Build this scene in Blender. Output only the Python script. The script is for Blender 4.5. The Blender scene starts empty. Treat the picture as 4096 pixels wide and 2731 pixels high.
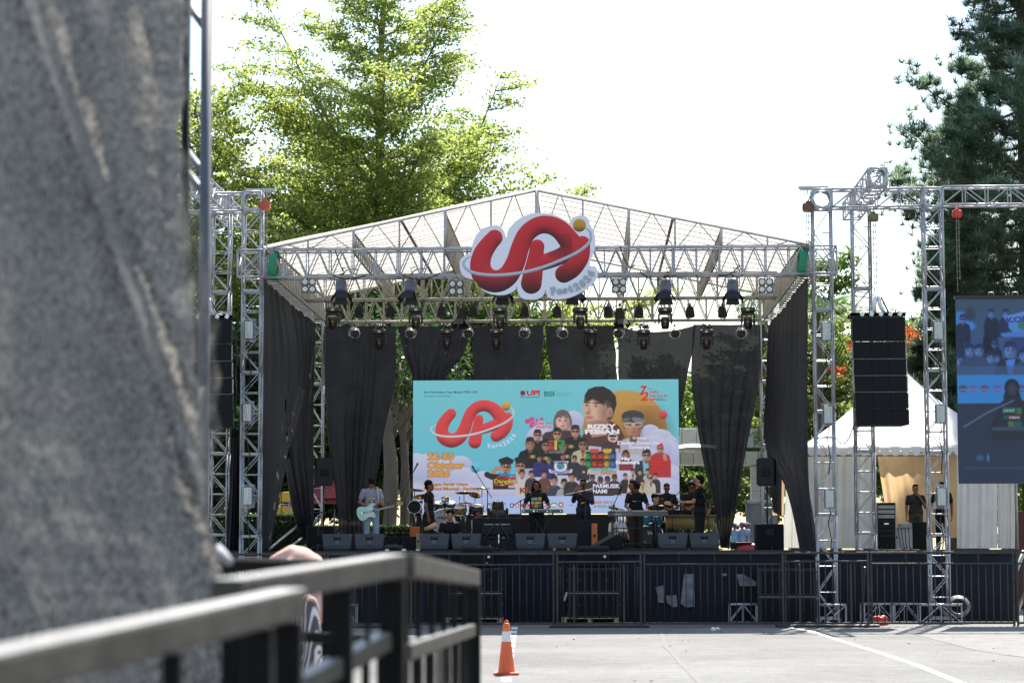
import bpy, bmesh, math, random
import numpy as np
from mathutils import Vector, Matrix, noise as mnoise

random.seed(7)
rng = np.random.default_rng(7)
R = math.radians
PI = math.pi
scene = bpy.context.scene
col = scene.collection

# ------------------------------------------------------------------ camera
FPX = 9200.0
CX, CY = 2048.0, 1365.5
CAMZ = 1.62
PITCH = math.atan((2198 - CY) / FPX)
YAW = R(1.94)
ROLL = R(0.15)
camd = bpy.data.cameras.new('camera')
cam = bpy.data.objects.new('camera', camd)
col.objects.link(cam)
camd.sensor_width = 36.0
camd.lens = FPX / 4096.0 * 36.0
camd.clip_start = 0.1
camd.clip_end = 3000.0
camd.dof.use_dof = True
camd.dof.focus_distance = 54.0
camd.dof.aperture_fstop = 4.0
ROT = Matrix.Rotation(YAW, 3, 'Z') @ Matrix.Rotation(PI / 2 + PITCH, 3, 'X') @ Matrix.Rotation(-ROLL, 3, 'Z')
cam.matrix_world = Matrix.Translation((0, 0, CAMZ)) @ ROT.to_4x4()
scene.camera = cam

# ------------------------------------------------------------------ world and sun
SUN_EL, SUN_AZ = R(56), R(14)
wd = bpy.data.worlds.new('World')
scene.world = wd
wd.use_nodes = True
wn = wd.node_tree
wn.nodes.clear()
sky = wn.nodes.new('ShaderNodeTexSky')
sky.sky_type = 'NISHITA'
sky.sun_disc = False
sky.sun_elevation = SUN_EL
sky.sun_rotation = SUN_AZ
sky.air_density = 1.3
sky.dust_density = 1.2
sky.ozone_density = 1.0
bg = wn.nodes.new('ShaderNodeBackground')
bg.inputs['Strength'].default_value = 0.095
wo = wn.nodes.new('ShaderNodeOutputWorld')
wn.links.new(sky.outputs[0], bg.inputs['Color'])
wn.links.new(bg.outputs[0], wo.inputs['Surface'])
sund = bpy.data.lights.new('sun', 'SUN')
sund.energy = 5.0
sund.angle = R(0.53)
sund.color = (1.0, 0.95, 0.86)
sun = bpy.data.objects.new('sun', sund)
col.objects.link(sun)
sdir = Vector((math.sin(SUN_AZ) * math.cos(SUN_EL), math.cos(SUN_AZ) * math.cos(SUN_EL), math.sin(SUN_EL)))
sun.rotation_euler = sdir.to_track_quat('Z', 'Y').to_euler()
sun.location = (0, 0, 40)
vs = scene.view_settings
vs.view_transform = 'Standard'
vs.look = 'None'
vs.exposure = 1.5
vs.gamma = 1.0
vs.use_curve_mapping = False
scene.render.engine = 'CYCLES'
scene.cycles.max_bounces = 7
scene.cycles.diffuse_bounces = 4
scene.cycles.glossy_bounces = 3
scene.cycles.transmission_bounces = 5
scene.cycles.transparent_max_bounces = 16
scene.cycles.use_denoising = True

# ------------------------------------------------------------------ coordinates
def at(px, py, Y):
    """the world point at depth Y seen at photograph pixel (px, py)"""
    d = ROT @ Vector(((px - CX) / FPX, (CY - py) / FPX, -1.0))
    t = Y / d.y
    return Vector((d.x * t, Y, CAMZ + d.z * t))

def xa(px, Y, py=2000):
    return at(px, py, Y).x

def za(py, Y, px=2048):
    return at(px, py, Y).z

# ------------------------------------------------------------------ materials
MATS = {}
def srgb(r, g, b):
    f = lambda c: (c / 255) / 12.92 if c / 255 <= 0.04045 else ((c / 255 + 0.055) / 1.055) ** 2.4
    return (f(r), f(g), f(b))

def mat(name, color, rough=0.6, metal=0.0, var=0.0, scale=8.0, bump=0.0, bscale=60.0, spec=0.5, transl=0.0, alpha=1.0, emit=None, estr=1.0, stretch=None, sheen=0.0):
    """principled material whose colour, gloss and fine relief vary with object-space noise"""
    if name in MATS:
        return MATS[name]
    m = bpy.data.materials.new(name)
    m.use_nodes = True
    nt = m.node_tree
    N, L = nt.nodes, nt.links
    p = N['Principled BSDF']
    out = N['Material Output']
    p.inputs['Base Color'].default_value = (*color, 1)
    p.inputs['Roughness'].default_value = rough
    p.inputs['Metallic'].default_value = metal
    p.inputs['Specular IOR Level'].default_value = spec
    tc = N.new('ShaderNodeTexCoord')
    src = tc.outputs['Object']
    if stretch:
        mp = N.new('ShaderNodeMapping')
        mp.inputs['Scale'].default_value = stretch
        L.new(src, mp.inputs['Vector'])
        src = mp.outputs[0]
    if var > 0:
        nz = N.new('ShaderNodeTexNoise')
        nz.inputs['Scale'].default_value = scale
        nz.inputs['Detail'].default_value = 5
        nz.inputs['Roughness'].default_value = 0.65
        L.new(src, nz.inputs['Vector'])
        mr = N.new('ShaderNodeMapRange')
        mr.inputs['From Min'].default_value = 0.3
        mr.inputs['From Max'].default_value = 0.7
        mr.inputs['To Min'].default_value = 1 - var
        mr.inputs['To Max'].default_value = 1 + var
        L.new(nz.outputs['Fac'], mr.inputs['Value'])
        mx = N.new('ShaderNodeVectorMath')
        mx.operation = 'SCALE'
        mx.inputs[0].default_value = color
        L.new(mr.outputs[0], mx.inputs['Scale'])
        L.new(mx.outputs[0], p.inputs['Base Color'])
        mr2 = N.new('ShaderNodeMapRange')
        mr2.inputs['To Min'].default_value = max(0.05, rough - 0.12)
        mr2.inputs['To Max'].default_value = min(1.0, rough + 0.12)
        L.new(nz.outputs['Fac'], mr2.inputs['Value'])
        L.new(mr2.outputs[0], p.inputs['Roughness'])
    if bump > 0:
        nb = N.new('ShaderNodeTexNoise')
        nb.inputs['Scale'].default_value = bscale
        nb.inputs['Detail'].default_value = 4
        L.new(src, nb.inputs['Vector'])
        bp = N.new('ShaderNodeBump')
        bp.inputs['Strength'].default_value = bump
        bp.inputs['Distance'].default_value = 0.01
        L.new(nb.outputs['Fac'], bp.inputs['Height'])
        L.new(bp.outputs[0], p.inputs['Normal'])
    if emit:
        p.inputs['Emission Color'].default_value = (*emit, 1)
        p.inputs['Emission Strength'].default_value = estr
    if sheen:
        p.inputs['Sheen Weight'].default_value = sheen
    sh = p.outputs[0]
    if transl > 0:
        tr = N.new('ShaderNodeBsdfTranslucent')
        tr.inputs['Color'].default_value = (*color, 1)
        if var > 0:
            L.new(mx.outputs[0], tr.inputs['Color'])
        ms = N.new('ShaderNodeMixShader')
        ms.inputs[0].default_value = transl
        L.new(sh, ms.inputs[1]); L.new(tr.outputs[0], ms.inputs[2])
        sh = ms.outputs[0]
    if alpha < 1:
        ta = N.new('ShaderNodeBsdfTransparent')
        ms = N.new('ShaderNodeMixShader')
        ms.inputs[0].default_value = alpha
        L.new(ta.outputs[0], ms.inputs[1]); L.new(sh, ms.inputs[2])
        sh = ms.outputs[0]
    L.new(sh, out.inputs['Surface'])
    MATS[name] = m
    return m

def screen_mat(name, color, estr=1.0):
    """a lit LED pixel colour: the screen gives off this light"""
    if name in MATS:
        return MATS[name]
    m = bpy.data.materials.new(name)
    m.use_nodes = True
    p = m.node_tree.nodes['Principled BSDF']
    p.inputs['Base Color'].default_value = (0.01, 0.01, 0.01, 1)
    p.inputs['Roughness'].default_value = 0.6
    p.inputs['Emission Color'].default_value = (*color, 1)
    p.inputs['Emission Strength'].default_value = estr
    MATS[name] = m
    return m

# ------------------------------------------------------------------ mesh building
class MB:
    def __init__(self):
        self.v, self.f, self.mi, self.sm = [], [], [], []
    def add(self, verts, faces, mi=0, smooth=False):
        o = len(self.v)
        self.v.extend([tuple(p) for p in verts])
        for fc in faces:
            self.f.append([i + o for i in fc]); self.mi.append(mi); self.sm.append(smooth)
        return self
    def box(self, c, s, rot=None, mi=0, taper=None):
        c = Vector(c); hx, hy, hz = s[0] / 2, s[1] / 2, s[2] / 2
        vs_ = []
        for z in (-hz, hz):
            k = 1.0 if (taper is None or z < 0) else taper
            for x, y in ((-hx, -hy), (hx, -hy), (hx, hy), (-hx, hy)):
                q = Vector((x * k, y * k, z))
                if rot is not None: q = rot @ q
                vs_.append(c + q)
        return self.add(vs_, [(3, 2, 1, 0), (4, 5, 6, 7), (0, 1, 5, 4), (1, 2, 6, 5), (2, 3, 7, 6), (3, 0, 4, 7)], mi)
    def bbox(self, c, s, b=0.01, rot=None, mi=0):
        """box with chamfered edges"""
        bm = bmesh.new()
        bmesh.ops.create_cube(bm, size=1)
        for v in bm.verts: v.co = Vector((v.co.x * s[0], v.co.y * s[1], v.co.z * s[2]))
        bmesh.ops.bevel(bm, geom=list(bm.edges), offset=min(b, min(s) * 0.45), segments=2, profile=0.5, affect='EDGES')
        c = Vector(c)
        bm.verts.index_update()
        vs_ = [c + (rot @ v.co if rot is not None else v.co) for v in bm.verts]
        fs = [[v.index for v in f.verts] for f in bm.faces]
        bm.free()
        return self.add(vs_, fs, mi)
    def cyl(self, a, b, r, n=8, r2=None, caps=True, mi=0, smooth=True):
        a, b = Vector(a), Vector(b)
        d = b - a
        if d.length < 1e-7: return self
        q = d.to_track_quat('Z', 'Y')
        r2 = r if r2 is None else r2
        vs_ = []
        for base, rr in ((a, r), (b, r2)):
            for i in range(n):
                t = 2 * PI * i / n
                vs_.append(base + q @ Vector((math.cos(t) * rr, math.sin(t) * rr, 0)))
        fs = [(i, (i + 1) % n, n + (i + 1) % n, n + i) for i in range(n)]
        self.add(vs_, fs, mi, smooth)
        if caps:
            o = len(self.v) - 2 * n
            self.f.append([o + i for i in range(n)][::-1]); self.mi.append(mi); self.sm.append(False)
            self.f.append([o + n + i for i in range(n)]); self.mi.append(mi); self.sm.append(False)
        return self
    def tube(self, pts, r, n=6, caps=True, mi=0):
        pts = [Vector(p) for p in pts]
        m = len(pts)
        rs = r if isinstance(r, (list, tuple)) else [r] * m
        vs_ = []
        up = None
        for i, p in enumerate(pts):
            t = (pts[min(i + 1, m - 1)] - pts[max(i - 1, 0)]).normalized()
            if up is None:
                up = t.orthogonal().normalized()
            up = (up - t * up.dot(t))
            if up.length < 1e-6: up = t.orthogonal()
            up.normalize()
            sd = t.cross(up)
            for k in range(n):
                a = 2 * PI * k / n
                vs_.append(p + (up * math.cos(a) + sd * math.sin(a)) * rs[i])
        fs = []
        for i in range(m - 1):
            for k in range(n):
                fs.append((i * n + k, i * n + (k + 1) % n, (i + 1) * n + (k + 1) % n, (i + 1) * n + k))
        self.add(vs_, fs, mi, True)
        if caps:
            o = len(self.v) - m * n
            self.f.append([o + k for k in range(n)][::-1]); self.mi.append(mi); self.sm.append(False)
            self.f.append([o + (m - 1) * n + k for k in range(n)]); self.mi.append(mi); self.sm.append(False)
        return self
    def ball(self, c, r, nu=10, nv=6, rot=None, mi=0):
        c = Vector(c)
        r = Vector((r, r, r)) if not hasattr(r, '__len__') else Vector(r)
        vs_ = []
        for j in range(1, nv):
            th = PI * j / nv
            for i in range(nu):
                ph = 2 * PI * i / nu
                q = Vector((math.sin(th) * math.cos(ph) * r.x, math.sin(th) * math.sin(ph) * r.y, math.cos(th) * r.z))
                vs_.append(c + (rot @ q if rot is not None else q))
        top, bot = Vector((0, 0, r.z)), Vector((0, 0, -r.z))
        vs_.append(c + (rot @ top if rot is not None else top)); vs_.append(c + (rot @ bot if rot is not None else bot))
        fs = []
        for j in range(nv - 2):
            for i in range(nu):
                a = j * nu + i; b = j * nu + (i + 1) % nu
                fs.append((a, a + nu, b + nu, b))
        T, B = len(vs_) - 2, len(vs_) - 1
        for i in range(nu):
            fs.append((T, i, (i + 1) % nu))
            fs.append((B, (nv - 2) * nu + (i + 1) % nu, (nv - 2) * nu + i))
        return self.add(vs_, fs, mi, True)
    def lathe(self, prof, c=(0, 0, 0), n=24, rot=None, mi=0, smooth=True, caps=True):
        c = Vector(c)
        vs_ = []
        for r, z in prof:
            for i in range(n):
                a = 2 * PI * i / n
                q = Vector((math.cos(a) * r, math.sin(a) * r, z))
                vs_.append(c + (rot @ q if rot is not None else q))
        fs = []
        for j in range(len(prof) - 1):
            for i in range(n):
                fs.append((j * n + i, j * n + (i + 1) % n, (j + 1) * n + (i + 1) % n, (j + 1) * n + i))
        self.add(vs_, fs, mi, smooth)
        if caps:
            o = len(self.v) - len(prof) * n
            if prof[0][0] > 1e-4:
                self.f.append([o + i for i in range(n)][::-1]); self.mi.append(mi); self.sm.append(False)
            if prof[-1][0] > 1e-4:
                self.f.append([o + (len(prof) - 1) * n + i for i in range(n)]); self.mi.append(mi); self.sm.append(False)
        return self
    def prism(self, poly, y0, y1, mi=0, frame=None):
        """polygon in (x, z), extruded from y0 to y1; frame maps (x, y, z) to the world"""
        n = len(poly)
        fr = frame or (lambda x, y, z: Vector((x, y, z)))
        vs_ = [fr(x, y0, z) for x, z in poly] + [fr(x, y1, z) for x, z in poly]
        fs = [list(range(n)), list(range(2 * n - 1, n - 1, -1))] + [(i, n + i, n + (i + 1) % n, (i + 1) % n) for i in range(n)]
        return self.add(vs_, fs, mi)
    def quad(self, a, b, c, d, mi=0):
        return self.add([a, b, c, d], [(0, 1, 2, 3)], mi)
    def grid(self, P, mi=0, smooth=True):
        """P: list of rows of points"""
        h, w = len(P), len(P[0])
        fs = [(j * w + i, j * w + i + 1, (j + 1) * w + i + 1, (j + 1) * w + i) for j in range(h - 1) for i in range(w - 1)]
        return self.add([p for row in P for p in row], fs, mi, smooth)
    def mesh(self, name, mats=()):
        me = bpy.data.meshes.new(name)
        me.from_pydata(self.v, [], self.f)
        for m in mats: me.materials.append(m)
        me.polygons.foreach_set('material_index', self.mi)
        me.polygons.foreach_set('use_smooth', self.sm)
        me.update()
        return me
    def build(self, name, mats, parent=None, loc=None):
        """link as one object; vertices are world coordinates unless the parent has a location, which is subtracted"""
        mats = mats if isinstance(mats, (list, tuple)) else [mats]
        off = Vector((0, 0, 0))
        if parent is not None:
            q = parent
            while q is not None:
                off += Vector(q.location); q = q.parent
        if loc is not None:
            off += Vector(loc)
        if off.length > 0 and not getattr(self, 'local', False):
            self.v = [(p[0] - off.x, p[1] - off.y, p[2] - off.z) for p in self.v]
        o = bpy.data.objects.new(name, self.mesh(name, mats))
        col.objects.link(o)
        if loc is not None: o.location = loc
        if parent is not None: o.parent = parent
        return o

def LMB():
    m = MB(); m.local = True
    return m

def tag(o, label=None, cat=None, group=None, kind=None):
    if label: o['label'] = label
    if cat: o['category'] = cat
    if group: o['group'] = group
    if kind: o['kind'] = kind
    return o

def empty(name, loc=(0, 0, 0), label=None, cat=None, group=None, rz=0.0):
    o = bpy.data.objects.new(name, None)
    o.empty_display_size = 0.2
    col.objects.link(o)
    o.location = loc
    o.rotation_euler = (0, 0, rz)
    return tag(o, label, cat, group)

def copy_tree(o, parent=None):
    c = o.copy()
    col.objects.link(c)
    c.parent = parent
    for ch in list(o.children):
        copy_tree(ch, c)
    return c

def share(name, me, parent, loc, rot=(0, 0, 0), scale=(1, 1, 1)):
    o = bpy.data.objects.new(name, me)
    col.objects.link(o)
    o.parent = parent
    o.location = loc; o.rotation_euler = rot; o.scale = scale
    return o

def text_mesh(body, size=1.0, bold=0.0, depth=0.0, spacing=1.0, align='LEFT', shear=0.0):
    cu = bpy.data.curves.new('lettering', 'FONT')
    cu.body = body; cu.size = size; cu.offset = bold; cu.extrude = depth
    cu.space_character = spacing; cu.align_x = align; cu.shear = shear
    cu.resolution_u = 3
    o = bpy.data.objects.new('lettering', cu)
    col.objects.link(o)
    bpy.context.view_layer.update()
    dg = bpy.context.evaluated_depsgraph_get()
    me = bpy.data.meshes.new_from_object(o.evaluated_get(dg))
    bpy.data.objects.remove(o)
    bpy.data.curves.remove(cu)
    return me

def fit_text(body, x0, x1, zc, h, y, material, parent, name='lettering', bold=0.0, rot=0.0, shear=0.0, depth=0.0, spacing=1.0):
    """lettering facing the camera (-Y): spans x0..x1 (parent space), centred on height zc, cap height h"""
    me = text_mesh(body, 1.0, bold, 0, spacing, shear=shear)
    n = len(me.vertices)
    co = np.empty(n * 3); me.vertices.foreach_get('co', co); co = co.reshape(-1, 3)
    mn, mx_ = co.min(0), co.max(0)
    sx = (x1 - x0) / (mx_[0] - mn[0]); sz = h / 0.72
    cx = (mn[0] + mx_[0]) / 2
    lx = (co[:, 0] - cx) * sx; lz = (co[:, 1] - 0.36) * sz
    c, s = math.cos(rot), math.sin(rot)
    new = np.stack([(x0 + x1) / 2 + lx * c - lz * s, np.full(n, y), zc + lx * s + lz * c], 1)
    me.vertices.foreach_set('co', new.ravel()); me.update()
    me.materials.append(material)
    o = bpy.data.objects.new(name, me)
    col.objects.link(o)
    o.parent = parent
    return o

def img_mat(name, arr, rough=0.6, emit=0.0, spec=0.3):
    """material from a picture computed in this script (arr: h x w x 3, display values, row 0 at the top)"""
    h, w = arr.shape[:2]
    im = bpy.data.images.new(name, w, h, alpha=False, float_buffer=False)
    px = np.ones((h, w, 4), np.float32)
    px[:, :, :3] = np.clip(arr[::-1], 0, 1)
    im.pixels.foreach_set(px.ravel()); im.update(); im.pack()
    m = bpy.data.materials.new(name); m.use_nodes = True
    N, L = m.node_tree.nodes, m.node_tree.links
    p = N['Principled BSDF']
    t = N.new('ShaderNodeTexImage'); t.image = im; t.extension = 'EXTEND'
    uv = N.new('ShaderNodeUVMap'); uv.uv_map = 'UVMap'
    L.new(uv.outputs[0], t.inputs[0])
    p.inputs['Roughness'].default_value = rough
    p.inputs['Specular IOR Level'].default_value = spec
    if emit > 0:
        p.inputs['Base Color'].default_value = (0.01, 0.01, 0.01, 1)
        L.new(t.outputs[0], p.inputs['Emission Color'])
        p.inputs['Emission Strength'].default_value = emit
    else:
        L.new(t.outputs[0], p.inputs['Base Color'])
    return m

def planar_uv(o, x0, x1, z0, z1):
    me = o.data
    uv = me.uv_layers.new(name='UVMap')
    for lp in me.loops:
        v = me.vertices[lp.vertex_index].co
        uv.data[lp.index].uv = ((v.x - x0) / (x1 - x0), (v.z - z0) / (z1 - z0))

# shared materials
STEEL = mat('galvanised_steel', (0.37, 0.375, 0.395), 0.42, 0.45, 0.22, 5, 0.05, 90)
STEEL_OLD = mat('weathered_aluminium', (0.34, 0.335, 0.32), 0.5, 0.45, 0.22, 5)
STEEL_CANOPY_LIT = mat('canopy_lit_truss', (0.31, 0.295, 0.26), 0.5, 0.25, 0.15, 5)  # truss metal with the warm light under the cream canopy put into its colour
PLATE = mat('scuffed_aluminium_plate', (0.40, 0.41, 0.43), 0.42, 0.6, 0.25, 14)
DARKSTEEL = mat('black_painted_steel', (0.022, 0.022, 0.024), 0.45, 0.2, 0.35, 12)
RUSTY = mat('worn_dark_steel', (0.05, 0.043, 0.04), 0.55, 0.4, 0.45, 9)
BLACKPLAST = mat('black_plastic', (0.017, 0.018, 0.021), 0.6, 0.0, 0.2, 30, 0.15, 260, spec=.25)
SPEAKER = mat('textured_speaker_shell', (0.034, 0.037, 0.048), 0.55, 0.0, 0.15, 30, 0.2, 300)
CABINET = mat('black_speaker_paint', (0.0095, 0.0095, 0.011), 0.65, 0.0, 0.3, 14, 0.15, 200, spec=.22)
GRILLE = mat('black_speaker_grille', (0.0075, 0.0075, 0.009), 0.75, 0.0, 0.3, 90, spec=.2)
CHROME = mat('chrome', (0.7, 0.71, 0.73), 0.14, 1.0, 0.08, 20)
CABLE = mat('black_rubber_cable', (0.012, 0.012, 0.012), 0.5, 0, 0.2, 20)
CHAIN = mat('oiled_chain_steel', (0.16, 0.14, 0.12), 0.4, 0.8, 0.3, 40)
ORANGE = mat('orange_hoist_paint', (0.42, 0.085, 0.03), 0.5, 0, 0.3, 18)
FILM = mat('clear_plastic_film', (0.75, 0.77, 0.8), 0.18, 0, 0.1, 30, 0.5, 60, alpha=0.13)
WOOD = mat('raw_pallet_wood', (0.34, 0.23, 0.13), 0.75, 0, 0.3, 6, 0.2, 50, stretch=(1, 8, 8))
WHITEPAINT = mat('white_paint', (0.72, 0.72, 0.70), 0.6, 0, 0.06, 10)
# ================================================================== GROUND
def asphalt_mat():
    m = bpy.data.materials.new('sun_bleached_asphalt'); m.use_nodes = True
    N, L = m.node_tree.nodes, m.node_tree.links
    p = N['Principled BSDF']
    tc = N.new('ShaderNodeTexCoord')
    def nz(scale, det=6, rough=0.6):
        n = N.new('ShaderNodeTexNoise'); n.inputs['Scale'].default_value = scale
        n.inputs['Detail'].default_value = det; n.inputs['Roughness'].default_value = rough
        L.new(tc.outputs['Object'], n.inputs['Vector']); return n
    a, b, c = nz(0.25), nz(3.0), nz(17, 8, 0.8)
    vo = N.new('ShaderNodeTexVoronoi'); vo.inputs['Scale'].default_value = 70
    L.new(tc.outputs['Object'], vo.inputs['Vector'])
    def ramp(src, lo, hi, c0, c1):
        r = N.new('ShaderNodeValToRGB')
        r.color_ramp.elements[0].position = lo; r.color_ramp.elements[1].position = hi
        r.color_ramp.elements[0].color = (*c0, 1); r.color_ramp.elements[1].color = (*c1, 1)
        L.new(src, r.inputs[0]); return r
    r1 = ramp(a.outputs['Fac'], 0.35, 0.7, (0.135, 0.132, 0.128), (0.20, 0.197, 0.19))
    r2 = ramp(b.outputs['Fac'], 0.3, 0.75, (0.8, 0.8, 0.8), (1.1, 1.1, 1.1))
    r3 = ramp(c.outputs['Fac'], 0.3, 0.72, (0.55, 0.55, 0.56), (1.32, 1.32, 1.3))
    m1 = N.new('ShaderNodeMix'); m1.data_type = 'RGBA'; m1.blend_type = 'MULTIPLY'; m1.inputs[0].default_value = 1
    L.new(r1.outputs[0], m1.inputs[6]); L.new(r2.outputs[0], m1.inputs[7])
    m2 = N.new('ShaderNodeMix'); m2.data_type = 'RGBA'; m2.blend_type = 'MULTIPLY'; m2.inputs[0].default_value = 1
    L.new(m1.outputs[2], m2.inputs[6]); L.new(r3.outputs[0], m2.inputs[7])
    L.new(m2.outputs[2], p.inputs['Base Color'])
    p.inputs['Roughness'].default_value = 0.9
    p.inputs['Specular IOR Level'].default_value = 0.25
    bp = N.new('ShaderNodeBump'); bp.inputs['Strength'].default_value = 0.5; bp.inputs['Distance'].default_value = 0.01
    L.new(vo.outputs['Distance'], bp.inputs['Height']); L.new(bp.outputs[0], p.inputs['Normal'])
    return m
g = MB().quad((-900, -60, 0), (900, -60, 0), (900, 1600, 0), (-900, 1600, 0)).build('ground', asphalt_mat())
tag(g, kind='structure')
LINEPAINT = mat('worn_white_road_paint', (0.66, 0.66, 0.63), 0.8, 0, 0.22, 9)
CONCRETE = mat('pale_concrete', (0.175, 0.172, 0.165), 0.9, 0, 0.22, 2.0, 0.2, 40, spec=.1)
SEAMTAR = mat('dark_asphalt_seam', (0.12, 0.115, 0.11), 0.9, 0, 0.4, 12)
def gpt(px, py, z=0.0):
    d = ROT @ Vector(((px - CX) / FPX, (CY - py) / FPX, -1.0))
    t = (z - CAMZ) / d.z
    return Vector((d.x * t, d.y * t, z))
# curved white parking line
pts = [(3150, 2506), (3245, 2523), (3370, 2563), (3500, 2602), (3660, 2655), (3850, 2731), (4000, 2795)]
mb = MB(); rows = []
for k, (x, y) in enumerate(pts):
    a = gpt(x, y, 0.004); b = gpt(pts[min(k + 1, len(pts) - 1)][0], pts[min(k + 1, len(pts) - 1)][1], 0.004)
    c = gpt(pts[max(k - 1, 0)][0], pts[max(k - 1, 0)][1], 0.004)
    t = (b - c).normalized(); n = Vector((-t.y, t.x, 0)) * 0.055
    rows.append([a - n, a + n])
mb.grid(rows)
tag(mb.build('parking_line', LINEPAINT), kind='structure')
# ladder-like dashes behind the cone
mb = MB()
for k in range(15):
    y = 2506 + k * 15 + k * k * 0.55
    xc = 2058 - k * 3.3
    a, b = gpt(xc - 13 - k * .7, y), gpt(xc + 13 + k * .7, y)
    a2, b2 = gpt(xc - 13.5 - k * .7, y + 10 + k * .5), gpt(xc + 12.5 + k * .7, y + 10 + k * .5)
    for q in (a, b, a2, b2): q.z = 0.004
    mb.quad(a2, b2, b, a)
tag(mb.build('road_marking_dashes', LINEPAINT), kind='structure')
# paler concrete apron at the right
mb = MB()
P0 = [gpt(x, y, 0.004) for x, y in ((3560, 2512), (3640, 2530), (3760, 2562), (3900, 2598), (4000, 2615), (4300, 2650))]
P1 = [Vector((p.x + 0.6 + 6 * (i == len(P0) - 1), 60, 0.004)) for i, p in enumerate(P0)]
mb.grid([P0, P1], smooth=False)
tag(mb.build('concrete_apron', CONCRETE), kind='structure')
# repaired seam running across the asphalt
mb = MB(); rows = []
sp = [(2645, 2525), (2650, 2552), (2662, 2580), (2690, 2612), (2730, 2655), (2775, 2700), (2830, 2760)]
for k, (x, y) in enumerate(sp):
    a = gpt(x, y, 0.004); w = 0.03 + 0.03 * random.random()
    rows.append([a + Vector((-w, 0, 0)), a + Vector((w, 0, 0))])
mb.grid(rows)
tag(mb.build('road_seam', SEAMTAR), kind='structure')
mb = MB(); rows = []
for k, (x, y) in enumerate([(3560, 2512), (3640, 2530), (3760, 2562), (3900, 2598), (4000, 2615), (4300, 2650)]):
    a = gpt(x, y, 0.008)
    rows.append([a + Vector((0, -0.02, 0)), a + Vector((0, 0.03, 0))])
mb.grid(rows)
tag(mb.build('road_apron_joint', SEAMTAR), kind='structure')

# ================================================================== TRUSS BUILDERS
def lace_section(L_, w, h, bay, cr, lr, style, plates):
    """one bolted section along +Z from 0 to L_: returns (lacing mesh builder, chord mesh builder)"""
    mb = LMB()
    n = max(1, round(L_ / bay)); b = L_ / n
    hw, hh = w / 2, h / 2
    faces = [((-hw, -hh), (hw, -hh)), ((hw, hh), (-hw, hh)), ((-hw, hh), (-hw, -hh)), ((hw, -hh), (hw, hh))]
    for fi, (p, q) in enumerate(faces):
        for i in range(n + 1):
            z = i * b
            if i in (0, n): z = 0.02 if i == 0 else L_ - 0.02
            mb.cyl((*p, z), (*q, z), lr * 1.05, 6, caps=False)
        for i in range(n):
            z0, z1 = i * b, (i + 1) * b
            if style == 'X':
                s = (i + fi) % 2
                a, c = (p, q) if s else (q, p)
                mb.cyl((*a, z0), (*c, z1), lr, 6, caps=False)
            elif fi > 1:   # V: apex at mid bay on the upper chord
                p, q = ((p[0], -hh), (p[0], hh))
                zm = (z0 + z1) / 2
                mb.cyl((*p, z0), (*q, zm), lr, 6, caps=False)
                mb.cyl((*q, zm), (*p, z1), lr, 6, caps=False)
    if plates:
        for z in (0.008, L_ - 0.008):
            for (p, q) in faces:
                c = Vector(((p[0] + q[0]) / 2, (p[1] + q[1]) / 2, z))
                s = (abs(q[0] - p[0]) + 0.05, abs(q[1] - p[1]) + 0.05)
                mb.box(c, (max(s[0] if abs(q[0] - p[0]) > 0.01 else 0.05, 0.05), max(s[1] if abs(q[1] - p[1]) > 0.01 else 0.05, 0.05), 0.012))
    ch = LMB().cyl((0, 0, 0.001), (0, 0, L_ - 0.001), cr, 8)
    return mb, ch

def truss(parent, a, b, across, w, h, bay, cr=0.024, lr=0.012, style='X', sec=2.0, material=None, plates=True):
    """box truss of bolted sections from a to b (in the parent's space); `across` is the direction of the width w"""
    a, b = Vector(a), Vector(b)
    d = b - a; Ln = d.length; z = d.normalized()
    x = (Vector(across) - z * Vector(across).dot(z)).normalized(); y = z.cross(x)
    M = Matrix((x, y, z)).transposed()
    eul = M.to_euler()
    n = max(1, round(Ln / sec)); L_ = Ln / n
    mbs, chs = lace_section(L_, w, h, bay, cr, lr, style, plates)
    ms = mbs.mesh('truss_section', [material]); mc = chs.mesh('chord', [material])
    for i in range(n):
        s = share('truss_section', ms, parent, a + z * (L_ * i), eul)
        for sx in (-1, 1):
            for sy in (-1, 1):
                share('chord', mc, s, (sx * w / 2, sy * h / 2, 0))

def corner_block(parent, c, s, material):
    """plated corner cube with an octagonal hole in each side"""
    mb = MB(); mb.local = True
    c = Vector(c)
    k = s / 2
    outer = [(-k, -k), (k, -k), (k, k), (-k, k)]
    o8 = [(-k, -k), (0, -k), (k, -k), (k, 0), (k, k), (0, k), (-k, k), (-k, 0)]
    r = s * 0.455
    i8 = [(r * 1.02 * math.cos(R(225 + 45 * i)), r * 1.02 * math.sin(R(225 + 45 * i))) for i in range(8)]
    for ax in range(3):
        for sg in (-1, 1):
            vs_ = []
            for t in (0, 0.012):
                for pl in (o8, i8):
                    for u, v in pl:
                        q = [0, 0, 0]; q[ax] = sg * (k + t * 0.5); q[(ax + 1) % 3] = u * (1 if t == 0 else 1); q[(ax + 2) % 3] = v
                        vs_.append(c + Vector(q))
            fs = []
            for i in range(8):
                j = (i + 1) % 8
                fs += [(16 + i, 16 + j, 24 + j, 24 + i), (8 + i, 8 + j, 24 + j, 24 + i)]
            mb.add(vs_, fs)
    for sx in (-1, 1):
        for sy in (-1, 1):
            mb.cyl(c + Vector((sx * k, sy * k, -k)), c + Vector((sx * k, sy * k, k)), 0.022, 8)
            mb.cyl(c + Vector((sx * k, -k, sy * k)), c + Vector((sx * k, k, sy * k)), 0.02, 8)
            mb.cyl(c + Vector((-k, sx * k, sy * k)), c + Vector((k, sx * k, sy * k)), 0.02, 8)
    return mb.build('corner_block', material, parent)

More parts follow.
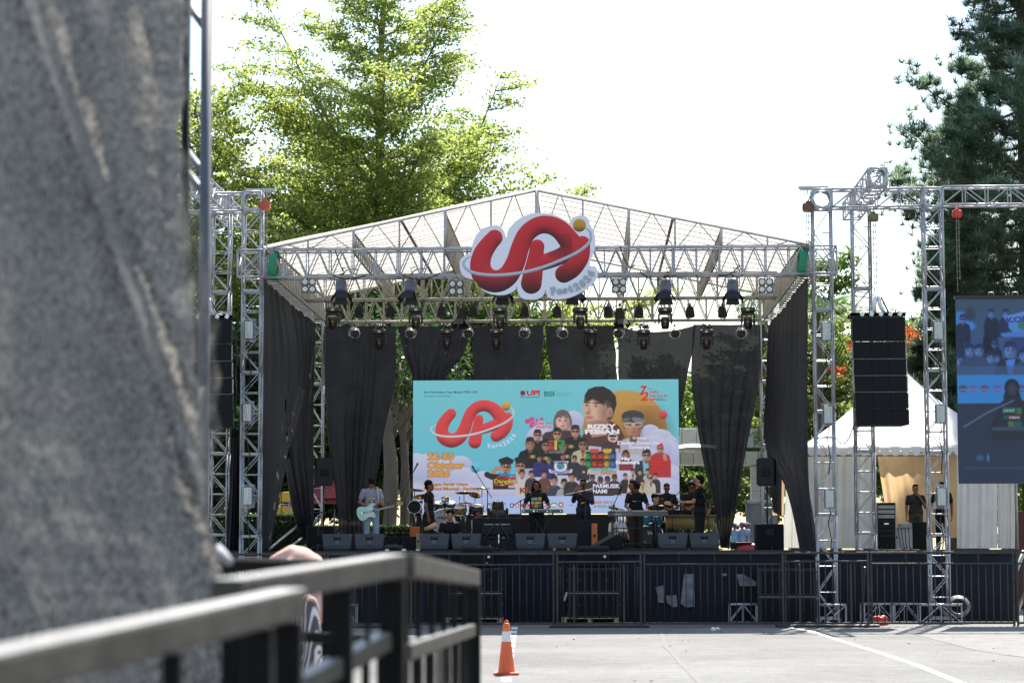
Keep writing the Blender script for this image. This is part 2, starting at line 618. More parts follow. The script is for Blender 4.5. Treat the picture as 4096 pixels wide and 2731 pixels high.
# ================================================================== STAGE DECK
YT = 50.5            # depth of the front truss and towers
YSK = 51.3           # front face of the deck
YR = 60.8            # rear truss
DECK = za(2203, YSK)
YM = 55.4            # middle truss
SKIRT = mat('navy_black_skirt_cloth', (0.014, 0.016, 0.025), 0.85, 0, 0.2, 3, 0.3, 160, spec=0.2)
DECKTOP = mat('dark_stage_carpet', (0.02, 0.021, 0.028), 0.9, 0, 0.25, 5, 0.3, 200, spec=0.15)
stage = empty('stage', (xa(2150, YSK), YSK, 0), 'long black stage deck with a navy cloth skirt under the band', 'stage')
x0, x1 = xa(700, YSK), xa(4050, YSK)
MB().box(((x0 + x1) / 2, YSK + 6.2, DECK - 0.06), (x1 - x0, 12.2, 0.12)).build('deck', DECKTOP, stage)
MB().box(((x0 + x1) / 2, YSK + 0.03, DECK - 0.035), (x1 - x0, 0.06, 0.09)).build('edge_trim', mat('dark_deck_edge', (0.028, 0.029, 0.036), 0.7, 0, 0.2, 9), stage)
# skirt: hanging lengths of cloth with slight folds, one object per length
seams = [700, 1060, 1480, 1760, 2095, 2225, 2560, 2900, 3265, 3560, 3805, 4050]
for k in range(len(seams) - 1):
    a, b = xa(seams[k], YSK), xa(seams[k + 1], YSK)
    rows = []
    nn = 28
    for j in range(9):
        v = j / 8
        row = []
        for i in range(nn + 1):
            u = i / nn
            x = a - 0.05 + (b - a + 0.1) * u
            amp = 0.012 + 0.03 * v
            yy = YSK + 0.075 - amp * (0.5 + 0.5 * math.sin(u * 19 + k * 2.1 + v) * math.cos(u * 7 + k)) - 0.01 * math.sin(v * 5 + k)
            row.append((x, yy - 0.006 * (k % 2), (DECK - 0.085) * (1 - v) + 0.02 * v))
        rows.append(row)
    MB().grid(rows).build('skirt_cloth', SKIRT, stage)
SUNPATCH = mat('painted_sun_patch', (.17, .17, .18), .8, 0, .5, 4)  # sunlight patches on the skirt, painted as pale flat pieces
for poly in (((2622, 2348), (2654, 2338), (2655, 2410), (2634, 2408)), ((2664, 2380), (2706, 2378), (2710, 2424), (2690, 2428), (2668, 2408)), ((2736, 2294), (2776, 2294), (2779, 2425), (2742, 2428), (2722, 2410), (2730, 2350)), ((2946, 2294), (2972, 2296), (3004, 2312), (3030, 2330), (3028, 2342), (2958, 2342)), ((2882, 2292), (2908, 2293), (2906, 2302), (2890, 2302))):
    MB().add([at(x, y, YSK - .012) for x, y in poly] + [at(x, y, YSK - .006) for x, y in poly], [list(range(len(poly)))[::-1]] + [(i, (i + 1) % len(poly), len(poly) + (i + 1) % len(poly), len(poly) + i) for i in range(len(poly))]).build('sunlit_patch', SUNPATCH, stage)
mbx = MB()
for i in range(12):
    for j in range(3):
        xx = x0 + (x1 - x0) * (i + .5) / 12
        mbx.cyl((xx, YSK + 1 + j * 4.6, 0), (xx, YSK + 1 + j * 4.6, DECK - 0.12), 0.035, 8)
mbx.build('deck_legs', STEEL_OLD, stage)

# ================================================================== ROOF FRAME
TOPZ, BOTZ = za(994, YT), za(1101, YT)
TH = TOPZ - BOTZ
ZC = (TOPZ + BOTZ) / 2
XL, XR = xa(1060, YT, 1000), xa(3232, YT, 1000)
XC = xa(2147, YT, 800)
roof = empty('stage_roof', ((XL + XR) / 2, (YT + YR) / 2, ZC), 'cream gabled stage roof on a rectangular frame of aluminium trusses', 'stage roof')
o = roof.location
V3 = lambda x, y, z: Vector((x, y, z)) - Vector(o)
def roof_truss(a, b, material, across=(0, 1, 0), w=0.42):
    truss(roof, V3(*a), V3(*b), across, w, TH, 0.5, 0.024, 0.0155, 'V', 3.0, material, False)
roof_truss((XL - 0.1, YT + 0.25, ZC), (XR + 0.1, YT + 0.25, ZC), STEEL)
roof_truss((XL + 0.3, YM, ZC), (XR - 0.3, YM, ZC), STEEL_CANOPY_LIT)
roof_truss((XL + 0.3, YR, ZC), (XR - 0.3, YR, ZC), STEEL_CANOPY_LIT)
for sx in (XL - 0.02, XR + 0.02):
    truss(roof, V3(sx, YT + 0.5, ZC), V3(sx, YR + 0.2, ZC), (1, 0, 0), 0.42, TH, 0.5, 0.022, 0.013, 'V', 3.4, STEEL_CANOPY_LIT, False)
# gables and rafters: flat ladder frames
RIDGE = za(762, YT)
def roofz(x):
    t = abs(x - XC) / ((XR - XL) / 2)
    return RIDGE + (TOPZ + 0.04 - RIDGE) * min(1, t)
def gable(Y, material):
    mb = MB()
    half = (XR - XL) / 2
    for s in (-1, 1):
        mb.cyl((XC, Y, RIDGE), (XC + s * half, Y, TOPZ + 0.04), 0.026, 8)
        for k in range(1, 6):
            x = XC + s * k * half / 5.9
            mb.cyl((x, Y, TOPZ), (x, Y, roofz(x)), 0.034 if k in (2, 4) else 0.022, 8)
        for k in range(0, 6):
            xa_, xb_ = XC + s * k * half / 5.9, XC + s * min(half, (k + 1) * half / 5.9)
            xm = (xa_ + xb_) / 2
            mb.cyl((xm - s * 0.03, Y, roofz(xm) - 0.02), (xa_ + s * 0.05, Y, TOPZ), 0.014, 6)
            mb.cyl((xm + s * 0.03, Y, roofz(xm) - 0.02), (xb_ - s * 0.03, Y, TOPZ), 0.014, 6)
    mb.cyl((XC, Y, TOPZ), (XC, Y, RIDGE), 0.045, 8)
    mb.cyl((XC - half, Y, TOPZ + 0.03), (XC + half, Y, TOPZ + 0.03), 0.026, 8)
    mb.build('gable_frame', material, roof)
gable(YT + 0.06, STEEL)
gable(YR + 0.1, STEEL_CANOPY_LIT)
half = (XR - XL) / 2
for k in (-4, -2, 0, 2, 4):
    x = XC + k * half / 5.9
    zt = roofz(x) - 0.06
    mb = MB()
    mb.cyl((x, YT + .1, zt), (x, YR, zt), 0.026, 8)
    mb.cyl((x, YT + .1, TOPZ - 0.06), (x, YR, TOPZ - 0.06), 0.026, 8)
    nb = 20
    for i in range(nb):
        ya, yb = YT + .1 + (YR - YT) * i / nb, YT + .1 + (YR - YT) * (i + 1) / nb
        mb.cyl((x, ya, TOPZ - 0.06), (x, ya, zt), 0.018, 6, caps=False)
        mb.cyl((x, ya, zt), (x, yb, TOPZ - 0.06), 0.013, 6, caps=False)
    mb.build('rafter_frame', STEEL_CANOPY_LIT, roof)
# long purlins under the sheets
for s in (-1, 1):
    for t in (0.5, 0.98):
        x = XC + s * half * t
        mb = MB()
        mb.box((x, (YT + YR) / 2, roofz(x) - 0.03), (0.06, YR - YT, 0.04))
        mb.build('purlin', STEEL_CANOPY_LIT, roof)
# translucent roof sheets, each its own strip running from eave to ridge
SHEET = mat('cream_translucent_roof_sheet', (0.62, 0.585, 0.535), 0.6, 0, 0.07, 1.5, 0.1, 8, transl=0.46)
ns = 13
for s in (-1, 1):
    for k in range(ns):
        ya = YT - 0.05 + (YR + 0.3 - YT) * k / ns
        yb = YT - 0.05 + (YR + 0.3 - YT) * (k + 1) / ns - 0.012
        rows = []
        for j in range(13):
            t = j / 12
            x = XC + s * (0.02 + (half + 0.05) * t)
            z = RIDGE + (TOPZ + 0.04 - RIDGE) * t + 0.045 + 0.012 * math.sin(t * 9 + k) * (0.5 + t)
            rows.append([(x, ya, z), (x, (ya + yb) / 2, z - 0.015), (x, yb, z + 0.004 * math.sin(k * 3.3 + t * 4))])
        if s < 0: rows = [r_[::-1] for r_ in rows]
        MB().grid(rows).build('roof_sheet', SHEET, roof)
# seam battens between the strips (dark joints)
for s in (-1, 1):
    mb = MB()
    for k in range(1, ns):
        y = YT - 0.05 + (YR + 0.3 - YT) * k / ns - 0.006
        mb.cyl((XC + s * 0.05, y, RIDGE + 0.005), (XC + s * half, y, TOPZ + 0.045), 0.008, 5)
    mb.build('seam_batten', mat('roof_batten', (0.38, 0.36, 0.32), 0.6, 0.2, 0.2, 9), roof)
# white ties and dark stubs along the gable edge
mb = MB()
for px in (1130, 1215, 1350, 1490, 1580, 1700, 2250, 2400, 2620, 2800):
    x = xa(px, YT, 900); z = roofz(x)
    mb.tube([(x, YT, z + .05), (x + .01, YT - .05, z - .02), (x - .01, YT - .03, z - .15), (x + .005, YT - .03, z - .25 - .1 * random.random())], 0.007, 5)
mb.build('tie_cord', WHITEPAINT, roof)
GREENSTRAP = mat('green_lifting_strap', (0.015, 0.22, 0.11), 0.7, 0, 0.25, 14, 0.2, 90)
for px, dirn in ((1090, 1), (3212, -1)):
    st_ = MB()
    x = xa(px, YT, 1040)
    rows = []
    for i in range(13):
        a = 2 * PI * i / 12
        yy, zz = YT + 0.25 + math.cos(a) * 0.28, ZC + math.sin(a) * (TH / 2 + 0.06)
        w = 0.085
        k = 0.02 * math.sin(a * 3)
        rows.append([(x - w + k, yy, zz), (x + w + k, yy, zz)])
    st_.grid(rows)
    tag(st_.build('lifting_strap', GREENSTRAP), 'green lifting strap round the %s end of the front roof truss' % ('left' if dirn > 0 else 'right'), 'strap', 'green straps on the front truss')
# little wires dangling from the front truss
def wire(name, pts, r, material, label, cat='cable', group=None, n=5):
    return tag(MB().tube(pts, r, n).build(name, material), label, cat, group)
def sag(a, b, d, n=10):
    a, b = Vector(a), Vector(b)
    return [a.lerp(b, i / n) - Vector((0, 0, d * 4 * (i / n) * (1 - i / n))) for i in range(n + 1)]
wd_spots = [(1330, 1100, 1470, 1096, .10), (1610, 1100, 1760, 1092, .12), (1340, 1000, 1372, 1085, .02), (2560, 1085, 2680, 1098, .15), (2870, 1100, 2960, 1060, .1), (2480, 985, 2540, 1060, .2)]
for i, (xa_, ya_, xb_, yb_, d) in enumerate(wd_spots):
    lab = ['on the left third', 'beside the sign on its left', 'hanging over the lattice near the left strap', 'between the two right hand lights', 'near the far right light', 'just right of the sign'][i]
    wire('lighting_cable', sag(at(xa_, ya_, YT - .02), at(xb_, yb_, YT - .02), d), 0.014, CABLE, 'black cable looped along the front truss ' + lab, 'cable', 'black cables looped on the front truss')

# ================================================================== TOWERS
def tower(px_lo, px_hi, Ybase, ytop, label, group='aluminium truss towers', w=0.40, base=True):
    """px_lo / px_hi: centre column in the photo at y = 2300 and 900"""
    x = xa((px_lo + px_hi) / 2, Ybase, 1600)
    top = za(ytop, Ybase)
    t = empty('truss_tower', (x, Ybase + w / 2, 0), label, 'truss tower', group)
    truss(t, (0, 0, 0.12), (0, 0, top - 0.42), (1, 0, 0), w, w, 0.5, 0.024, 0.0125, 'X', 2.0, STEEL)
    corner_block(t, (0, 0, top - 0.21), 0.41, PLATE)
    mb = LMB()
    mb.box((0, 0, 0.105), (0.56, 0.56, 0.02))
    for sx in (-1, 1):
        for sy in (-1, 1):
            mb.cyl((sx * .24, sy * .24, 0), (sx * .24, sy * .24, 0.1), 0.02, 8)
            mb.cyl((sx * .24, sy * .24, 0), (sx * .24, sy * .24, 0.012), 0.06, 10)
    mb.build('foot_plate', PLATE, t)
    return t, x, top
tA, xA, topA = tower(999, 1004, YT, 757, 'silver truss tower at the left end of the stage roof, three strobe lights on it')
tB, xB, topB = tower(3312, 3289, YT, 765, 'silver truss tower at the right end of the stage roof, next to the hanging speakers')
tC, xC_, topC = tower(3765, 3731, YT, 763, 'silver truss tower beside the side video screen, holding the right beam up')
tD, xD, topD = tower(3470, 3447, 52.2, 765, 'silver truss tower standing behind the right hanging speakers')
tE, xE, topE = tower(868, 882, 52.2, 765, 'silver truss tower half behind the grey net, left hanging speakers on it')
# sleeve blocks where the roof frame rides on the towers
for t, x in ((tA, xA), (tB, xB)):
    mb = LMB()
    k = 0.29; zc = ZC
    for sx in (-1, 1):
        for sy in (-1, 1):
            mb.cyl((sx * k, sy * k, BOTZ - .02), (sx * k, sy * k, TOPZ + .02), 0.024, 8)
    for z in (BOTZ, TOPZ):
        for sx in (-1, 1):
            mb.cyl((-k, sx * k, z), (k, sx * k, z), 0.024, 8); mb.cyl((sx * k, -k, z), (sx * k, k, z), 0.024, 8)
    for sy in (-1, 1):
        mb.cyl((-k, sy * k, BOTZ), (k, sy * k, TOPZ), 0.015, 6); mb.cyl((k, sy * k, BOTZ), (-k, sy * k, TOPZ), 0.015, 6)
        mb.cyl((sy * k, -k, BOTZ), (sy * k, k, TOPZ), 0.015, 6)
    mb.build('sleeve_block', STEEL, t)
# hoist beams on tower heads
for t, s, x, top in ((tA, 1, xA, topA), (tB, -1, xB, topB)):
    mb = LMB()
    mb.box((s * 0.17, 0, top + 0.055), (0.66, 0.16, 0.05)); mb.box((s * 0.17, 0, top + 0.02), (0.6, 0.1, 0.03))
    mb.tube([(s * .30, -.03, top + .03), (s * .30, -.03, top - .08), (s * .34, -.03, top - .11), (s * .38, -.03, top - .07), (s * .38, -.03, top + .03)], 0.012, 6)
    mb.build('hoist_arm', PLATE, t)
# horizontal beams between the towers
def beam(a, b, label, across=(0, 1, 0), h=0.40):
    m = (Vector(a) + Vector(b)) / 2
    e = empty('truss_beam', m, label, 'truss beam', 'aluminium truss beams between the towers')
    truss(e, Vector(a) - m, Vector(b) - m, across, 0.38, h, 0.5, 0.024, 0.0125, 'X', 2.0, STEEL)
    return e
zb = za(798, YT)
beam((xa(560, YT, 800), YT + .2, zb), (xA - .21, YT + .2, zb), 'silver truss beam running left from the left tower behind the grey net')
beam((xB + .21, YT + .2, za(802, YT)), (xC_ - .21, YT + .2, za(800, YT)), 'silver truss beam between the two right towers')
beam((xC_ + .21, YT + .2, za(795, YT)), (xa(4500, YT, 795), YT + .2, za(795, YT)), 'silver truss beam reaching right over the side video screen')
zb2 = za(723, 49.6)
e = beam((xa(3509, 49.6, 720), 49.6, zb2), (xa(3509, 49.6, 720) , 54.6, zb2), 'silver truss arm lying front to back on the right beam', (1, 0, 0))
corner_block(e, (0, -2.5 - .0, 0), 0.37, PLATE)
for px, yy in ((700, 870),):
    pass
# left arm seen over the net edge
beam((xa(800, 49.6, 720), 49.6, za(735, 49.6)), (xa(800, 49.6, 720), 54.6, za(735, 49.6)), 'silver truss arm lying front to back on the left beam by the net', (1, 0, 0))

# ------------------------------------------------------------------ chain hoists
def hoist(loc, drop, spread, material, label, s=1.0):
    h = empty('chain_hoist', loc, label, 'chain hoist', 'chain hoists on the trusses')
    m = LMB()
    m.cyl((-.11 * s, 0, -.2 * s), (.11 * s, 0, -.2 * s), .105 * s, 16)
    m.cyl((-.13 * s, 0, -.2 * s), (-.11 * s, 0, -.2 * s), .08 * s, 14); m.cyl((.11 * s, 0, -.2 * s), (.125 * s, 0, -.2 * s), .085 * s, 14)
    m.bbox((0, 0, -.13 * s), (.12 * s, .1 * s, .16 * s), .02)
    m.build('housing', material, h)
    k = LMB()
    k.tube([(0, 0, .06 * s), (.035 * s, 0, .035 * s), (.035 * s, 0, 0), (0, 0, -.03 * s), (0, 0, -.07 * s)], .014 * s, 6)
    k.build('hook', material, h)
    c = LMB()
    for i, dx in enumerate(spread):
        z = -.3 * s; n = max(4, int((drop if i % 2 == 0 else drop * .86) / .07))
        c.cyl((dx, 0, -.28 * s), (dx * 1.1, 0, -.28 * s - n * .07), 0.007, 5)
        for j in range(n):
            c.box((dx * (1 + .1 * j / n), 0, -.28 * s - j * .07 - .035), (0.024 if j % 2 else 0.012, 0.012 if j % 2 else 0.024, 0.05))
    c.build('chain', CHAIN, h)
    return h
hoist(at(1058, 788, YT + .05), 1.1, (-.03, .04, .06), ORANGE, 'orange chain hoist hanging at the top of the left tower')
hoist(at(3233, 795, YT + .05), 1.0, (-.04, .0, .05), mat('rusty_hoist_paint', (0.16, 0.075, 0.045), 0.6, 0.2, 0.4, 12), 'rusty brown chain hoist hanging at the top of the right tower')
hoist(at(3492, 838, 50.2), 1.75, (-.10, -.06, .0, .05), mat('olive_hoist_paint', (0.16, 0.14, 0.06), 0.6, 0.1, 0.35, 12), 'olive yellow chain hoist under the arm above the right hanging speakers', .9)
hoist(at(3828, 826, YT + .2), 1.7, (-.02, .03), mat('red_hoist_paint', (0.55, 0.05, 0.03), 0.5, 0.1, 0.25, 12), 'red chain hoist under the right beam holding the side screen', .8)
mb = MB()
# ================================================================== LINE ARRAYS
def line_array(pxl, pxr, ytop, ybot, Y, label):
    x0, x1 = xa(pxl, Y, 1500), xa(pxr, Y, 1500)
    xc, w = (x0 + x1) / 2, x1 - x0
    zt, zb_ = za(ytop, Y), za(ybot, Y)
    e = empty('line_array', (xc, Y + .3, zt), label, 'line array speakers', 'hanging line array speakers')
    H = zt - zb_
    fr = [0.226, 0.162, 0.154, 0.152, 0.154, 0.152]
    z = 0; y = 0; tilt = 0
    for i, f in enumerate(fr):
        h = H * f
        tilt = [0, 0.01, 0.02, 0.035, 0.05, 0.07][i]
        M = Matrix.Rotation(-tilt, 3, 'X')
        c = Vector((0.01 * i, y, z - h / 2))
        b = LMB()
        # wedge-sided cabinet
        hw, hd, hh = w / 2, .3, h / 2 - .006
        vs_ = [Vector((sx * hw, -hd, sz * hh)) for sz in (-1, 1) for sx in (-1, 1)] + [Vector((sx * hw * .86, hd, sz * hh * .8)) for sz in (-1, 1) for sx in (-1, 1)]
        b.add([c + M @ v for v in vs_], [(0, 1, 3, 2), (4, 6, 7, 5), (0, 4, 5, 1), (2, 3, 7, 6), (0, 2, 6, 4), (1, 5, 7, 3)])
        cab = b.build('speaker_box', CABINET, e)
        for k in (-1, 0, 1):
            g_ = LMB()
            g_.bbox(c + M @ Vector((k * w * .325, -.312, 0)), (w * .30, .02, h * .86), .006)
            g_.build('grille', GRILLE, cab)
        g_ = LMB()
        for sx in (-1, 1):
            g_.box(c + M @ Vector((sx * (hw + .012), -.24, 0)), (.02, .07, h * .9))
            g_.cyl(c + M @ Vector((sx * (hw + .0), -.25, -hh * .6)), c + M @ Vector((sx * (hw + .04), -.25, -hh * .6)), .012, 6)
        g_.cyl(c + M @ Vector((-hw, -.30, -hh)), c + M @ Vector((hw, -.30, -hh)), .005, 6)
        g_.build('rigging_bar', RUSTY if i in (0, 4, 5) else STEEL_OLD, cab)
        z -= h * math.cos(tilt); y += h * math.sin(tilt) * .6
    m = LMB()
    m.box((0, 0, .06), (w * 1.04, .5, .05)); m.box((0, -.22, .06), (w * 1.06, .06, .08)); m.box((0, .22, .06), (w * 1.06, .06, .08))
    m.cyl((-.25 * w * .2, 0, .08), (0.02, 0, .48), .018, 8); m.cyl((.25 * w, 0, .08), (.1, 0, .48), .018, 8)
    m.build('bumper_frame', BLACKPLAST, e)
    m = LMB()
    for i in range(5):
        xx = (-.3 + .18 * i) * w
        m.box((xx, -.262, .065), (.08, .012, .085), Matrix.Rotation(.5, 3, 'Y'))
        m.tube([(xx, -.25, .12), (xx + .03, -.1, .13), (xx + .06, .2, .12)], .016, 5)
    m.tube([(-.02, 0, .5), (-.05, -.02, .3), (-.04, 0, .12)], .05, 6); m.tube([(.06, 0, .5), (.07, -.02, .3), (.16, 0, .12)], .045, 6)
    m.build('white_sling', WHITEPAINT, e)
    m = LMB()
    for k in range(3):
        pts = [(hw_ + .05 + .02 * math.sin(i * 1.7 + k), .1 + .05 * k, .05 - i * H / 12) for i, hw_ in ((j, w / 2) for j in range(12))]
        m.tube(pts, .012, 5)
    m.build('speaker_cable', CABLE, e)
    return e
line_array(3412, 3622, 1276, 1711, 49.8, 'black line array of six speaker boxes hanging at the right of the stage')
line_array(706, 922, 1270, 1708, 49.8, 'black line array of speaker boxes hanging at the left, mostly behind the grey net')

# ------------------------------------------------------------------ strobes on the towers
STROBE = mat('strobe_reflector', (0.44, 0.47, 0.48), 0.35, 0.2, 0.12, 9)
TUBEW = mat('pale_lamp_tube', (0.75, 0.74, 0.52), 0.3, 0, 0.05, 10)
def make_strobe():
    e = empty('strobe_light', (0, 0, 0), '', 'strobe light', 'film wrapped strobe lights on the towers')
    m = LMB(); m.bbox((0, .03, 0), (.22, .12, .41), .012); m.build('housing', DARKSTEEL, e)
    m = LMB(); m.box((0, -.034, 0), (.175, .006, .37)); m.build('reflector', STROBE, e)
    m = LMB(); m.cyl((0, -.044, -.17), (0, -.044, .17), .012, 8); m.build('lamp_tube', TUBEW, e)
    m = LMB()
    r_ = []
    for j in range(9):
        v = j / 8; row = []
        for i in range(17):
            a = 2 * PI * i / 16
            k = 1.0 + .10 * math.sin(a * 3 + j * 1.9) + .07 * math.sin(a * 5 - j)
            row.append((math.cos(a) * .15 * k, .03 + math.sin(a) * .11 * k, .26 - .52 * v))
        r_.append(row)
    m.grid(r_); m.build('plastic_wrap', FILM, e)
    m = LMB(); m.tube([(0, .0, -.2), (.02, .02, -.34), (-.03, .05, -.5), (.04, .08, -.9), (.0, .08, -1.3)], .012, 5)
    m.cyl((0, .08, .2), (0, .16, .2), .02, 6); m.build('power_cable', CABLE, e)
    return e
st0 = make_strobe()
sl = [(996, 1320, 'top'), (989, 1650, 'middle'), (991, 1983, 'bottom')], [(3306, 1326, 'top'), (3313, 1658, 'middle'), (3318, 1994, 'bottom')], [(3753, 1322, 'top'), (3762, 1655, 'middle'), (3766, 1986, 'bottom')]
first = True
for lst, nm in zip(sl, ('left stage tower', 'right stage tower', 'outer tower beside the side screen')):
    for px, py, w in lst:
        s = st0 if first else copy_tree(st0)
        first = False
        s.location = at(px, py, YT - .12)
        s['label'] = '%s plastic wrapped strobe light on the %s' % (w, nm)

# ================================================================== STAGE LIGHTS (prototypes hang from z = 0, face -Y)
LENS = mat('lamp_glass', (0.035, 0.04, 0.045), 0.12, 0.0, 0.05, 10)
HEADP = mat('moving_head_shell', (0.016, 0.015, 0.015), 0.42, 0, 0.15, 20)
REDMARK = mat('red_mark', (0.5, 0.03, 0.02), 0.5)
GREYMARK = mat('pale_label', (0.45, 0.45, 0.45), 0.5)
def make_moving_head(bag):
    e = empty('moving_head', (0, 0, 0), '', 'moving head light')
    m = LMB()
    for sx in (-1, 1):
        m.bbox((sx * .09, .0, -.02), (.04, .06, .09), .01); m.cyl((sx * .09, 0, -.05), (sx * .09, 0, -.09), .012, 6)
    m.bbox((0, 0, -.085), (.26, .05, .02), .004)
    m.build('clamp', STEEL_OLD, e)
    m = LMB(); m.bbox((0, 0, -.145), (.345, .22, .115), .025); m.build('base', HEADP, e)
    m = LMB(); m.box((0, -.113, -.145), (.075, .006, .05)); m.build('display', GREYMARK, e)
    m = LMB()
    m.bbox((0, 0, -.235), (.30, .15, .06), .02)
    for sx in (-1, 1):
        m.bbox((sx * .15, 0, -.36), (.045, .14, .25), .02)
    m.build('yoke', HEADP, e)
    m = LMB()
    T = Matrix.Rotation(.18, 3, 'X')
    m.lathe([(.06, .11), (.095, .09), (.105, .02), (.10, -.1), (.085, -.17), (.078, -.185)], (0, 0, -.42), 14, T)
    m.bbox(Vector((0, -.03, -.40)), (.17, .14, .15), .03, T)
    h = m.build('head', HEADP, e)
    m = LMB(); m.lathe([(.0, 0), (.07, .004)], Vector((0, 0, -.42)) + T @ Vector((0, 0, -.187)), 14, T, caps=False); m.build('lens', LENS, h)
    m = LMB(); m.box(Vector((0, -.112, -.50)), (.018, .006, .055), T); m.build('red_stripe', REDMARK, h)
    m = LMB(); m.box(Vector((0, -.113, -.44)), (.045, .006, .02), T); m.build('maker_mark', GREYMARK, h)
    if bag:
        m = LMB()
        for k in range(9):
            a = k * .7
            m.tube([(-.15 + .035 * k, -.1, -.06 + .02 * math.sin(a * 3)), (-.12 + .035 * k, -.05 - .06 * math.cos(a), .04 + .03 * math.sin(a * 2)), (-.05 + .02 * k, .05, .06), (.02 + .015 * k, .09, -.05)], .012, 5)
        m.build('cable_coil', CABLE, e)
    return e
ROWS = [(1332, 1663, 2001, 2321, 2660, 2991), (1518, 1788, 1986, 2363, 2574, 2826)]
PLACE = ['first from the left', 'second from the left', 'third from the left', 'third from the right', 'second from the right', 'last on the right']
for r_, (Y, py, grp, where) in enumerate(((YM - .1, 1216, 'moving heads under the middle truss', 'middle truss'), (YR - .1, 1306, 'moving heads under the rear truss', 'rear truss'))):
    p0 = make_moving_head(r_ == 1)
    for i, px in enumerate(ROWS[r_]):
        o_ = p0 if i == 0 else copy_tree(p0)
        o_.location = at(px, py, Y)
        o_.rotation_euler = (0, 0, (0, .1, -.12, .25, 0, -.08)[i])
        tag(o_, 'black moving head %s under the %s%s' % (PLACE[i], where, ', cables on top' if r_ else ''), None, grp)

LEDDOT = mat('led_lens_dots', (0.32, 0.33, 0.35), 0.2, 0.3, 0.1, 30)
def make_par(wrapped):
    e = empty('par_light', (0, 0, 0), '', 'par can light')
    T = Matrix.Rotation(-1.25 if wrapped else -.35, 3, 'X')    # axis -Z tipped towards the camera
    piv = Vector((0, 0, -.2))
    m = LMB()
    m.lathe([(.0, .17), (.06, .16), (.095, .11), (.105, .03), (.115, -.08), (.117, -.10)] if not wrapped else [(.0, .15), (.06, .14), (.09, .08), (.10, 0), (.112, -.08), (.115, -.10)], piv, 18, T)
    m.build('housing', CABINET if not wrapped else BLACKPLAST, e)
    m = LMB(); m.lathe([(0, -.1), (.105, -.102)], piv, 18, T, caps=False); m.build('face', CABINET, e)
    m = LMB()
    for rr, nn in ((0, 1), (.042, 6), (.082, 12)):
        for k in range(nn):
            a = 2 * PI * k / nn
            m.ball(piv + T @ Vector((math.cos(a) * rr, math.sin(a) * rr, -.103)), (.012, .012, .008), 6, 4)
    m.build('led_lens', LEDDOT, e)
    m = LMB()
    m.tube([(-.12, 0, -.2), (-.13, 0, -.06), (-.06, 0, -.01), (.06, 0, -.01), (.13, 0, -.06), (.12, 0, -.2)], .008, 5)
    m.bbox((0, 0, .0), (.04, .05, .07), .008)
    m.build('bracket', DARKSTEEL, e)
    if wrapped:
        m = LMB()
        r_ = []
        for j in range(9):
            v = j / 8; row = []
            for i in range(15):
                a = 2 * PI * i / 14
                k = 1 + .12 * math.sin(a * 4 + j * 2.2) + .08 * math.sin(a * 7 - j)
                rad = .135 * (math.sin(PI * (.18 + .72 * v)) * .35 + .75)
                row.append(piv + T @ Vector((math.cos(a) * rad * k, math.sin(a) * rad * k, .16 - .30 * v)))
            r_.append(row)
        m.grid(r_); m.build('plastic_wrap', FILM, e)
    return e
dark = (1436, 1561, 1766, 1893, 2098, 2228, 2432, 2556, 2760, 2889)
wrapd = (1418, 1644, 1872, 2098, 2249, 2475, 2699, 2965)
ordn = ['first', 'second', 'third', 'fourth', 'fifth', 'sixth', 'seventh', 'eighth', 'ninth', 'tenth']
p0 = make_par(False)
for i, px in enumerate(dark):
    o_ = p0 if i == 0 else copy_tree(p0)
    o_.location = at(px, 1217, YM + .1); o_.rotation_euler = (0, 0, (.2, -.15, .05)[i % 3])
    tag(o_, 'small black par can tilted down under the middle truss, %s from the left' % ordn[i], None, 'dark par cans under the middle truss')
p0 = make_par(True)
for i, px in enumerate(wrapd):
    o_ = p0 if i == 0 else copy_tree(p0)
    o_.location = at(px, 1302, YR - .12); o_.rotation_euler = (0, 0, (.25, -.2, .1, -.1)[i % 4])
    tag(o_, 'par can in clear plastic facing out under the rear truss, %s from the left' % ordn[i], None, 'film wrapped par cans under the rear truss')

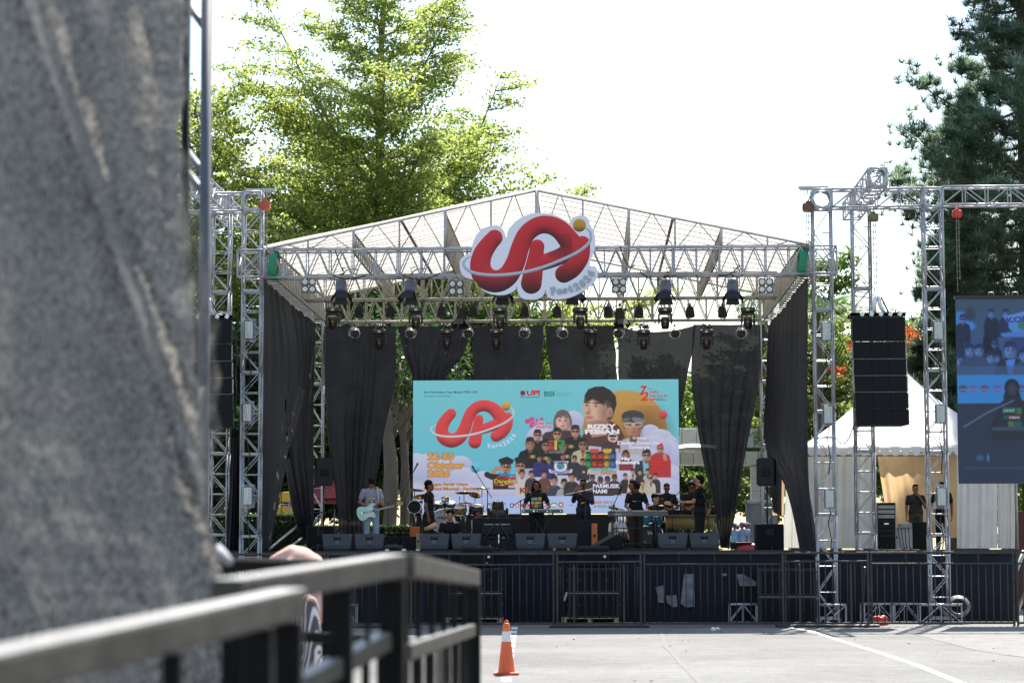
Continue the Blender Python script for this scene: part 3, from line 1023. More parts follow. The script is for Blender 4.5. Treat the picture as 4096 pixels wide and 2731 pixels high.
BLUEBODY = mat('dark_blue_lamp_body', (0.035, 0.04, 0.07), 0.4, 0.2, 0.2, 16)
DOOR = mat('barn_door_black', (0.008, 0.009, 0.013), 0.5, 0.1, 0.2, 14)
def make_fresnel(wrapped=True):
    e = empty('fresnel_light', (0, 0, 0), '', 'fresnel light')
    T = Matrix.Rotation(-.28, 3, 'X'); piv = Vector((0, 0, -.24))
    m = LMB(); m.lathe([(.05, .17), (.11, .15), (.13, .06), (.13, -.12), (.14, -.15)], piv, 16, T); m.build('housing', BLUEBODY if wrapped else CABINET, e)
    m = LMB(); m.lathe([(0, -.151), (.125, -.152)], piv, 16, T, caps=False); m.build('lens', LENS, e)
    for k in range(4):
        a = k * PI / 2
        Rk = T @ Matrix.Rotation(a, 3, 'Z')
        m = LMB()
        t = Matrix.Rotation(.55 if k % 2 == 0 else .35, 3, 'Y')
        base = piv + Rk @ Vector((.125, 0, -.155))
        vv = [Vector((0, -.11, 0)), Vector((0, .11, 0)), Vector((.0, .16, -.2)), Vector((.0, -.16, -.2))]
        vv = [t.inverted() @ v for v in vv]
        th = Vector((.005, 0, 0))
        m.add([base + Rk @ (v - th) for v in vv] + [base + Rk @ (v + th) for v in vv], [(0, 1, 2, 3), (7, 6, 5, 4), (0, 4, 5, 1), (1, 5, 6, 2), (2, 6, 7, 3), (3, 7, 4, 0)])
        m.build('barn_door', DOOR, e)
    m = LMB()
    m.tube([(-.145, 0, -.22), (-.16, 0, -.03), (-.05, 0, .0), (.05, 0, .0), (.16, 0, -.03), (.145, 0, -.22)], .01, 5); m.bbox((0, 0, .02), (.05, .06, .08), .01)
    m.build('bracket', DARKSTEEL, e)
    m = LMB(); m.tube([(.02, .02, .02), (.1, -.03, .12), (.2, -.02, .17), (.36, 0, .16)], .011, 5); m.tube([(-.02, .02, -.05), (.06, -.05, .1), (.02, -.05, .19), (.12, 0, .2)], .011, 5)
    m.build('power_cable', CABLE, e)
    if wrapped:
        m = LMB(); r_ = []
        for j in range(8):
            v = j / 7; row = []
            for i in range(15):
                a = 2 * PI * i / 14
                k = 1 + .09 * math.sin(a * 4 + j * 2.2) + .07 * math.sin(a * 7 - j)
                row.append(piv + T @ Vector((math.cos(a) * .155 * k, math.sin(a) * .155 * k, .19 - .30 * v)))
            r_.append(row)
        m.grid(r_); m.build('plastic_wrap', FILM, e)
    return e
p0 = make_fresnel()
for i, (px, w) in enumerate(((1365, 'beside the far left blinder'), (1641, 'left of the second blinder'), (2010, 'half behind the sign\'s left part'), (2293, 'half behind the sign\'s right foot'), (2662, 'right of the third blinder'), (2930, 'beside the far right blinder'))):
    o_ = p0 if i == 0 else copy_tree(p0)
    o_.location = at(px, 1106, YT + .25); o_.rotation_euler = (0, 0, (.15, -.2, .1, .3, -.15, -.05)[i])
    tag(o_, 'film wrapped barn door spotlight on the front truss, ' + w, None, 'spotlights with barn doors on the front truss')
p0 = make_fresnel(False)
for i, px in enumerate((1849, 2479)):
    o_ = p0 if i == 0 else copy_tree(p0)
    o_.location = at(px, 1222, YR - .2); o_.rotation_euler = (0, 0, (-.4, .3)[i])
    tag(o_, 'unwrapped black barn door spotlight high on the rear truss, %s of the sign' % ('left' if i == 0 else 'right'), None, 'black barn door lights on the rear truss')

LAMPW = mat('frosted_lamp', (0.78, 0.76, 0.70), 0.35, 0, 0.06, 20)
LAMPY = mat('yellow_lamp_chip', (0.75, 0.52, 0.10), 0.4)
def make_blinder():
    e = empty('blinder_light', (0, 0, 0), '', 'blinder light')
    m = LMB()
    for sx in (-1, 1):
        for sz in (-1, 1):
            m.bbox((sx * .082, 0, -.24 + sz * .082), (.158, .12, .158), .03)
    m.build('housing', CABINET, e)
    for sx in (-1, 1):
        for sz in (-1, 1):
            m = LMB(); m.lathe([(.0, -.012), (.03, -.008), (.055, .002), (.06, .012)], (sx * .082, -.066, -.24 + sz * .082), 16, Matrix.Rotation(PI / 2, 3, 'X').inverted()); l_ = m.build('lamp', LAMPW, e)
            m = LMB(); m.box((sx * .082, -.082, -.235 + sz * .082), (.018, .006, .02)); m.build('lamp_chip', LAMPY, l_)
    m = LMB(); m.tube([(-.19, 0, -.24), (-.19, 0, -.05), (0, 0, -.02), (.19, 0, -.05), (.19, 0, -.24)], .009, 5); m.cyl((0, 0, -.03), (0, 0, .1), .014, 6); m.build('bracket', STEEL_OLD, e)
    m = LMB(); r_ = []
    for j in range(7):
        v = j / 6; row = []
        for i in range(21):
            a = 2 * PI * i / 20
            k = 1 + .05 * math.sin(a * 5 + j * 2.2) + .04 * math.sin(a * 9 - j)
            cx_, cy_ = math.cos(a), math.sin(a)
            q = max(abs(cx_), abs(cy_)) ** .7
            row.append((cx_ / q * .19 * k, cy_ / q * .10 * k, -.03 - .38 * v))
        r_.append(row)
    m.grid(r_); m.build('plastic_wrap', FILM, e)
    return e
p0 = make_blinder()
for i, (px, w) in enumerate(((1235, 'at the far left of the front truss'), (1826, 'just left of the sign'), (2476, 'just right of the sign'), (3063, 'at the far right of the front truss'))):
    o_ = p0 if i == 0 else copy_tree(p0)
    o_.location = at(px, 1100 + (8 if i == 1 else 0), YT + .2)
    o_.rotation_euler = (0, 0, (.12, -.05, .06, -.12)[i])
    tag(o_, 'four cell blinder light in clear plastic ' + w, None, 'four cell blinder lights on the front truss')
# ================================================================== PAINTED PRINT AND SCREEN PICTURES
class Canvas:
    """a small picture painted with soft shapes; coordinates are given in the caller's units"""
    def __init__(self, w, h, k, ox=0, oy=0, base=(0, 0, 0)):
        self.k, self.ox, self.oy = k, ox, oy
        self.w, self.h = int(w * k), int(h * k)
        self.a = np.ones((self.h, self.w, 3), np.float32) * (np.array(base, np.float32) / 255)
        yy, xx = np.mgrid[0:self.h, 0:self.w]
        self.X = (xx + .5) / k + ox; self.Y = (yy + .5) / k + oy
        self.soft = 1.2 / k
    def _win(self, x0, y0, x1, y1):
        i0 = max(0, int((y0 - self.oy) * self.k)); i1 = min(self.h, int((y1 - self.oy) * self.k) + 2)
        j0 = max(0, int((x0 - self.ox) * self.k)); j1 = min(self.w, int((x1 - self.ox) * self.k) + 2)
        return slice(i0, max(i0, i1)), slice(j0, max(j0, j1))
    def blend(self, sl, m, color):
        m = np.clip(m, 0, 1)[..., None]
        c = np.array(color, np.float32) / 255 if not isinstance(color, np.ndarray) else color
        self.a[sl] = self.a[sl] * (1 - m) + c * m
    def ell(self, cx, cy, rx, ry, color, rot=0, soft=None, op=1.0, clip=None, shade=None):
        r = max(rx, ry) * 1.1 + 4
        sl = self._win(cx - r, cy - r, cx + r, cy + r)
        X, Y = self.X[sl] - cx, self.Y[sl] - cy
        c, s = math.cos(rot), math.sin(rot)
        u, v = (X * c + Y * s) / rx, (-X * s + Y * c) / ry
        d = (1 - np.sqrt(u * u + v * v)) * min(rx, ry)
        m = np.clip(d / (soft or self.soft) + .5, 0, 1) * op
        if clip: m = m * clip(self.X[sl], self.Y[sl])
        colr = color
        if shade:
            t = np.clip((v + 1) / 2, 0, 1)[..., None]
            colr = (np.array(color, np.float32) * (1 - t) + np.array(shade, np.float32) * t) / 255
        self.blend(sl, m, colr)
    def poly(self, pts, color, op=1.0):
        P = np.array(pts, float)
        sl = self._win(P[:, 0].min() - 2, P[:, 1].min() - 2, P[:, 0].max() + 2, P[:, 1].max() + 2)
        X, Y = self.X[sl], self.Y[sl]
        ins = np.zeros(X.shape, bool); dist = np.full(X.shape, 1e9)
        n = len(P)
        for i in range(n):
            x1, y1 = P[i]; x2, y2 = P[(i + 1) % n]
            cond = (y1 > Y) != (y2 > Y)
            if y1 != y2:
                ins ^= cond & (X < (x2 - x1) * (Y - y1) / (y2 - y1) + x1)
            ex, ey = x2 - x1, y2 - y1
            t = np.clip(((X - x1) * ex + (Y - y1) * ey) / (ex * ex + ey * ey + 1e-9), 0, 1)
            dist = np.minimum(dist, np.hypot(X - x1 - t * ex, Y - y1 - t * ey))
        m = np.clip(np.where(ins, dist, -dist) / self.soft + .5, 0, 1) * op
        self.blend(sl, m, color)
    def rect(self, x0, y0, x1, y1, color, op=1.0):
        self.poly([(x0, y0), (x1, y0), (x1, y1), (x0, y1)], color, op)
    def stroke_field(self, strokes):
        """height field of puffed strokes [(x, y, r), ...]: (signed depth, local radius)"""
        D = np.full(self.X.shape, -1e9); RR = np.ones(self.X.shape)
        def fine(st):
            if len(st) < 4: return st
            a = np.array([st[0]] + list(st) + [st[-1]], float); out = []
            for i in range(len(st) - 1):
                p0, p1, p2, p3 = a[i:i + 4]
                for t in np.arange(0, 1, .2):
                    out.append(.5 * (2 * p1 + (p2 - p0) * t + (2 * p0 - 5 * p1 + 4 * p2 - p3) * t * t + (3 * p1 - p0 - 3 * p2 + p3) * t ** 3))
            return out + [a[-1]]
        FX, FY, FD, FR = self.X, self.Y, D, RR
        for st in strokes:
            st = fine(st)
            for (x1, y1, r1), (x2, y2, r2) in zip(st, st[1:]):
                mg = max(r1, r2) + 6
                sl = self._win(min(x1, x2) - mg, min(y1, y2) - mg, max(x1, x2) + mg, max(y1, y2) + mg)
                Xs, Ys, D, RR = FX[sl], FY[sl], FD[sl], FR[sl]
                ex, ey = x2 - x1, y2 - y1
                t = np.clip(((Xs - x1) * ex + (Ys - y1) * ey) / (ex * ex + ey * ey + 1e-9), 0, 1)
                r = r1 + (r2 - r1) * t
                d = r - np.hypot(Xs - x1 - t * ex, Ys - y1 - t * ey)
                better = d > D
                FD[sl] = np.where(better, d, D); FR[sl] = np.where(better, r, RR)
        return FD, FR
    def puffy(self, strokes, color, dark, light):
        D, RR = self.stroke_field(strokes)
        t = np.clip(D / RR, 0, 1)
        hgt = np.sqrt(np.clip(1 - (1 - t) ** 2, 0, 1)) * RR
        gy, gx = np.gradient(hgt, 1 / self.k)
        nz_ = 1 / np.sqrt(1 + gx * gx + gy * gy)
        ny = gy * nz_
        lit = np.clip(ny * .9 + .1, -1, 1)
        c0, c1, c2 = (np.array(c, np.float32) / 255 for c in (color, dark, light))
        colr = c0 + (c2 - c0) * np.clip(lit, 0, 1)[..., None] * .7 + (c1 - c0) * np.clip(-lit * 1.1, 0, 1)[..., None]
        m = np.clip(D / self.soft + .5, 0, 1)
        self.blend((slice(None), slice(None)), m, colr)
    def line(self, pts, r, color, op=1.0):
        rs = r if isinstance(r, (list, tuple)) else [r] * len(pts)
        D, _ = self.stroke_field([[(x, y, q) for (x, y), q in zip(pts, rs)]])
        self.blend((slice(None), slice(None)), np.clip(D / self.soft + .5, 0, 1) * op, color)
    def face(self, cx, cy, w, h, skin, hair, cut='short', shades=False, beard=False, turn=0.0):
        """a generic portrait head: neck, ears, hair, features and soft modelling"""
        hw, hh = w / 2, h / 2
        dk = tuple(c * .62 for c in skin); lt = tuple(min(255, c * 1.13) for c in skin)
        if cut == 'long':
            self.ell(cx, cy + hh * .35, hw * 1.35, hh * 1.65, hair)
            self.ell(cx + hw * .9, cy + hh * 1.3, hw * .5, hh * .9, tuple(min(255, c * 1.6 + 25) for c in hair), soft=hw * .4)
        self.rect(cx - hw * .42, cy + hh * .5, cx + hw * .42, cy + hh * 1.45, dk)
        self.ell(cx - hw * .98, cy + hh * .05, hw * .14, hh * .2, dk); self.ell(cx + hw * .98, cy + hh * .05, hw * .14, hh * .2, dk)
        if cut != 'long': self.ell(cx, cy - hh * .22, hw * 1.05, hh * .98, hair)
        self.ell(cx, cy + hh * .06, hw * .94, hh * .94, skin)
        self.ell(cx - hw * .25 + turn * hw, cy + hh * .15, hw * .55, hh * .62, lt, soft=hw * .7, op=.8)
        self.ell(cx + hw * .72, cy + hh * .2, hw * .3, hh * .7, dk, soft=hw * .4, op=.55)
        self.ell(cx, cy + hh * .9, hw * .5, hh * .14, dk, soft=hh * .15, op=.5)
        t = turn * hw
        for s in (-1, 1):
            self.ell(cx + s * hw * .38 + t, cy - hh * .02, hw * .2, hh * .07, dk); self.ell(cx + s * hw * .38 + t, cy - hh * .02, hw * .08, hh * .065, (40, 25, 22))
            self.ell(cx + s * hw * .4 + t, cy - hh * .17, hw * .24, hh * .04, hair, rot=s * .12)
        self.ell(cx + t * 1.2 + hw * .06, cy + hh * .25, hw * .12, hh * .2, dk, soft=hw * .15, op=.55)
        self.ell(cx + t, cy + hh * .55, hw * .3, hh * .075, (170, 82, 84)); self.ell(cx + t, cy + hh * .53, hw * .28, hh * .02, (100, 45, 48))
        if beard: self.ell(cx + t, cy + hh * .45, hw * .34, hh * .05, hair, op=.8); self.ell(cx + t, cy + hh * .82, hw * .3, hh * .12, hair, op=.6)
        # fringe
        self.ell(cx, cy - hh * .92, hw * .86, hh * .30, hair, soft=hh * .08)
        for k in range(7):
            self.ell(cx - hw * .78 + k * hw * .26, cy - hh * (.66 + .09 * math.sin(k * 2.3) - .2 * abs(k - 3) / 3), hw * .15, hh * .17, hair, rot=.5, soft=hh * .06)
        if shades:
            for s in (-1, 1): self.ell(cx + s * hw * .4 + t, cy - hh * .02, hw * .33, hh * .15, (18, 18, 22))
            self.rect(cx - hw * .9, cy - hh * .1, cx + hw * .9, cy - hh * .04, (20, 20, 24))
    def torso(self, cx, top, w, h, color, dark=None):
        self.poly([(cx - w * .18, top), (cx + w * .18, top), (cx + w * .42, top + h * .12), (cx + w * .5, top + h * .35), (cx + w * .5, top + h), (cx - w * .5, top + h), (cx - w * .5, top + h * .35), (cx - w * .42, top + h * .12)], color)
        if dark: self.ell(cx + w * .28, top + h * .6, w * .2, h * .5, dark, soft=w * .2, op=.6)

LOGO = [[(352, 332, 42), (318, 368, 45), (284, 420, 50), (272, 480, 54), (296, 536, 58), (360, 560, 58), (424, 532, 54), (468, 462, 50), (496, 380, 47), (532, 312, 46), (590, 272, 46), (650, 266, 47), (712, 290, 50), (762, 342, 54), (800, 398, 60)],
        [(590, 380, 37), (580, 440, 41), (566, 520, 50), (556, 572, 54)],
        [(790, 390, 56), (735, 424, 44), (672, 448, 42), (598, 470, 40)],
        [(842, 366, 40), (824, 432, 52), (786, 494, 48), (738, 524, 46)]]
LOGO = [[(x, y, r * 1.04) for x, y, r in st] for st in LOGO]
RING = [(862, 285, 4), (886, 308, 7), (882, 356, 8), (826, 404, 9), (722, 452, 9), (600, 494, 9), (480, 519, 9), (350, 528, 9), (244, 517, 9), (192, 491, 8), (178, 465, 7), (193, 442, 5), (225, 428, 2)]
RED, REDD, REDL = (206, 46, 52), (74, 10, 18), (236, 74, 76)
def paint_logo(c, dark_foot=True):
    c.puffy(LOGO, RED, REDD, REDL)
    D, _ = c.stroke_field([RING])
    sh = np.clip((D + 4) / 6, 0, 1)
    c.blend((slice(None), slice(None)), np.clip(D / c.soft + .5, 0, 1), (196, 204, 214))
    c.puffy([[(p[0], p[1], p[2]) for p in RING]], (188, 196, 208), (130, 140, 155), (228, 233, 240))
    c.puffy([[(825, 270, 37), (825.5, 270, 37)]], (196, 140, 40), (92, 58, 14), (226, 178, 72))

# ------------------------------------------------------------------ main LED screen: picture in the units of a 2278 x 1136 sheet offset by (25, 48)
c = Canvas(2278, 1136, 0.5, 25, 48, (86, 188, 202))
t = np.clip((c.Y - 48) / 900, 0, 1)[..., None]
c.a = (np.array((104, 196, 208)) * (1 - t) + np.array((86, 182, 210)) * t).astype(np.float32) / 255
# gold planet, clouds
c.ell(1840, 470, 360, 330, (196, 146, 66), shade=(140, 92, 40)); c.ell(2030, 560, 190, 260, (90, 55, 30), soft=150, op=.55)
CL, CLD = (196, 200, 228), (150, 158, 206)
for x, y, rx, ry in ((1400, 400, 90, 90), (1640, 660, 150, 110), (1120, 560, 130, 120), (2060, 520, 90, 90), (2140, 560, 120, 90), (2230, 590, 70, 60), (2200, 720, 140, 160), (2080, 650, 160, 130), (1960, 760, 200, 160), (2220, 900, 140, 130), (2060, 900, 150, 120), (1010, 770, 90, 70), (1480, 930, 220, 120), (1180, 960, 230, 130), (870, 930, 150, 90),
                     (60, 760, 80, 95), (150, 820, 150, 150), (330, 850, 160, 140), (430, 770, 105, 80), (470, 900, 150, 110), (620, 930, 160, 110), (760, 950, 140, 110), (1800, 960, 260, 150), (2150, 1000, 200, 120)):
    c.ell(x, y, rx, ry, CL, shade=CLD, soft=5)
c.rect(25, 930, 2303, 1040, (174, 180, 216)); 
for x in range(60, 2300, 190): c.ell(x, 960, 120, 55, (192, 196, 226), soft=40, op=.7)
c.puffy([[(562, 792, 43), (562.5, 792, 43)]], (70, 182, 208), (40, 110, 150), (120, 212, 228))
c.puffy([[(2170, 350, 35), (2170.5, 350, 35)]], (206, 46, 58), (120, 20, 30), (230, 90, 96))
paint_logo(c)
SK1, SK2, SK3 = (188, 140, 118), (176, 126, 100), (150, 104, 84)
HB = (24, 19, 20)
# large portraits
c.poly([(1440, 600), (1480, 520), (1560, 420), (1720, 400), (1790, 440), (1850, 560), (1830, 640)], (74, 40, 38))
c.poly([(1500, 400), (1700, 380), (1690, 520), (1560, 540)], SK2)
c.poly([(1500, 330), (1492, 240), (1500, 180), (1530, 130), (1590, 108), (1660, 106), (1720, 138), (1765, 190), (1772, 260), (1750, 330), (1730, 380), (1700, 400), (1560, 380)], (30, 24, 26))
c.poly([(1505, 212), (1535, 196), (1600, 178), (1650, 214), (1690, 280), (1706, 350), (1684, 396), (1622, 424), (1560, 428), (1522, 408), (1502, 352), (1486, 300), (1492, 262)], (198, 152, 132))
c.ell(1560, 300, 70, 95, (214, 172, 152), soft=70, op=.8); c.ell(1672, 330, 46, 96, (140, 96, 80), soft=60, op=.75); c.ell(1610, 420, 80, 24, (128, 86, 72), soft=30, op=.7)
c.ell(1716, 326, 24, 42, (184, 136, 116)); c.ell(1718, 330, 13, 28, (140, 96, 82), soft=12)
for x, y, w in ((1521, 266, 20), (1600, 272, 25)): c.ell(x, y, w, 11, (160, 116, 100), soft=8); c.ell(x, y, w * .75, 6, (220, 206, 200)); c.ell(x - 3, y, 8, 7, (34, 24, 24)); c.ell(x, y - 24, w * 1.35, 6, (50, 36, 34), rot=.06, soft=5)
c.ell(1536, 318, 16, 40, (164, 116, 98), soft=18, op=.7); c.ell(1524, 332, 20, 10, (150, 102, 86), soft=9, op=.8); c.ell(1540, 366, 34, 8, (176, 96, 92), soft=4); c.ell(1542, 376, 28, 9, (190, 112, 106), soft=5)
for k in range(9): c.ell(1520 + k * 17, 186 + 9 * abs(k - 3), 12, 34, (30, 24, 26), rot=.5 - k * .09, soft=8)
c.face(1310, 400, 120, 150, (206, 160, 146), (92, 76, 74), 'long'); c.torso(1300, 480, 330, 120, (52, 40, 44))
c.torso(1930, 540, 260, 150, (176, 168, 172)); c.face(1915, 445, 150, 190, (166, 112, 84), (60, 58, 60))
c.ell(1910, 362, 96, 52, (46, 48, 50)); c.ell(1960, 395, 60, 22, (110, 112, 116), rot=.25); c.ell(1850, 390, 40, 16, (88, 90, 92), rot=-.2)
for s in (-1, 1): c.line([(1912 + s * 40 - 30, 418), (1912 + s * 40 + 30, 418), (1912 + s * 40 + 30, 446), (1912 + s * 40 - 30, 446), (1912 + s * 40 - 30, 418)], 3, (205, 200, 200))
c.ell(1738, 540, 44, 44, (196, 186, 180)); c.ell(1738, 528, 34, 10, (30, 26, 28)); c.ell(1738, 556, 24, 10, (190, 40, 44)); c.torso(1700, 575, 120, 90, (52, 40, 46))
# band in black shirts
for x, y, w in ((1094, 520, 66), (1262, 510, 72), (1418, 490, 74)):
    c.torso(x, y + 45, w * 3, 170, (20, 18, 22)); c.face(x, y, w, w * 1.3, SK2, HB, shades=True)
for x, y, w, col_ in ((1030, 595, 76, (16, 14, 18)), (1165, 605, 70, (16, 14, 18)), (1310, 610, 70, (18, 16, 20)), (1482, 600, 74, (176, 176, 128))):
    c.torso(x, y + 45, w * 2.7, 160, col_); c.face(x, y, w, w * 1.35, SK3, HB, shades=x != 1030)
for x, y, w in ((1108, 715, 40), (1190, 735, 40), (1310, 700, 38), (1410, 720, 40), (1480, 745, 40)):
    c.torso(x, y + 28, w * 2.7, 130, (32, 32, 96) if x < 1300 else (34, 34, 44)); c.face(x, y, w, w * 1.3, SK3, (34, 40, 130) if x == 1190 else HB)
# graduates
for x, y, w, dx in ((820, 790, 84, 0), (945, 780, 80, 10)):
    c.torso(x, y + 55, w * 2.6, 130, (22, 20, 24) if dx == 0 else (180, 176, 178)); c.face(x, y, w, w * 1.25, SK2, HB, shades=True, beard=dx == 0)
    c.poly([(x - 62 + dx, y - 66), (x + 10 + dx, y - 92), (x + 72 + dx, y - 62), (x + 58 + dx, y - 30), (x - 50 + dx, y - 34)], (22, 18, 22))
c.line([(690, 870), (740, 800), (790, 800)], 16, SK2); c.line([(660, 850), (700, 870), (800, 870)], 24, (24, 22, 26))
# rainbow group
for i, cl_ in enumerate(((40, 160, 90), (200, 60, 40), (206, 50, 44), (214, 170, 50), (60, 110, 200))):
    for j in range(2):
        x, y = 1530 + i * 52, 695 + j * 62
        c.rect(x - 27, y - 34, x + 27, y + 40, tuple(v * .5 for v in cl_)); c.face(x, y, 46, 62, tuple(v * .9 for v in cl_), tuple(v * .25 for v in cl_), shades=(i + j) % 3 == 0)
for x, cl_ in ((1580, (190, 60, 44)), (1690, (206, 166, 50))):
    for k in range(7): c.ell(x - 30 + k * 10, 656 - 6 * (k % 2), 7, 20, cl_, rot=(k - 3) * .16)
# nay nusantara and red shirt
c.torso(1850, 720, 120, 100, (120, 36, 44)); c.face(1848, 690, 52, 70, SK3, (40, 26, 28), 'long')
c.torso(2020, 735, 190, 140, (34, 40, 48)); c.poly([(1990, 740), (2050, 740), (2040, 850), (2000, 850)], (110, 176, 190)); c.face(2025, 695, 72, 90, SK2, HB, shades=True)
c.torso(2142, 670, 180, 210, (176, 34, 42)); c.face(2142, 636, 54, 74, SK2, (176, 40, 46), shades=True); c.line([(2180, 690), (2185, 730)], 16, SK2)
# lower bands
for x, y, w, cl_ in ((960, 845, 46, (196, 190, 190)), (1040, 850, 44, (40, 36, 40)), (1150, 850, 44, (90, 50, 46)), (1235, 905, 56, (40, 48, 62)), (1320, 930, 54, (150, 152, 164)), (1385, 875, 52, (30, 30, 38)), (1470, 905, 46, (86, 40, 56))):
    c.torso(x, y + w * .7, w * 2.6, 170, cl_); c.face(x, y, w, w * 1.35, SK2, HB)
for x, y in ((1560, 880), (1630, 905), (1690, 900), (1750, 880)):
    c.torso(x, y + 28, 110, 120, (42, 32, 36)); c.face(x, y, 44, 56, (110, 74, 62), HB, shades=True)
for i, (x, y) in enumerate(((1842, 870), (1908, 830), (1968, 835), (2034, 830), (2100, 870), (1898, 920), (1990, 925), (2060, 900))):
    c.torso(x, y + 24, 84, 120, ((30, 28, 32), (186, 176, 166), (32, 30, 34), (176, 166, 158), (36, 34, 38), (188, 180, 172), (180, 172, 166), (184, 180, 176))[i]); c.face(x, y, 34, 44, SK1, HB)
    c.poly([(x - 8, y + 30), (x + 8, y + 30), (x + 2, y + 70)], (40, 36, 40))
# white sponsor strip
c.rect(25, 1034, 2303, 1190, (168, 190, 238))
for x, y, rx, ry, cl_ in ((435, 1112, 22, 26, (196, 150, 60)), (530, 1112, 34, 20, (190, 70, 60)), (872, 1112, 18, 20, (40, 70, 160)), (915, 1112, 20, 18, (206, 110, 50)), (1232, 1108, 30, 20, (70, 150, 80)), (1292, 1108, 22, 22, (180, 70, 50)), (1152, 1108, 20, 18, (200, 60, 110)), (985, 1112, 40, 16, (180, 50, 50))):
    c.ell(x, y, rx, ry, cl_); c.ell(x, y, rx * .55, ry * .5, (214, 214, 226))
for x0_, x1_, y, cl_ in ((1570, 1640, 1088, (196, 80, 50)), (1655, 1700, 1088, (200, 70, 90)), (1710, 1755, 1088, (90, 150, 170)), (1575, 1590, 1122, (200, 50, 50)), (1605, 1685, 1122, (40, 160, 110)), (1700, 1755, 1122, (40, 70, 60))):
    c.rect(x0_, y - 9, x1_, y + 9, cl_); c.rect(x0_ + 6, y - 3, x1_ - 6, y + 3, (210, 210, 220), .7)
# komjal badge, coloured shirt logos, splash
c.poly([(1225, 738), (1360, 738), (1352, 765), (1234, 765)], (226, 226, 236)); c.ell(1290, 785, 56, 46, (220, 224, 236)); c.ell(1290, 780, 34, 32, (70, 150, 120)); c.ell(1282, 788, 20, 18, (60, 110, 190))
c.poly([(1186, 806), (1290, 822), (1394, 806), (1386, 838), (1290, 846), (1196, 838)], (222, 222, 234)); c.poly([(1206, 812), (1290, 826), (1374, 812), (1370, 832), (1290, 840), (1210, 832)], (54, 56, 140))
for x0_, y0_, x1_, y1_, cl_ in ((1188, 562, 1232, 580, (190, 50, 44)), (1188, 588, 1226, 602, (190, 50, 44)), (1188, 610, 1232, 642, (190, 44, 40)), (1236, 560, 1262, 645, (200, 180, 70)), (1266, 560, 1326, 578, (40, 130, 70)), (1300, 566, 1324, 600, (40, 130, 70)), (1270, 592, 1320, 606, (40, 130, 70)), (1290, 606, 1326, 644, (40, 130, 70))):
    c.rect(x0_, y0_, x1_, y1_, cl_)
for x, y in ((1050, 700), (1165, 715), (1345, 700), (1380, 615), (1500, 690)):
    c.rect(x - 26, y - 14, x - 8, y + 14, (180, 50, 50)); c.rect(x - 8, y - 14, x + 8, y + 14, (190, 170, 70)); c.rect(x + 8, y - 14, x + 26, y + 14, (40, 130, 70))
for x, y, r_ in ((1010, 400, 26), (1045, 380, 22), (1060, 420, 26), (1130, 380, 16), (1040, 440, 18), (1090, 390, 14)): c.ell(x, y, r_, r_ * .8, (206, 56, 120))
c.ell(968, 160, 22, 22, (150, 40, 44)); c.poly([(948, 140), (968, 152), (990, 140), (968, 176)], (40, 34, 60)); c.ell(1249, 138, 8, 8, (226, 150, 50))
for x, y, r_, cl_ in ((745, 938, 24, (190, 46, 40)), (790, 938, 20, (206, 160, 60)), (812, 938, 14, (190, 46, 40)), (860, 935, 30, (180, 50, 44))): c.ell(x, y, r_, 9, cl_)
c.ell(1488, 832, 18, 18, (40, 40, 60)); c.ell(1488, 832, 12, 12, (180, 150, 90))
# soften the painted people like a photographic print
def blur(a, n):
    for _ in range(n):
        a = (a + np.roll(a, 1, 0) + np.roll(a, -1, 0)) / 3; a = (a + np.roll(a, 1, 1) + np.roll(a, -1, 1)) / 3
    return a
k_ = np.clip((c.X - 640) / 60, 0, 1)[..., None] * np.clip((1030 - c.Y) / 10, 0, 1)[..., None]
c.a = (blur(c.a + np.random.default_rng(8).normal(0, .05, c.a.shape), 2) * k_ + c.a * (1 - k_)).astype(np.float32)
c.a = c.a * .86 + .11
# faint LED rows
c.a *= (1 - .035 * (np.arange(c.h) % 3 == 0))[:, None, None].astype(np.float32)
LED_E = 0.32
ledm = img_mat('led_screen_picture', c.a, 0.5, LED_E)
YL = 60.2
L0, L1 = xa(1652, YL), xa(2718, YL)
LT, LB = za(1519, YL, 2180), za(2054, YL, 2180)
led = empty('led_screen', ((L0 + L1) / 2, YL, LB), 'big LED screen showing the turquoise concert poster at the back of the stage', 'LED screen')
lw, lh = L1 - L0, LT - LB
m = LMB(); m.quad((-lw / 2, 0, 0), (lw / 2, 0, 0), (lw / 2, 0, lh), (-lw / 2, 0, lh)); pan = m.build('display', ledm, led)
planar_uv(pan, -lw / 2, lw / 2, 0, lh)
m = LMB()
for i in range(14):
    for j in range(7):
        m.box((-lw / 2 + lw * (i + .5) / 14, .055, lh * (j + .5) / 7), (lw / 14 - .004, .1, lh / 7 - .004))
m.build('panel_cabinets', CABINET, led)
m = LMB()
m.box((0, .1, (DECK - LB) / 2 - .01), (lw, .5, LB - DECK - .02)); m.build('riser_front', mat('black_riser_cloth', (0.012, 0.012, 0.014), 0.9), led)
def S(x, y): return ((x - 25) / 2278 * lw - lw / 2, lh - (y - 48) / 1136 * lh)
def scol(r, g, b): return screen_mat('screen_%d_%d_%d' % (r, g, b), srgb(r, g, b), LED_E)
def stext(body, x0, x1, yc, h, color, bold=0.0, outline=None, ow=.03, rot=0, dz=0, shear=0):
    a, z = S(x0, yc); b, _ = S(x1, yc); hh = h / 1136 * lh
    if outline: fit_text(body, a - .012, b + .012, z, hh * 1.04, -.004 - dz, scol(*outline), pan, bold=bold + ow, rot=rot, shear=shear)
    fit_text(body, a, b, z, hh, -.008 - dz, scol(*color), pan, bold=bold, rot=rot, shear=shear)
stext('IKA Pendidikan Seni Musik FPSD UPI', 120, 575, 148, 17, (40, 60, 80), .02)
stext('Mempersembahkan', 120, 345, 180, 16, (44, 70, 88), .0)
stext('UPI', 1002, 1114, 157, 42, (196, 36, 40), .05)
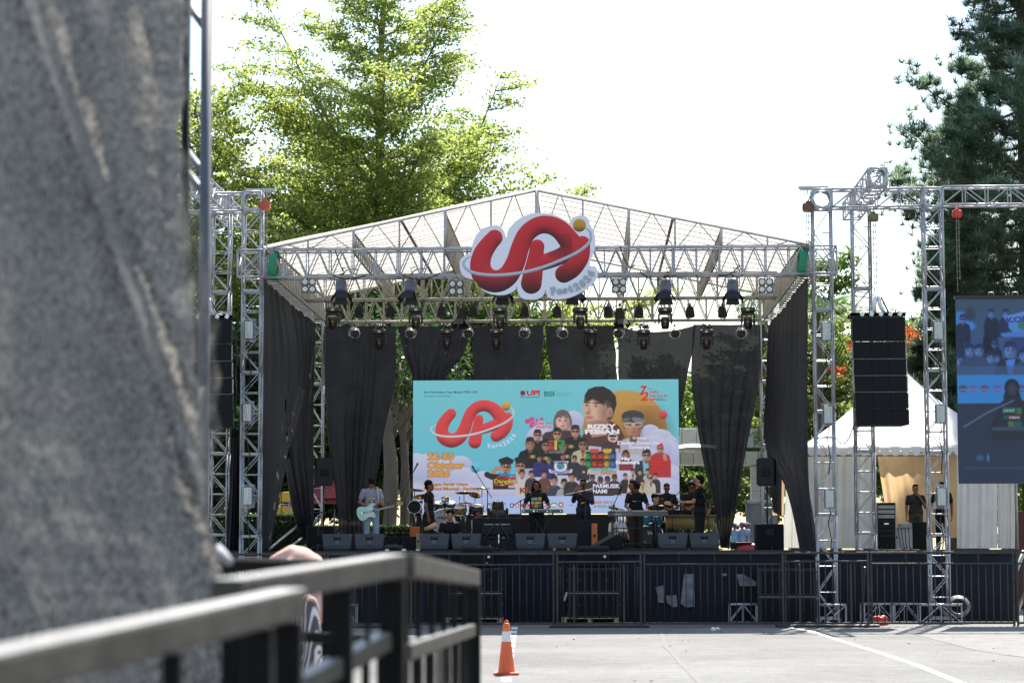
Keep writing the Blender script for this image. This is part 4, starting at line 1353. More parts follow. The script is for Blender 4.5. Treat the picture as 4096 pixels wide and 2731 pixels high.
stext('PENDIDIKAN INDONESIA', 947, 1115, 195, 10, (30, 40, 50), .02)
stext('BSI', 1152, 1240, 166, 42, (20, 130, 130), .035)
stext('BANK SYARIAH', 1257, 1387, 164, 11, (40, 130, 140)); stext('INDONESIA', 1257, 1357, 182, 11, (40, 130, 140))
stext('7', 1970, 2036, 140, 76, (200, 44, 36), .03, shear=.2); stext('2', 1976, 2046, 190, 72, (206, 60, 40), .03, shear=.2)
stext('tahun', 2044, 2084, 127, 10, (50, 60, 70)); stext('DIES', 2058, 2134, 156, 20, (196, 40, 40), .03); stext('NATALIS', 2058, 2204, 188, 20, (196, 40, 40), .03); stext('UPI', 2058, 2114, 218, 20, (196, 40, 40), .04)
stext('MELESAT', 2118, 2180, 211, 8, (40, 40, 60), .02, shear=.2); stext('BERDAMPAK', 2118, 2202, 224, 8, (40, 40, 60), .02, shear=.2)
stext('22-23', 150, 372, 693, 52, (214, 156, 66), .05, (110, 66, 24))
stext('Oktober', 150, 465, 768, 52, (214, 156, 66), .05, (110, 66, 24))
stext('2026', 150, 342, 838, 52, (214, 156, 66), .05, (110, 66, 24))
stext('Lapangan Parkir Utara', 122, 490, 930, 22, (206, 140, 50), .03, (90, 54, 24), .04)
stext('UPI Bumi Siliwangi - Bandung', 122, 590, 968, 22, (206, 140, 50), .03, (90, 54, 24), .04)
stext('Ade', 1064, 1150, 415, 27, (216, 60, 124), .04, (236, 214, 230)); stext('xxx', 1158, 1222, 412, 14, (216, 60, 124), .05); stext('Astrid', 1078, 1215, 446, 26, (216, 60, 124), .04, (236, 214, 230))
stext('RIZKY', 1522, 1768, 446, 36, (226, 226, 232), .06); stext('FEBIAN', 1500, 1794, 490, 36, (226, 226, 232), .06)
stext('Ki Dalang', 1910, 2020, 545, 18, (224, 224, 236), .03); stext('Dadan Sunandar', 1780, 2150, 585, 30, (214, 216, 236), .045, (130, 140, 190)); stext('Sunarya', 1872, 2058, 620, 30, (214, 216, 236), .045, (130, 140, 190))
stext('EGA ROBOT', 1196, 1312, 655, 8, (196, 196, 204)); stext('ETHNIC COLABORATION', 1190, 1322, 668, 8, (196, 196, 204))
stext('KOMJAL', 1228, 1356, 750, 20, (46, 44, 120), .05); stext('KOMUNITAS MUSIK JALANAN', 1212, 1370, 826, 9, (214, 214, 230), .03)
stext('Sarjana', 760, 905, 850, 30, (60, 150, 206), .03, (30, 24, 30)); stext('Penikmat', 742, 905, 878, 26, (196, 44, 40), .03, (30, 24, 30)); stext('Dangdut', 722, 916, 905, 34, (206, 176, 60), .03, (30, 24, 30))
stext('Kang', 1516, 1640, 828, 44, (206, 196, 180), .03, (40, 30, 30), shear=.2); stext('Guru', 1644, 1764, 828, 44, (200, 160, 90), .03, (40, 30, 30), shear=.2)
stext('Nay', 1812, 1888, 718, 28, (226, 226, 236), .05); stext('Nusantara', 1762, 1966, 750, 28, (226, 226, 236), .05)
for y_, b_, x0_, x1_ in ((745, 'SENANG', 2044, 2182), (770, 'SENANG', 2044, 2182), (796, 'GRUP', 2068, 2164)): stext(b_, x0_, x1_, y_, 20, (206, 60, 50), .05, (90, 20, 24))
stext('KI', 940, 1010, 985, 46, (140, 74, 50), .05); stext('T', 1165, 1198, 975, 46, (140, 74, 50), .05)
stext('JOHN', 1352, 1440, 975, 26, (80, 66, 66), .0); stext('KARYA', 1308, 1442, 1005, 26, (70, 58, 60), .0)
stext('PARMUSIK', 1566, 1796, 950, 34, (222, 220, 230), .03, (90, 70, 140), .03); stext('NAMI', 1566, 1686, 994, 34, (222, 220, 230), .03, (90, 70, 140), .03)
stext('DEAN', 1955, 2046, 960, 30, (176, 160, 80)); stext('BARA', 1965, 2066, 1000, 30, (176, 160, 80))
stext('Melati', 1206, 1258, 1112, 16, (226, 226, 236), .03); stext('Media', 1364, 1396, 1110, 12, (40, 46, 70)); stext('Aneka', 650, 720, 1104, 14, (30, 36, 60), shear=.3)
def arc_letters(letters, conv, y, material, parent, h, bold=.06, depth=0):
    for ch, x, yy, a in letters:
        me = text_mesh(ch, 1.0, bold, depth, align='CENTER')
        n = len(me.vertices); co = np.empty(n * 3); me.vertices.foreach_get('co', co); co = co.reshape(-1, 3)
        s = h / .72; cc = (co.min(0) + co.max(0)) / 2
        lx, lz = (co[:, 0] - cc[0]) * s, (co[:, 1] - .36) * s
        ca, sa = math.cos(R(a)), math.sin(R(a)); X0, Z0 = conv(x, yy)
        new = np.stack([X0 + lx * ca - lz * sa, y - co[:, 2] * s, Z0 + lx * sa + lz * ca], 1)
        me.vertices.foreach_set('co', new.ravel()); me.update(); me.materials.append(material)
        ob = bpy.data.objects.new('letter', me); col.objects.link(ob); ob.parent = parent
FEST = [('F', 678, 608, 8), ('e', 712, 606, 10), ('s', 742, 602, 12), ('t', 772, 596, 18), ('2', 808, 586, 26), ('0', 840, 570, 34), ('2', 866, 546, 46), ('6', 888, 518, 56)]
arc_letters(FEST, S, -.008, scol(196, 204, 232), pan, 36 / 1136 * lh)

# ------------------------------------------------------------------ cut-out sign on the front truss
YS = 49.9
outl = [(1838, 1052), (1844, 1034), (1862, 1019), (1885, 1006), (1890, 976), (1905, 940), (1931, 914), (1966, 902), (1997, 904), (2017, 925), (2026, 950), (2033, 921), (2061, 888), (2100, 863), (2149, 852), (2205, 857), (2243, 871), (2276, 893), (2287, 877), (2310, 865), (2332, 863), (2354, 877), (2362, 905), (2376, 927), (2381, 960), (2379, 998), (2359, 1059), (2381, 1068), (2391, 1087), (2387, 1115), (2365, 1142), (2326, 1170), (2276, 1192), (2221, 1198), (2191, 1186), (2182, 1159), (2177, 1175), (2160, 1192), (2127, 1199), (2088, 1192), (2072, 1170), (2067, 1142), (2061, 1159), (2033, 1175), (2000, 1180), (1960, 1174), (1930, 1158), (1908, 1132), (1893, 1118), (1862, 1108), (1844, 1088)]
def catmull(P, n=5):
    out = []
    m_ = len(P)
    for i in range(m_):
        p0, p1, p2, p3 = (Vector((*P[(i + k) % m_], 0)) for k in (-1, 0, 1, 2))
        for j in range(n):
            t_ = j / n
            q = .5 * ((2 * p1) + (p2 - p0) * t_ + (2 * p0 - 5 * p1 + 4 * p2 - p3) * t_ * t_ + (3 * p1 - p0 - 3 * p2 + p3) * t_ ** 3)
            out.append((q.x, q.y))
    return out
oc = catmull(outl)
BX0, BX1, BY0, BY1 = 1836, 2393, 850, 1201
sc_ = Canvas(BX1 - BX0, BY1 - BY0, 1.3, BX0, BY0, (222, 222, 232))
# logo units -> photograph pixels
lx = lambda x: 1854 + (x - 178) * .717
ly = lambda y: 903 + (y - 270) * .764
LOGO_S, RING_S = LOGO, RING
LOGO = [[(lx(x), ly(y), r * .735) for x, y, r in st] for st in LOGO_S]
RING = [(lx(x), ly(y), r * .735) for x, y, r in RING_S]
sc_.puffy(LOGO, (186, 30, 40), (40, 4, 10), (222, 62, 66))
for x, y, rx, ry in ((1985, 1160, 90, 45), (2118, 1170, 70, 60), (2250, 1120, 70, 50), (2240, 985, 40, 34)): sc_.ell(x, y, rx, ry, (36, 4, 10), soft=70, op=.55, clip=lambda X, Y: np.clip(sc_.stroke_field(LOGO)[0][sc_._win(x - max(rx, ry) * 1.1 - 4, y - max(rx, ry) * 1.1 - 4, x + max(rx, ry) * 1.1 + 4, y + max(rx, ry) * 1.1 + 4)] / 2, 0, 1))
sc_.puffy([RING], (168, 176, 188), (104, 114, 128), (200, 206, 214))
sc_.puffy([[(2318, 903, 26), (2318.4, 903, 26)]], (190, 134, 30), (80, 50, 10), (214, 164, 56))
LOGO, RING = LOGO_S, RING_S
rs_ = np.random.default_rng(3)
c0 = at((BX0 + BX1) / 2, (BY0 + BY1) / 2, YS)
sgn = empty('festival_sign', c0, 'white cut-out festival sign with puffed red letters on the front truss', 'sign')
sx0, sx1 = at(BX0, 1025, YS).x - c0.x, at(BX1, 1025, YS).x - c0.x
sz0, sz1 = at(2110, BY1, YS).z - c0.z, at(2110, BY0, YS).z - c0.z
B = lambda x, y: (sx0 + (x - BX0) / (BX1 - BX0) * (sx1 - sx0), sz1 - (y - BY0) / (BY1 - BY0) * (sz1 - sz0))
m = LMB()
pl = [B(x, y) for x, y in oc][::-1]
m.add([(x, 0, z) for x, z in pl], [list(range(len(pl)))])
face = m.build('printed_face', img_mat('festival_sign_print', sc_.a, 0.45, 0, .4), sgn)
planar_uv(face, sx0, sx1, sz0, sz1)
bpy.context.view_layer.update()
bm = bmesh.new(); bm.from_mesh(face.data); bmesh.ops.triangulate(bm, faces=bm.faces[:]); bm.to_mesh(face.data); bm.free()
m = LMB(); m.prism(pl, .004, .07); bk = m.build('board', mat('white_foam_board', (0.60, 0.60, 0.64), 0.6, 0, 0.05, 5), sgn)
bm = bmesh.new(); bm.from_mesh(bk.data); bmesh.ops.triangulate(bm, faces=[f for f in bm.faces if len(f.verts) > 4]); bm.to_mesh(bk.data); bm.free()
arc_letters(FEST, lambda x, y: B(lx(x), ly(y) + 3), -.012, mat('raised_grey_lettering', (0.34, 0.38, 0.43), 0.4, 0, .05), face, .155, .075, .03)
m = LMB()
for xx in (-.9, .9, 0):
    m.cyl((xx, .08, .3), (xx, .45, .3), .02, 6); m.cyl((xx, .08, -.3), (xx, .45, -.3), .02, 6)
m.build('mounting_bracket', STEEL_OLD, sgn)

# ------------------------------------------------------------------ side screen at the right
YV = 50.3
c = Canvas(740, 743, 0.8, 3815, 1191, (74, 84, 108))
t = np.clip((c.Y - 1191) / 330, 0, 1)[..., None]
c.a = (np.array((78, 86, 104)) * (1 - t) + np.array((60, 92, 150)) * t).astype(np.float32) / 255
c.ell(3835, 1275, 46, 34, (74, 140, 205), soft=10); c.ell(3856, 1300, 36, 22, (74, 140, 205), soft=8); c.ell(3872, 1252, 22, 28, (60, 66, 84), soft=10)
BK = (36, 48, 88); BS = (104, 128, 176)
rs_ = np.random.default_rng(5)
for i in range(60):
    x, y = 3815 + rs_.random() * 700, 1240 + rs_.random() * 220
    c.torso(x, y + 14, 60, 80, tuple(rs_.integers(36, 100, 1)[0] * np.array((.6, .75, 1.25)))); c.face(x, y, 26, 36, BS if i % 3 else (80, 98, 150), BK, shades=i % 2 == 0)
for x, y, w in ((3830, 1440, 34), (3868, 1400, 38), (3905, 1400, 36), (3952, 1430, 34), (4030, 1400, 50), (4085, 1420, 40), (4150, 1400, 44)):
    c.torso(x, y + w * .6, w * 2.5, 140, (66, 76, 110) if w < 45 else (40, 44, 66)); c.face(x, y, w, w * 1.3, BS, BK)
c.poly([(4010, 1440), (4050, 1432), (4035, 1496), (4020, 1496)], (90, 140, 215)); c.rect(3815, 1462, 4555, 1497, (84, 100, 140), .7)
c.poly([(4008, 1262), (4096, 1240), (4180, 1262), (4172, 1288), (4020, 1290)], (120, 150, 215)); c.ell(4090, 1300, 66, 34, (92, 150, 200)); c.ell(4092, 1296, 30, 22, (80, 120, 100)); c.poly([(3990, 1330), (4090, 1316), (4200, 1330), (4190, 1345), (4000, 1345)], (96, 130, 205))
c.rect(3815, 1497, 4555, 1612, (66, 142, 205))
for x, cl_ in ((3838, (90, 84, 100)), (3878, (110, 110, 170)), (3924, (120, 90, 110)), (3974, (110, 100, 170)), (4070, (90, 90, 120)), (4140, (110, 80, 100))): c.ell(x, 1552, 18, 14, cl_); c.ell(x, 1556, 22, 4, (140, 130, 170))
c.rect(3815, 1612, 4555, 1940, (52, 56, 76))
c.ell(4033, 1548, 30, 34, (40, 38, 54)); c.ell(4033, 1590, 34, 40, (40, 38, 54)); c.poly([(3945, 1700), (3985, 1610), (4010, 1590), (4060, 1590), (4090, 1610), (4130, 1700), (4120, 1760), (3950, 1760)], (42, 42, 58)); c.ell(4034, 1556, 18, 24, (74, 62, 72), soft=6)
for x0_, y0_, x1_, y1_, cl_ in ((3994, 1628, 4046, 1652, (24, 110, 84)), (4048, 1630, 4070, 1656, (80, 120, 60)), (3996, 1660, 4014, 1676, (30, 96, 80)), (4016, 1658, 4066, 1680, (120, 44, 66)), (4014, 1684, 4038, 1708, (110, 120, 66)), (4040, 1684, 4068, 1708, (30, 104, 76))): c.rect(x0_, y0_, x1_, y1_, cl_)
c.line([(3838, 1706), (3930, 1650), (4040, 1600)], 3, (110, 124, 140)); c.rect(3950, 1706, 4200, 1722, (70, 80, 96)); c.ell(3900, 1830, 16, 12, (70, 96, 130), soft=6); c.ell(3932, 1830, 5, 16, (96, 130, 180), soft=4)
c.rect(3840, 1866, 4500, 1874, (70, 84, 110), .6)
c.a = blur(c.a, 4) * np.array((.72, .88, .98), np.float32)
c.a *= (1 - .05 * (np.arange(c.h) % 3 == 0))[:, None, None].astype(np.float32)
a0, a1 = at(3815, 1197, YV), at(4555, 1197, YV)
b0 = at(3832, 1934, YV)
w_, h_ = a1.x - a0.x, a0.z - b0.z
side = empty('video_screen', ((a0.x + a1.x) / 2 + .04, YV, b0.z), 'blue tinted side video screen hanging from the right beam, showing the singer', 'LED screen')
m = LMB(); m.quad((-w_ / 2, 0, 0), (w_ / 2, 0, 0), (w_ / 2, 0, h_), (-w_ / 2, 0, h_)); p_ = m.build('display', img_mat('side_screen_picture', c.a, .5, .30), side); planar_uv(p_, -w_ / 2, w_ / 2, 0, h_)
m = LMB()
for i in range(8):
    for j in range(8):
        m.box((-w_ / 2 + w_ * (i + .5) / 8, .055, h_ * (j + .5) / 8), (w_ / 8 - .004, .1, h_ / 8 - .004))
m.build('panel_cabinets', CABINET, side)
m = LMB(); m.box((0, .04, h_ + .04), (w_ + .04, .12, .075)); m.build('hanging_bar', DARKSTEEL, side)
m = LMB()
for xx in (-w_ / 2 + .78, -w_ / 2 + 1.3, .2): m.tube([(xx - .06, .04, h_ + .08), (xx - .05, .04, h_ + .15), (xx + .05, .04, h_ + .15), (xx + .06, .04, h_ + .08)], .014, 6)
m.build('lifting_eye', STEEL_OLD, side)
KJ = lambda x, y: ((x - 3815) / 740 * w_ - w_ / 2, h_ - (y - 1191) / 743 * h_)
u0, z0 = KJ(4016, 1270); u1, _ = KJ(4176, 1270)
fit_text('KOMJAL', u0, u1, z0, .12, -.006, screen_mat('side_screen_navy', srgb(44, 52, 140), .32), p_, bold=.05, rot=.1)
for tx, xx0, xx1, yy in (('LANGIT', 3997, 4042, 1641), ('SUMBING', 4018, 4062, 1669)):
    u0, z0 = KJ(xx0, yy); u1, _ = KJ(xx1, yy)
    fit_text(tx, u0, u1, z0, .055, -.006, screen_mat('side_screen_pale', srgb(150, 170, 176), .32), p_, bold=.02)
# ================================================================== PEOPLE
from mathutils.bvhtree import BVHTree
def eval_mesh(name, mb, mats, voxel, smooth=3, factor=.5, keep=.34):
    """union of the closed pieces in mb as ONE continuous surface"""
    ob = bpy.data.objects.new('tmp', mb.mesh('tmp', mats)); col.objects.link(ob)
    r_ = ob.modifiers.new('r', 'REMESH'); r_.mode = 'VOXEL'; r_.voxel_size = voxel; r_.use_smooth_shade = True
    if smooth:
        s_ = ob.modifiers.new('s', 'SMOOTH'); s_.factor = factor; s_.iterations = smooth
    d_ = ob.modifiers.new('d', 'DECIMATE'); d_.ratio = keep
    dg = bpy.context.evaluated_depsgraph_get()
    me = bpy.data.meshes.new_from_object(ob.evaluated_get(dg)); me.name = name
    bpy.data.objects.remove(ob)
    return me

def capsule(mb, a, b, ra, rb, n=10):
    a, b = Vector(a), Vector(b)
    d = (b - a)
    if d.length < 1e-6: d = Vector((0, 0, 1e-5))
    q = d.to_track_quat('Z', 'Y'); L_ = d.length
    prof = []
    for k in range(5): t = PI / 2 * k / 4; prof.append((max(1e-4, ra * math.sin(t)), -ra * math.cos(t)))
    for k in range(5): t = PI / 2 * k / 4; prof.append((max(1e-4, rb * math.cos(t)), L_ + rb * math.sin(t)))
    Mq = q.to_matrix()
    mb.lathe(prof, a, n, Mq, caps=True)

def skin(r, g, b, name): return mat(name, srgb(r, g, b), 0.55, 0, 0.10, 22, 0.08, 120, spec=.35)
SKA = skin(150, 100, 74, 'tan_skin'); SKB = skin(128, 82, 60, 'brown_skin'); SKC = skin(178, 128, 100, 'light_tan_skin')
HAIR = mat('black_hair', (0.006, 0.005, 0.005), 0.75, 0, 0.4, 60, 0.4, 120, spec=.15)
BLACKT = mat('black_cotton', (0.012, 0.012, 0.014), 0.85, 0, 0.25, 9, 0.35, 60, spec=.2)
DARKP = mat('dark_trouser_cloth', (0.014, 0.014, 0.018), 0.85, 0, 0.25, 9, 0.35, 50, spec=.2)
EYEM = mat('dark_eye', (0.01, 0.008, 0.007), 0.2)
LIPM = mat('lips', (0.20, 0.075, 0.06), 0.5)
GLASS_DARK = mat('dark_sunglass_lens', (0.006, 0.006, 0.007), 0.12)

def hand(mb, wr, d, n, curl, thumb_side, k=1.0):
    """palm with four unequal bent fingers and a side thumb; d points along the hand, n out of the palm"""
    d = d.normalized(); n = (n - d * n.dot(d)).normalized(); s = d.cross(n)
    capsule(mb, wr, wr + d * .02 * k, .024 * k, .026 * k, 8)
    for i in range(4):
        o_ = s * ((i - 1.5) * .0195 * k)
        capsule(mb, wr + d * .02 * k + o_ * .7, wr + d * .085 * k + o_, .014 * k, .0125 * k, 8)
        L_ = (.068, .078, .074, .058)[i] * k
        p = wr + d * .088 * k + o_; dd = d
        for seg in range(3):
            ang = curl * (.55, 1.0, .9)[seg]
            dd = (dd * math.cos(ang) + n * math.sin(ang)).normalized()
            nn = n - dd * n.dot(dd)
            q = p + dd * L_ * (.45, .32, .23)[seg]
            capsule(mb, p, q, .0098 * k, .0088 * k, 8); p = q
    tb = wr + d * .03 * k + s * thumb_side * .026 * k
    t1 = tb + (d * .7 + s * thumb_side * .75 + n * .25).normalized() * .04 * k
    t2 = t1 + (d * .9 + s * thumb_side * .1 + n * .5 * curl).normalized() * .032 * k
    capsule(mb, tb, t1, .0125 * k, .0105 * k, 8); capsule(mb, t1, t2, .0105 * k, .009 * k, 8)

def person(loc, yaw, label, skinm=SKA, shirt=BLACKT, pants=DARKP, J=None, height=1.66, nod=0.0, turn=0.0, tilt=0.0, hair='short', hand_curl=(.5, .5), hand_dir=(None, None), palm=(None, None), sleeve=.62, shoe=None, hairm=None, glasses=None, cap=None, group=None, fat=1.0, legs=True, shirt_len=0.0):
    """figure facing -Y at yaw 0; index 0 = the arm and leg at -x, 1 = at +x; J overrides joints (metres at 1.66 m)"""
    K = height / 1.66
    j = dict(pel=(0, 0, .90), chest=(0, .0, 1.22), neck=(0, .01, 1.395), head=(0, -.015, 1.545), sh0=(-.18, .01, 1.355), sh1=(.18, .01, 1.355), el0=(-.235, .03, 1.08), el1=(.235, .03, 1.08), wr0=(-.235, -.04, .84), wr1=(.235, -.04, .84), hip0=(-.085, 0, .88), hip1=(.085, 0, .88), kn0=(-.10, -.015, .48), kn1=(.10, -.015, .48), an0=(-.11, .02, .085), an1=(.11, .02, .085))
    if J: j.update(J)
    p = {k: Vector(v) for k, v in j.items()}
    e = empty('person', loc, label, 'person', group, yaw)
    e.scale = (K, K, K)
    HR = Matrix.Rotation(turn, 3, 'Z') @ Matrix.Rotation(nod, 3, 'X') @ Matrix.Rotation(tilt, 3, 'Y')   # nod > 0 looks down
    HR = Matrix.Rotation(turn, 3, 'Z') @ Matrix.Rotation(nod, 3, 'X') @ Matrix.Rotation(tilt, 3, 'Y')
    h = p['head']
    up = (p['chest'] - p['pel']).normalized()
    sh = (p['sh1'] - p['sh0']).normalized()
    fw = sh.cross(up).normalized() * -1          # towards the back
    TR = Matrix((sh, up.cross(sh) * 1.0, up)).transposed()
    mb = LMB()
    mb.ball(h + HR @ Vector((0, .012, .03)), (.074, .092, .088), 16, 12, HR)
    mb.ball(h + HR @ Vector((0, -.028, -.03)), (.060, .062, .085), 14, 10, HR)
    mb.ball(h + HR @ Vector((0, -.062, -.082)), (.03, .028, .026), 10, 8, HR)
    capsule(mb, h + HR @ Vector((0, -.088, .012)), h + HR @ Vector((0, -.104, -.022)), .009, .0155, 8)
    for s in (-1, 1): mb.ball(h + HR @ Vector((s * .075, .012, -.008)), (.010, .02, .031), 8, 6, HR)
    for s in (-1, 1): mb.ball(h + HR @ Vector((s * .032, -.078, .03)), (.026, .014, .010), 8, 6, HR)
    capsule(mb, p['neck'] - up * .04, h + HR @ Vector((0, .02, -.05)), .056, .05)
    c, pe = p['chest'], p['pel']
    mb.ball(c + up * .04, (.155 * fat, .098 * fat, .17), 16, 10, TR)
    mb.ball((c * .45 + pe * .55), (.135 * fat, .092 * fat, .17), 16, 10, TR)
    mb.ball(pe, (.15 * fat, .10 * fat, .12), 16, 10, TR)
    for i in (0, 1):
        capsule(mb, p['neck'] - up * .05, p['sh%d' % i], .06, .058)
        capsule(mb, p['sh%d' % i], p['el%d' % i], .052, .041); capsule(mb, p['el%d' % i], p['wr%d' % i], .041, .027)
        d = Vector(hand_dir[i]) if hand_dir[i] else (p['wr%d' % i] - p['el%d' % i])
        n = Vector(palm[i]) if palm[i] else Vector((-.8 if i else .8, 0, 0)) if abs(d.normalized().z) > .6 else Vector((0, 0, -1))
        hand(mb, p['wr%d' % i], d, n, hand_curl[i], 1 if i else -1)
        if legs:
            capsule(mb, p['hip%d' % i], p['kn%d' % i], .082 * fat, .055); capsule(mb, p['kn%d' % i], p['an%d' % i], .054, .036)
            f = p['an%d' % i]
            fd = Vector((0, -1, 0))
            capsule(mb, f + Vector((0, .02, -.04)), f + Vector(((-.02 if i == 0 else .02), -.13, -.055)), .036, .028)
    ob = bpy.data.objects.new('body', eval_mesh('body', mb, [skinm], .011)); col.objects.link(ob); ob.parent = e
    # shirt
    g = .010
    mb = LMB()
    mb.ball(c + up * .04, (.165 * fat + g, .105 * fat + g, .18), 16, 10, TR); mb.ball((c * .5 + pe * .5), (.145 * fat + g, .10 * fat + g, .19), 16, 10, TR)
    capsule(mb, pe + up * (.06 - shirt_len) - sh * .075, pe + up * (.06 - shirt_len) + sh * .075, .10 * fat + g, .10 * fat + g, 12)
    for i in (0, 1):
        capsule(mb, p['neck'] - up * .065, p['sh%d' % i] + sh * (.014 if i == 0 else -.014) - up * .008, .05 + g, .054 + g)
        e2 = p['sh%d' % i].lerp(p['el%d' % i], min(1, sleeve))
        capsule(mb, p['sh%d' % i] - up * .006, e2, .053 + g, .050 + g)
        if sleeve > 1.0: capsule(mb, p['el%d' % i], p['wr%d' % i].lerp(p['el%d' % i], .12), .045 + g, .032 + g)
    so = bpy.data.objects.new('shirt', eval_mesh('shirt', mb, [shirt], .014, 2)); col.objects.link(so); so.parent = e
    if legs:
        mb = LMB()
        mb.ball(pe, (.155 * fat + g, .105 * fat + g, .125), 16, 10, TR)
        for i in (0, 1):
            capsule(mb, p['hip%d' % i], p['kn%d' % i], .088 * fat + g, .064 + g); capsule(mb, p['kn%d' % i], p['an%d' % i].lerp(p['kn%d' % i], .06), .062 + g, .056 + g)
        to = bpy.data.objects.new('trousers', eval_mesh('trousers', mb, [pants], .016, 2)); col.objects.link(to); to.parent = e
        for i in (0, 1):
            mb = LMB(); f = p['an%d' % i]
            capsule(mb, f + Vector((0, .03, -.038)), f + Vector(((-.025 if i == 0 else .025), -.14, -.05)), .046, .036)
            mb.build('shoe', shoe or BLACKPLAST, e)
    # hair
    mb = LMB()
    hm = hairm or HAIR
    if hair != 'none':
        mb.ball(h + HR @ Vector((0, .030, .050)), (.081, .090, .082), 16, 10, HR)
        mb.ball(h + HR @ Vector((0, .062, .0)), (.070, .06, .085), 12, 8, HR)
        for k in range(9):
            a = -.9 + 1.8 * k / 8
            mb.ball(h + HR @ Vector((math.sin(a) * .066, -.040 * math.cos(a) - .006, .106 + .008 * math.sin(k * 2.2))), (.02, .022, .018 + .006 * (k % 2)), 8, 6, HR)
        if hair == 'curly':
            for k in range(26):
                a, b_ = k * 2.4, .2 + .9 * (k / 26)
                mb.ball(h + HR @ Vector((math.sin(a) * .08 * math.sin(b_ * 1.6), .03 + math.cos(a) * .085 * math.sin(b_ * 1.6), .06 + .085 * math.cos(b_ * 1.6))), .027, 7, 5)
        if hair == 'fringe':
            for k in range(7): capsule(mb, h + HR @ Vector((-.06 + .02 * k, -.06, .09)), h + HR @ Vector((-.066 + .022 * k, -.098, .028)), .018, .010, 7)
        if hair == 'dreads':
            for k in range(18):
                a = -2.1 + 4.2 * k / 17 + PI / 2 * 0
                x, y = math.sin(a) * .088, .03 + math.cos(a + PI) * -.07
                pts0 = h + HR @ Vector((x, y, .05))
                capsule(mb, pts0, pts0 + Vector((x * .25, .02, -.12)), .016, .015, 7); capsule(mb, pts0 + Vector((x * .25, .02, -.12)), pts0 + Vector((x * .45, .03, -.26 + .03 * math.sin(k))), .015, .011, 7)
        ho = bpy.data.objects.new('hair', eval_mesh('hair', mb, [hm], .011, 1)); col.objects.link(ho); ho.parent = e
    if cap is not None:
        mb = LMB()
        mb.ball(h + HR @ Vector((0, .02, .07)), (.092, .105, .075), 16, 10, HR)
        mb.bbox(h + HR @ Vector((0, -.12, .065)), (.14, .11, .014), .006, HR)
        mb.build('cap', cap, e)
    for s in (-1, 1):
        mb = LMB(); mb.ball(h + HR @ Vector((s * .031, -.0865, .011)), (.013, .007, .007), 8, 6, HR); mb.build('eye', EYEM, e)
        mb = LMB(); mb.box(h + HR @ Vector((s * .033, -.0905, .036)), (.036, .008, .007), HR); mb.build('eyebrow', HAIR, e)
    mb = LMB(); mb.ball(h + HR @ Vector((0, -.0865, -.056)), (.023, .008, .007), 8, 6, HR); mb.build('mouth', LIPM, e)
    if glasses:
        mb = LMB()
        for s in (-1, 1):
            if glasses == 'dark': mb.bbox(h + HR @ Vector((s * .034, -.098, .012)), (.056, .010, .036), .004, HR)
            else: mb.tube([h + HR @ Vector((s * .034 + math.cos(a) * .026, -.1, .012 + math.sin(a) * .018)) for a in [k * PI / 5 for k in range(11)]], .003, 5)
            mb.cyl(h + HR @ Vector((s * .06, -.095, .015)), h + HR @ Vector((s * .078, .01, .012)), .0035, 5)
        mb.cyl(h + HR @ Vector((-.01, -.10, .016)), h + HR @ Vector((.01, -.10, .016)), .004, 5)
        mb.build('sunglasses' if glasses == 'dark' else 'glasses', GLASS_DARK, e)
    e['_sh'] = so.name
    return e, so, p

def shirt_print(e, so, rects, name='shirt_print', back=False):
    """flat print lying on the cloth: rects = (x0, z0, x1, z1, material) in the figure's space, found by looking along Y"""
    bv = BVHTree.FromPolygons([v.co for v in so.data.vertices], [pl.vertices for pl in so.data.polygons])
    for x0, z0, x1, z1, m in rects:
        rows = []
        for b_ in range(5):
            row = []
            for a_ in range(7):
                x, z = x0 + (x1 - x0) * a_ / 6, z0 + (z1 - z0) * b_ / 4
                hit = bv.ray_cast(Vector((x, -2, z)), Vector((0, 1, 0)))[0]
                row.append((x, (hit.y if hit else -.1) - .004, z))
            rows.append(row)
        mb = LMB(); mb.grid(rows); mb.build(name, m, so)

def plastic(n, c, r=.5): return mat(n, srgb(*c), r, 0, .08, 12)
PRG, PRR, PRY = plastic('green_shirt_ink', (20, 120, 70)), plastic('red_shirt_ink', (190, 40, 40)), plastic('yellow_shirt_ink', (215, 190, 50))
PRW = plastic('white_ink', (220, 220, 215))
def base(px, Y, z=None, py=2100):
    return Vector((xa(px, Y, py), Y, DECK if z is None else z))

# guitarist at the left
LILAC = mat('pale_lilac_cotton', (0.30, 0.29, 0.38), 0.85, 0, .12, 8, .3, 50)
JEANS = mat('washed_blue_denim', (0.26, 0.34, 0.42), 0.8, 0, .3, 5, .3, 90)
YG = 53.6
gb = base(1486, YG)
e, so, p = person(gb, 0.12, 'guitarist in a pale lilac t-shirt and light jeans, head bent over a mint guitar', SKA, LILAC, JEANS,
    dict(el0=(-.27, .02, 1.10), wr0=(-.05, -.2, .96), el1=(.25, .0, 1.09), wr1=(.25, -.24, 1.02), head=(.0, -.05, 1.53), kn0=(-.11, -.02, .48)), 1.72, nod=.5, hair='fringe', hand_curl=(.45, 1.0), hand_dir=((.6, -.1, -.75), (-.3, -.3, .7)), palm=((0, 1, 0), (-.3, .8, .2)), shirt_len=.1)
shirt_print(e, so, [(-.075, 1.16, .085, 1.19, PRY), (-.06, 1.09, .07, 1.15, plastic('dark_print_ink', (60, 30, 34))), (-.03, 1.11, .04, 1.13, PRW), (-.085, 1.02, -.02, 1.06, PRY), (-.02, 1.03, .07, 1.08, PRW), (.03, 1.06, .085, 1.1, PRR)])
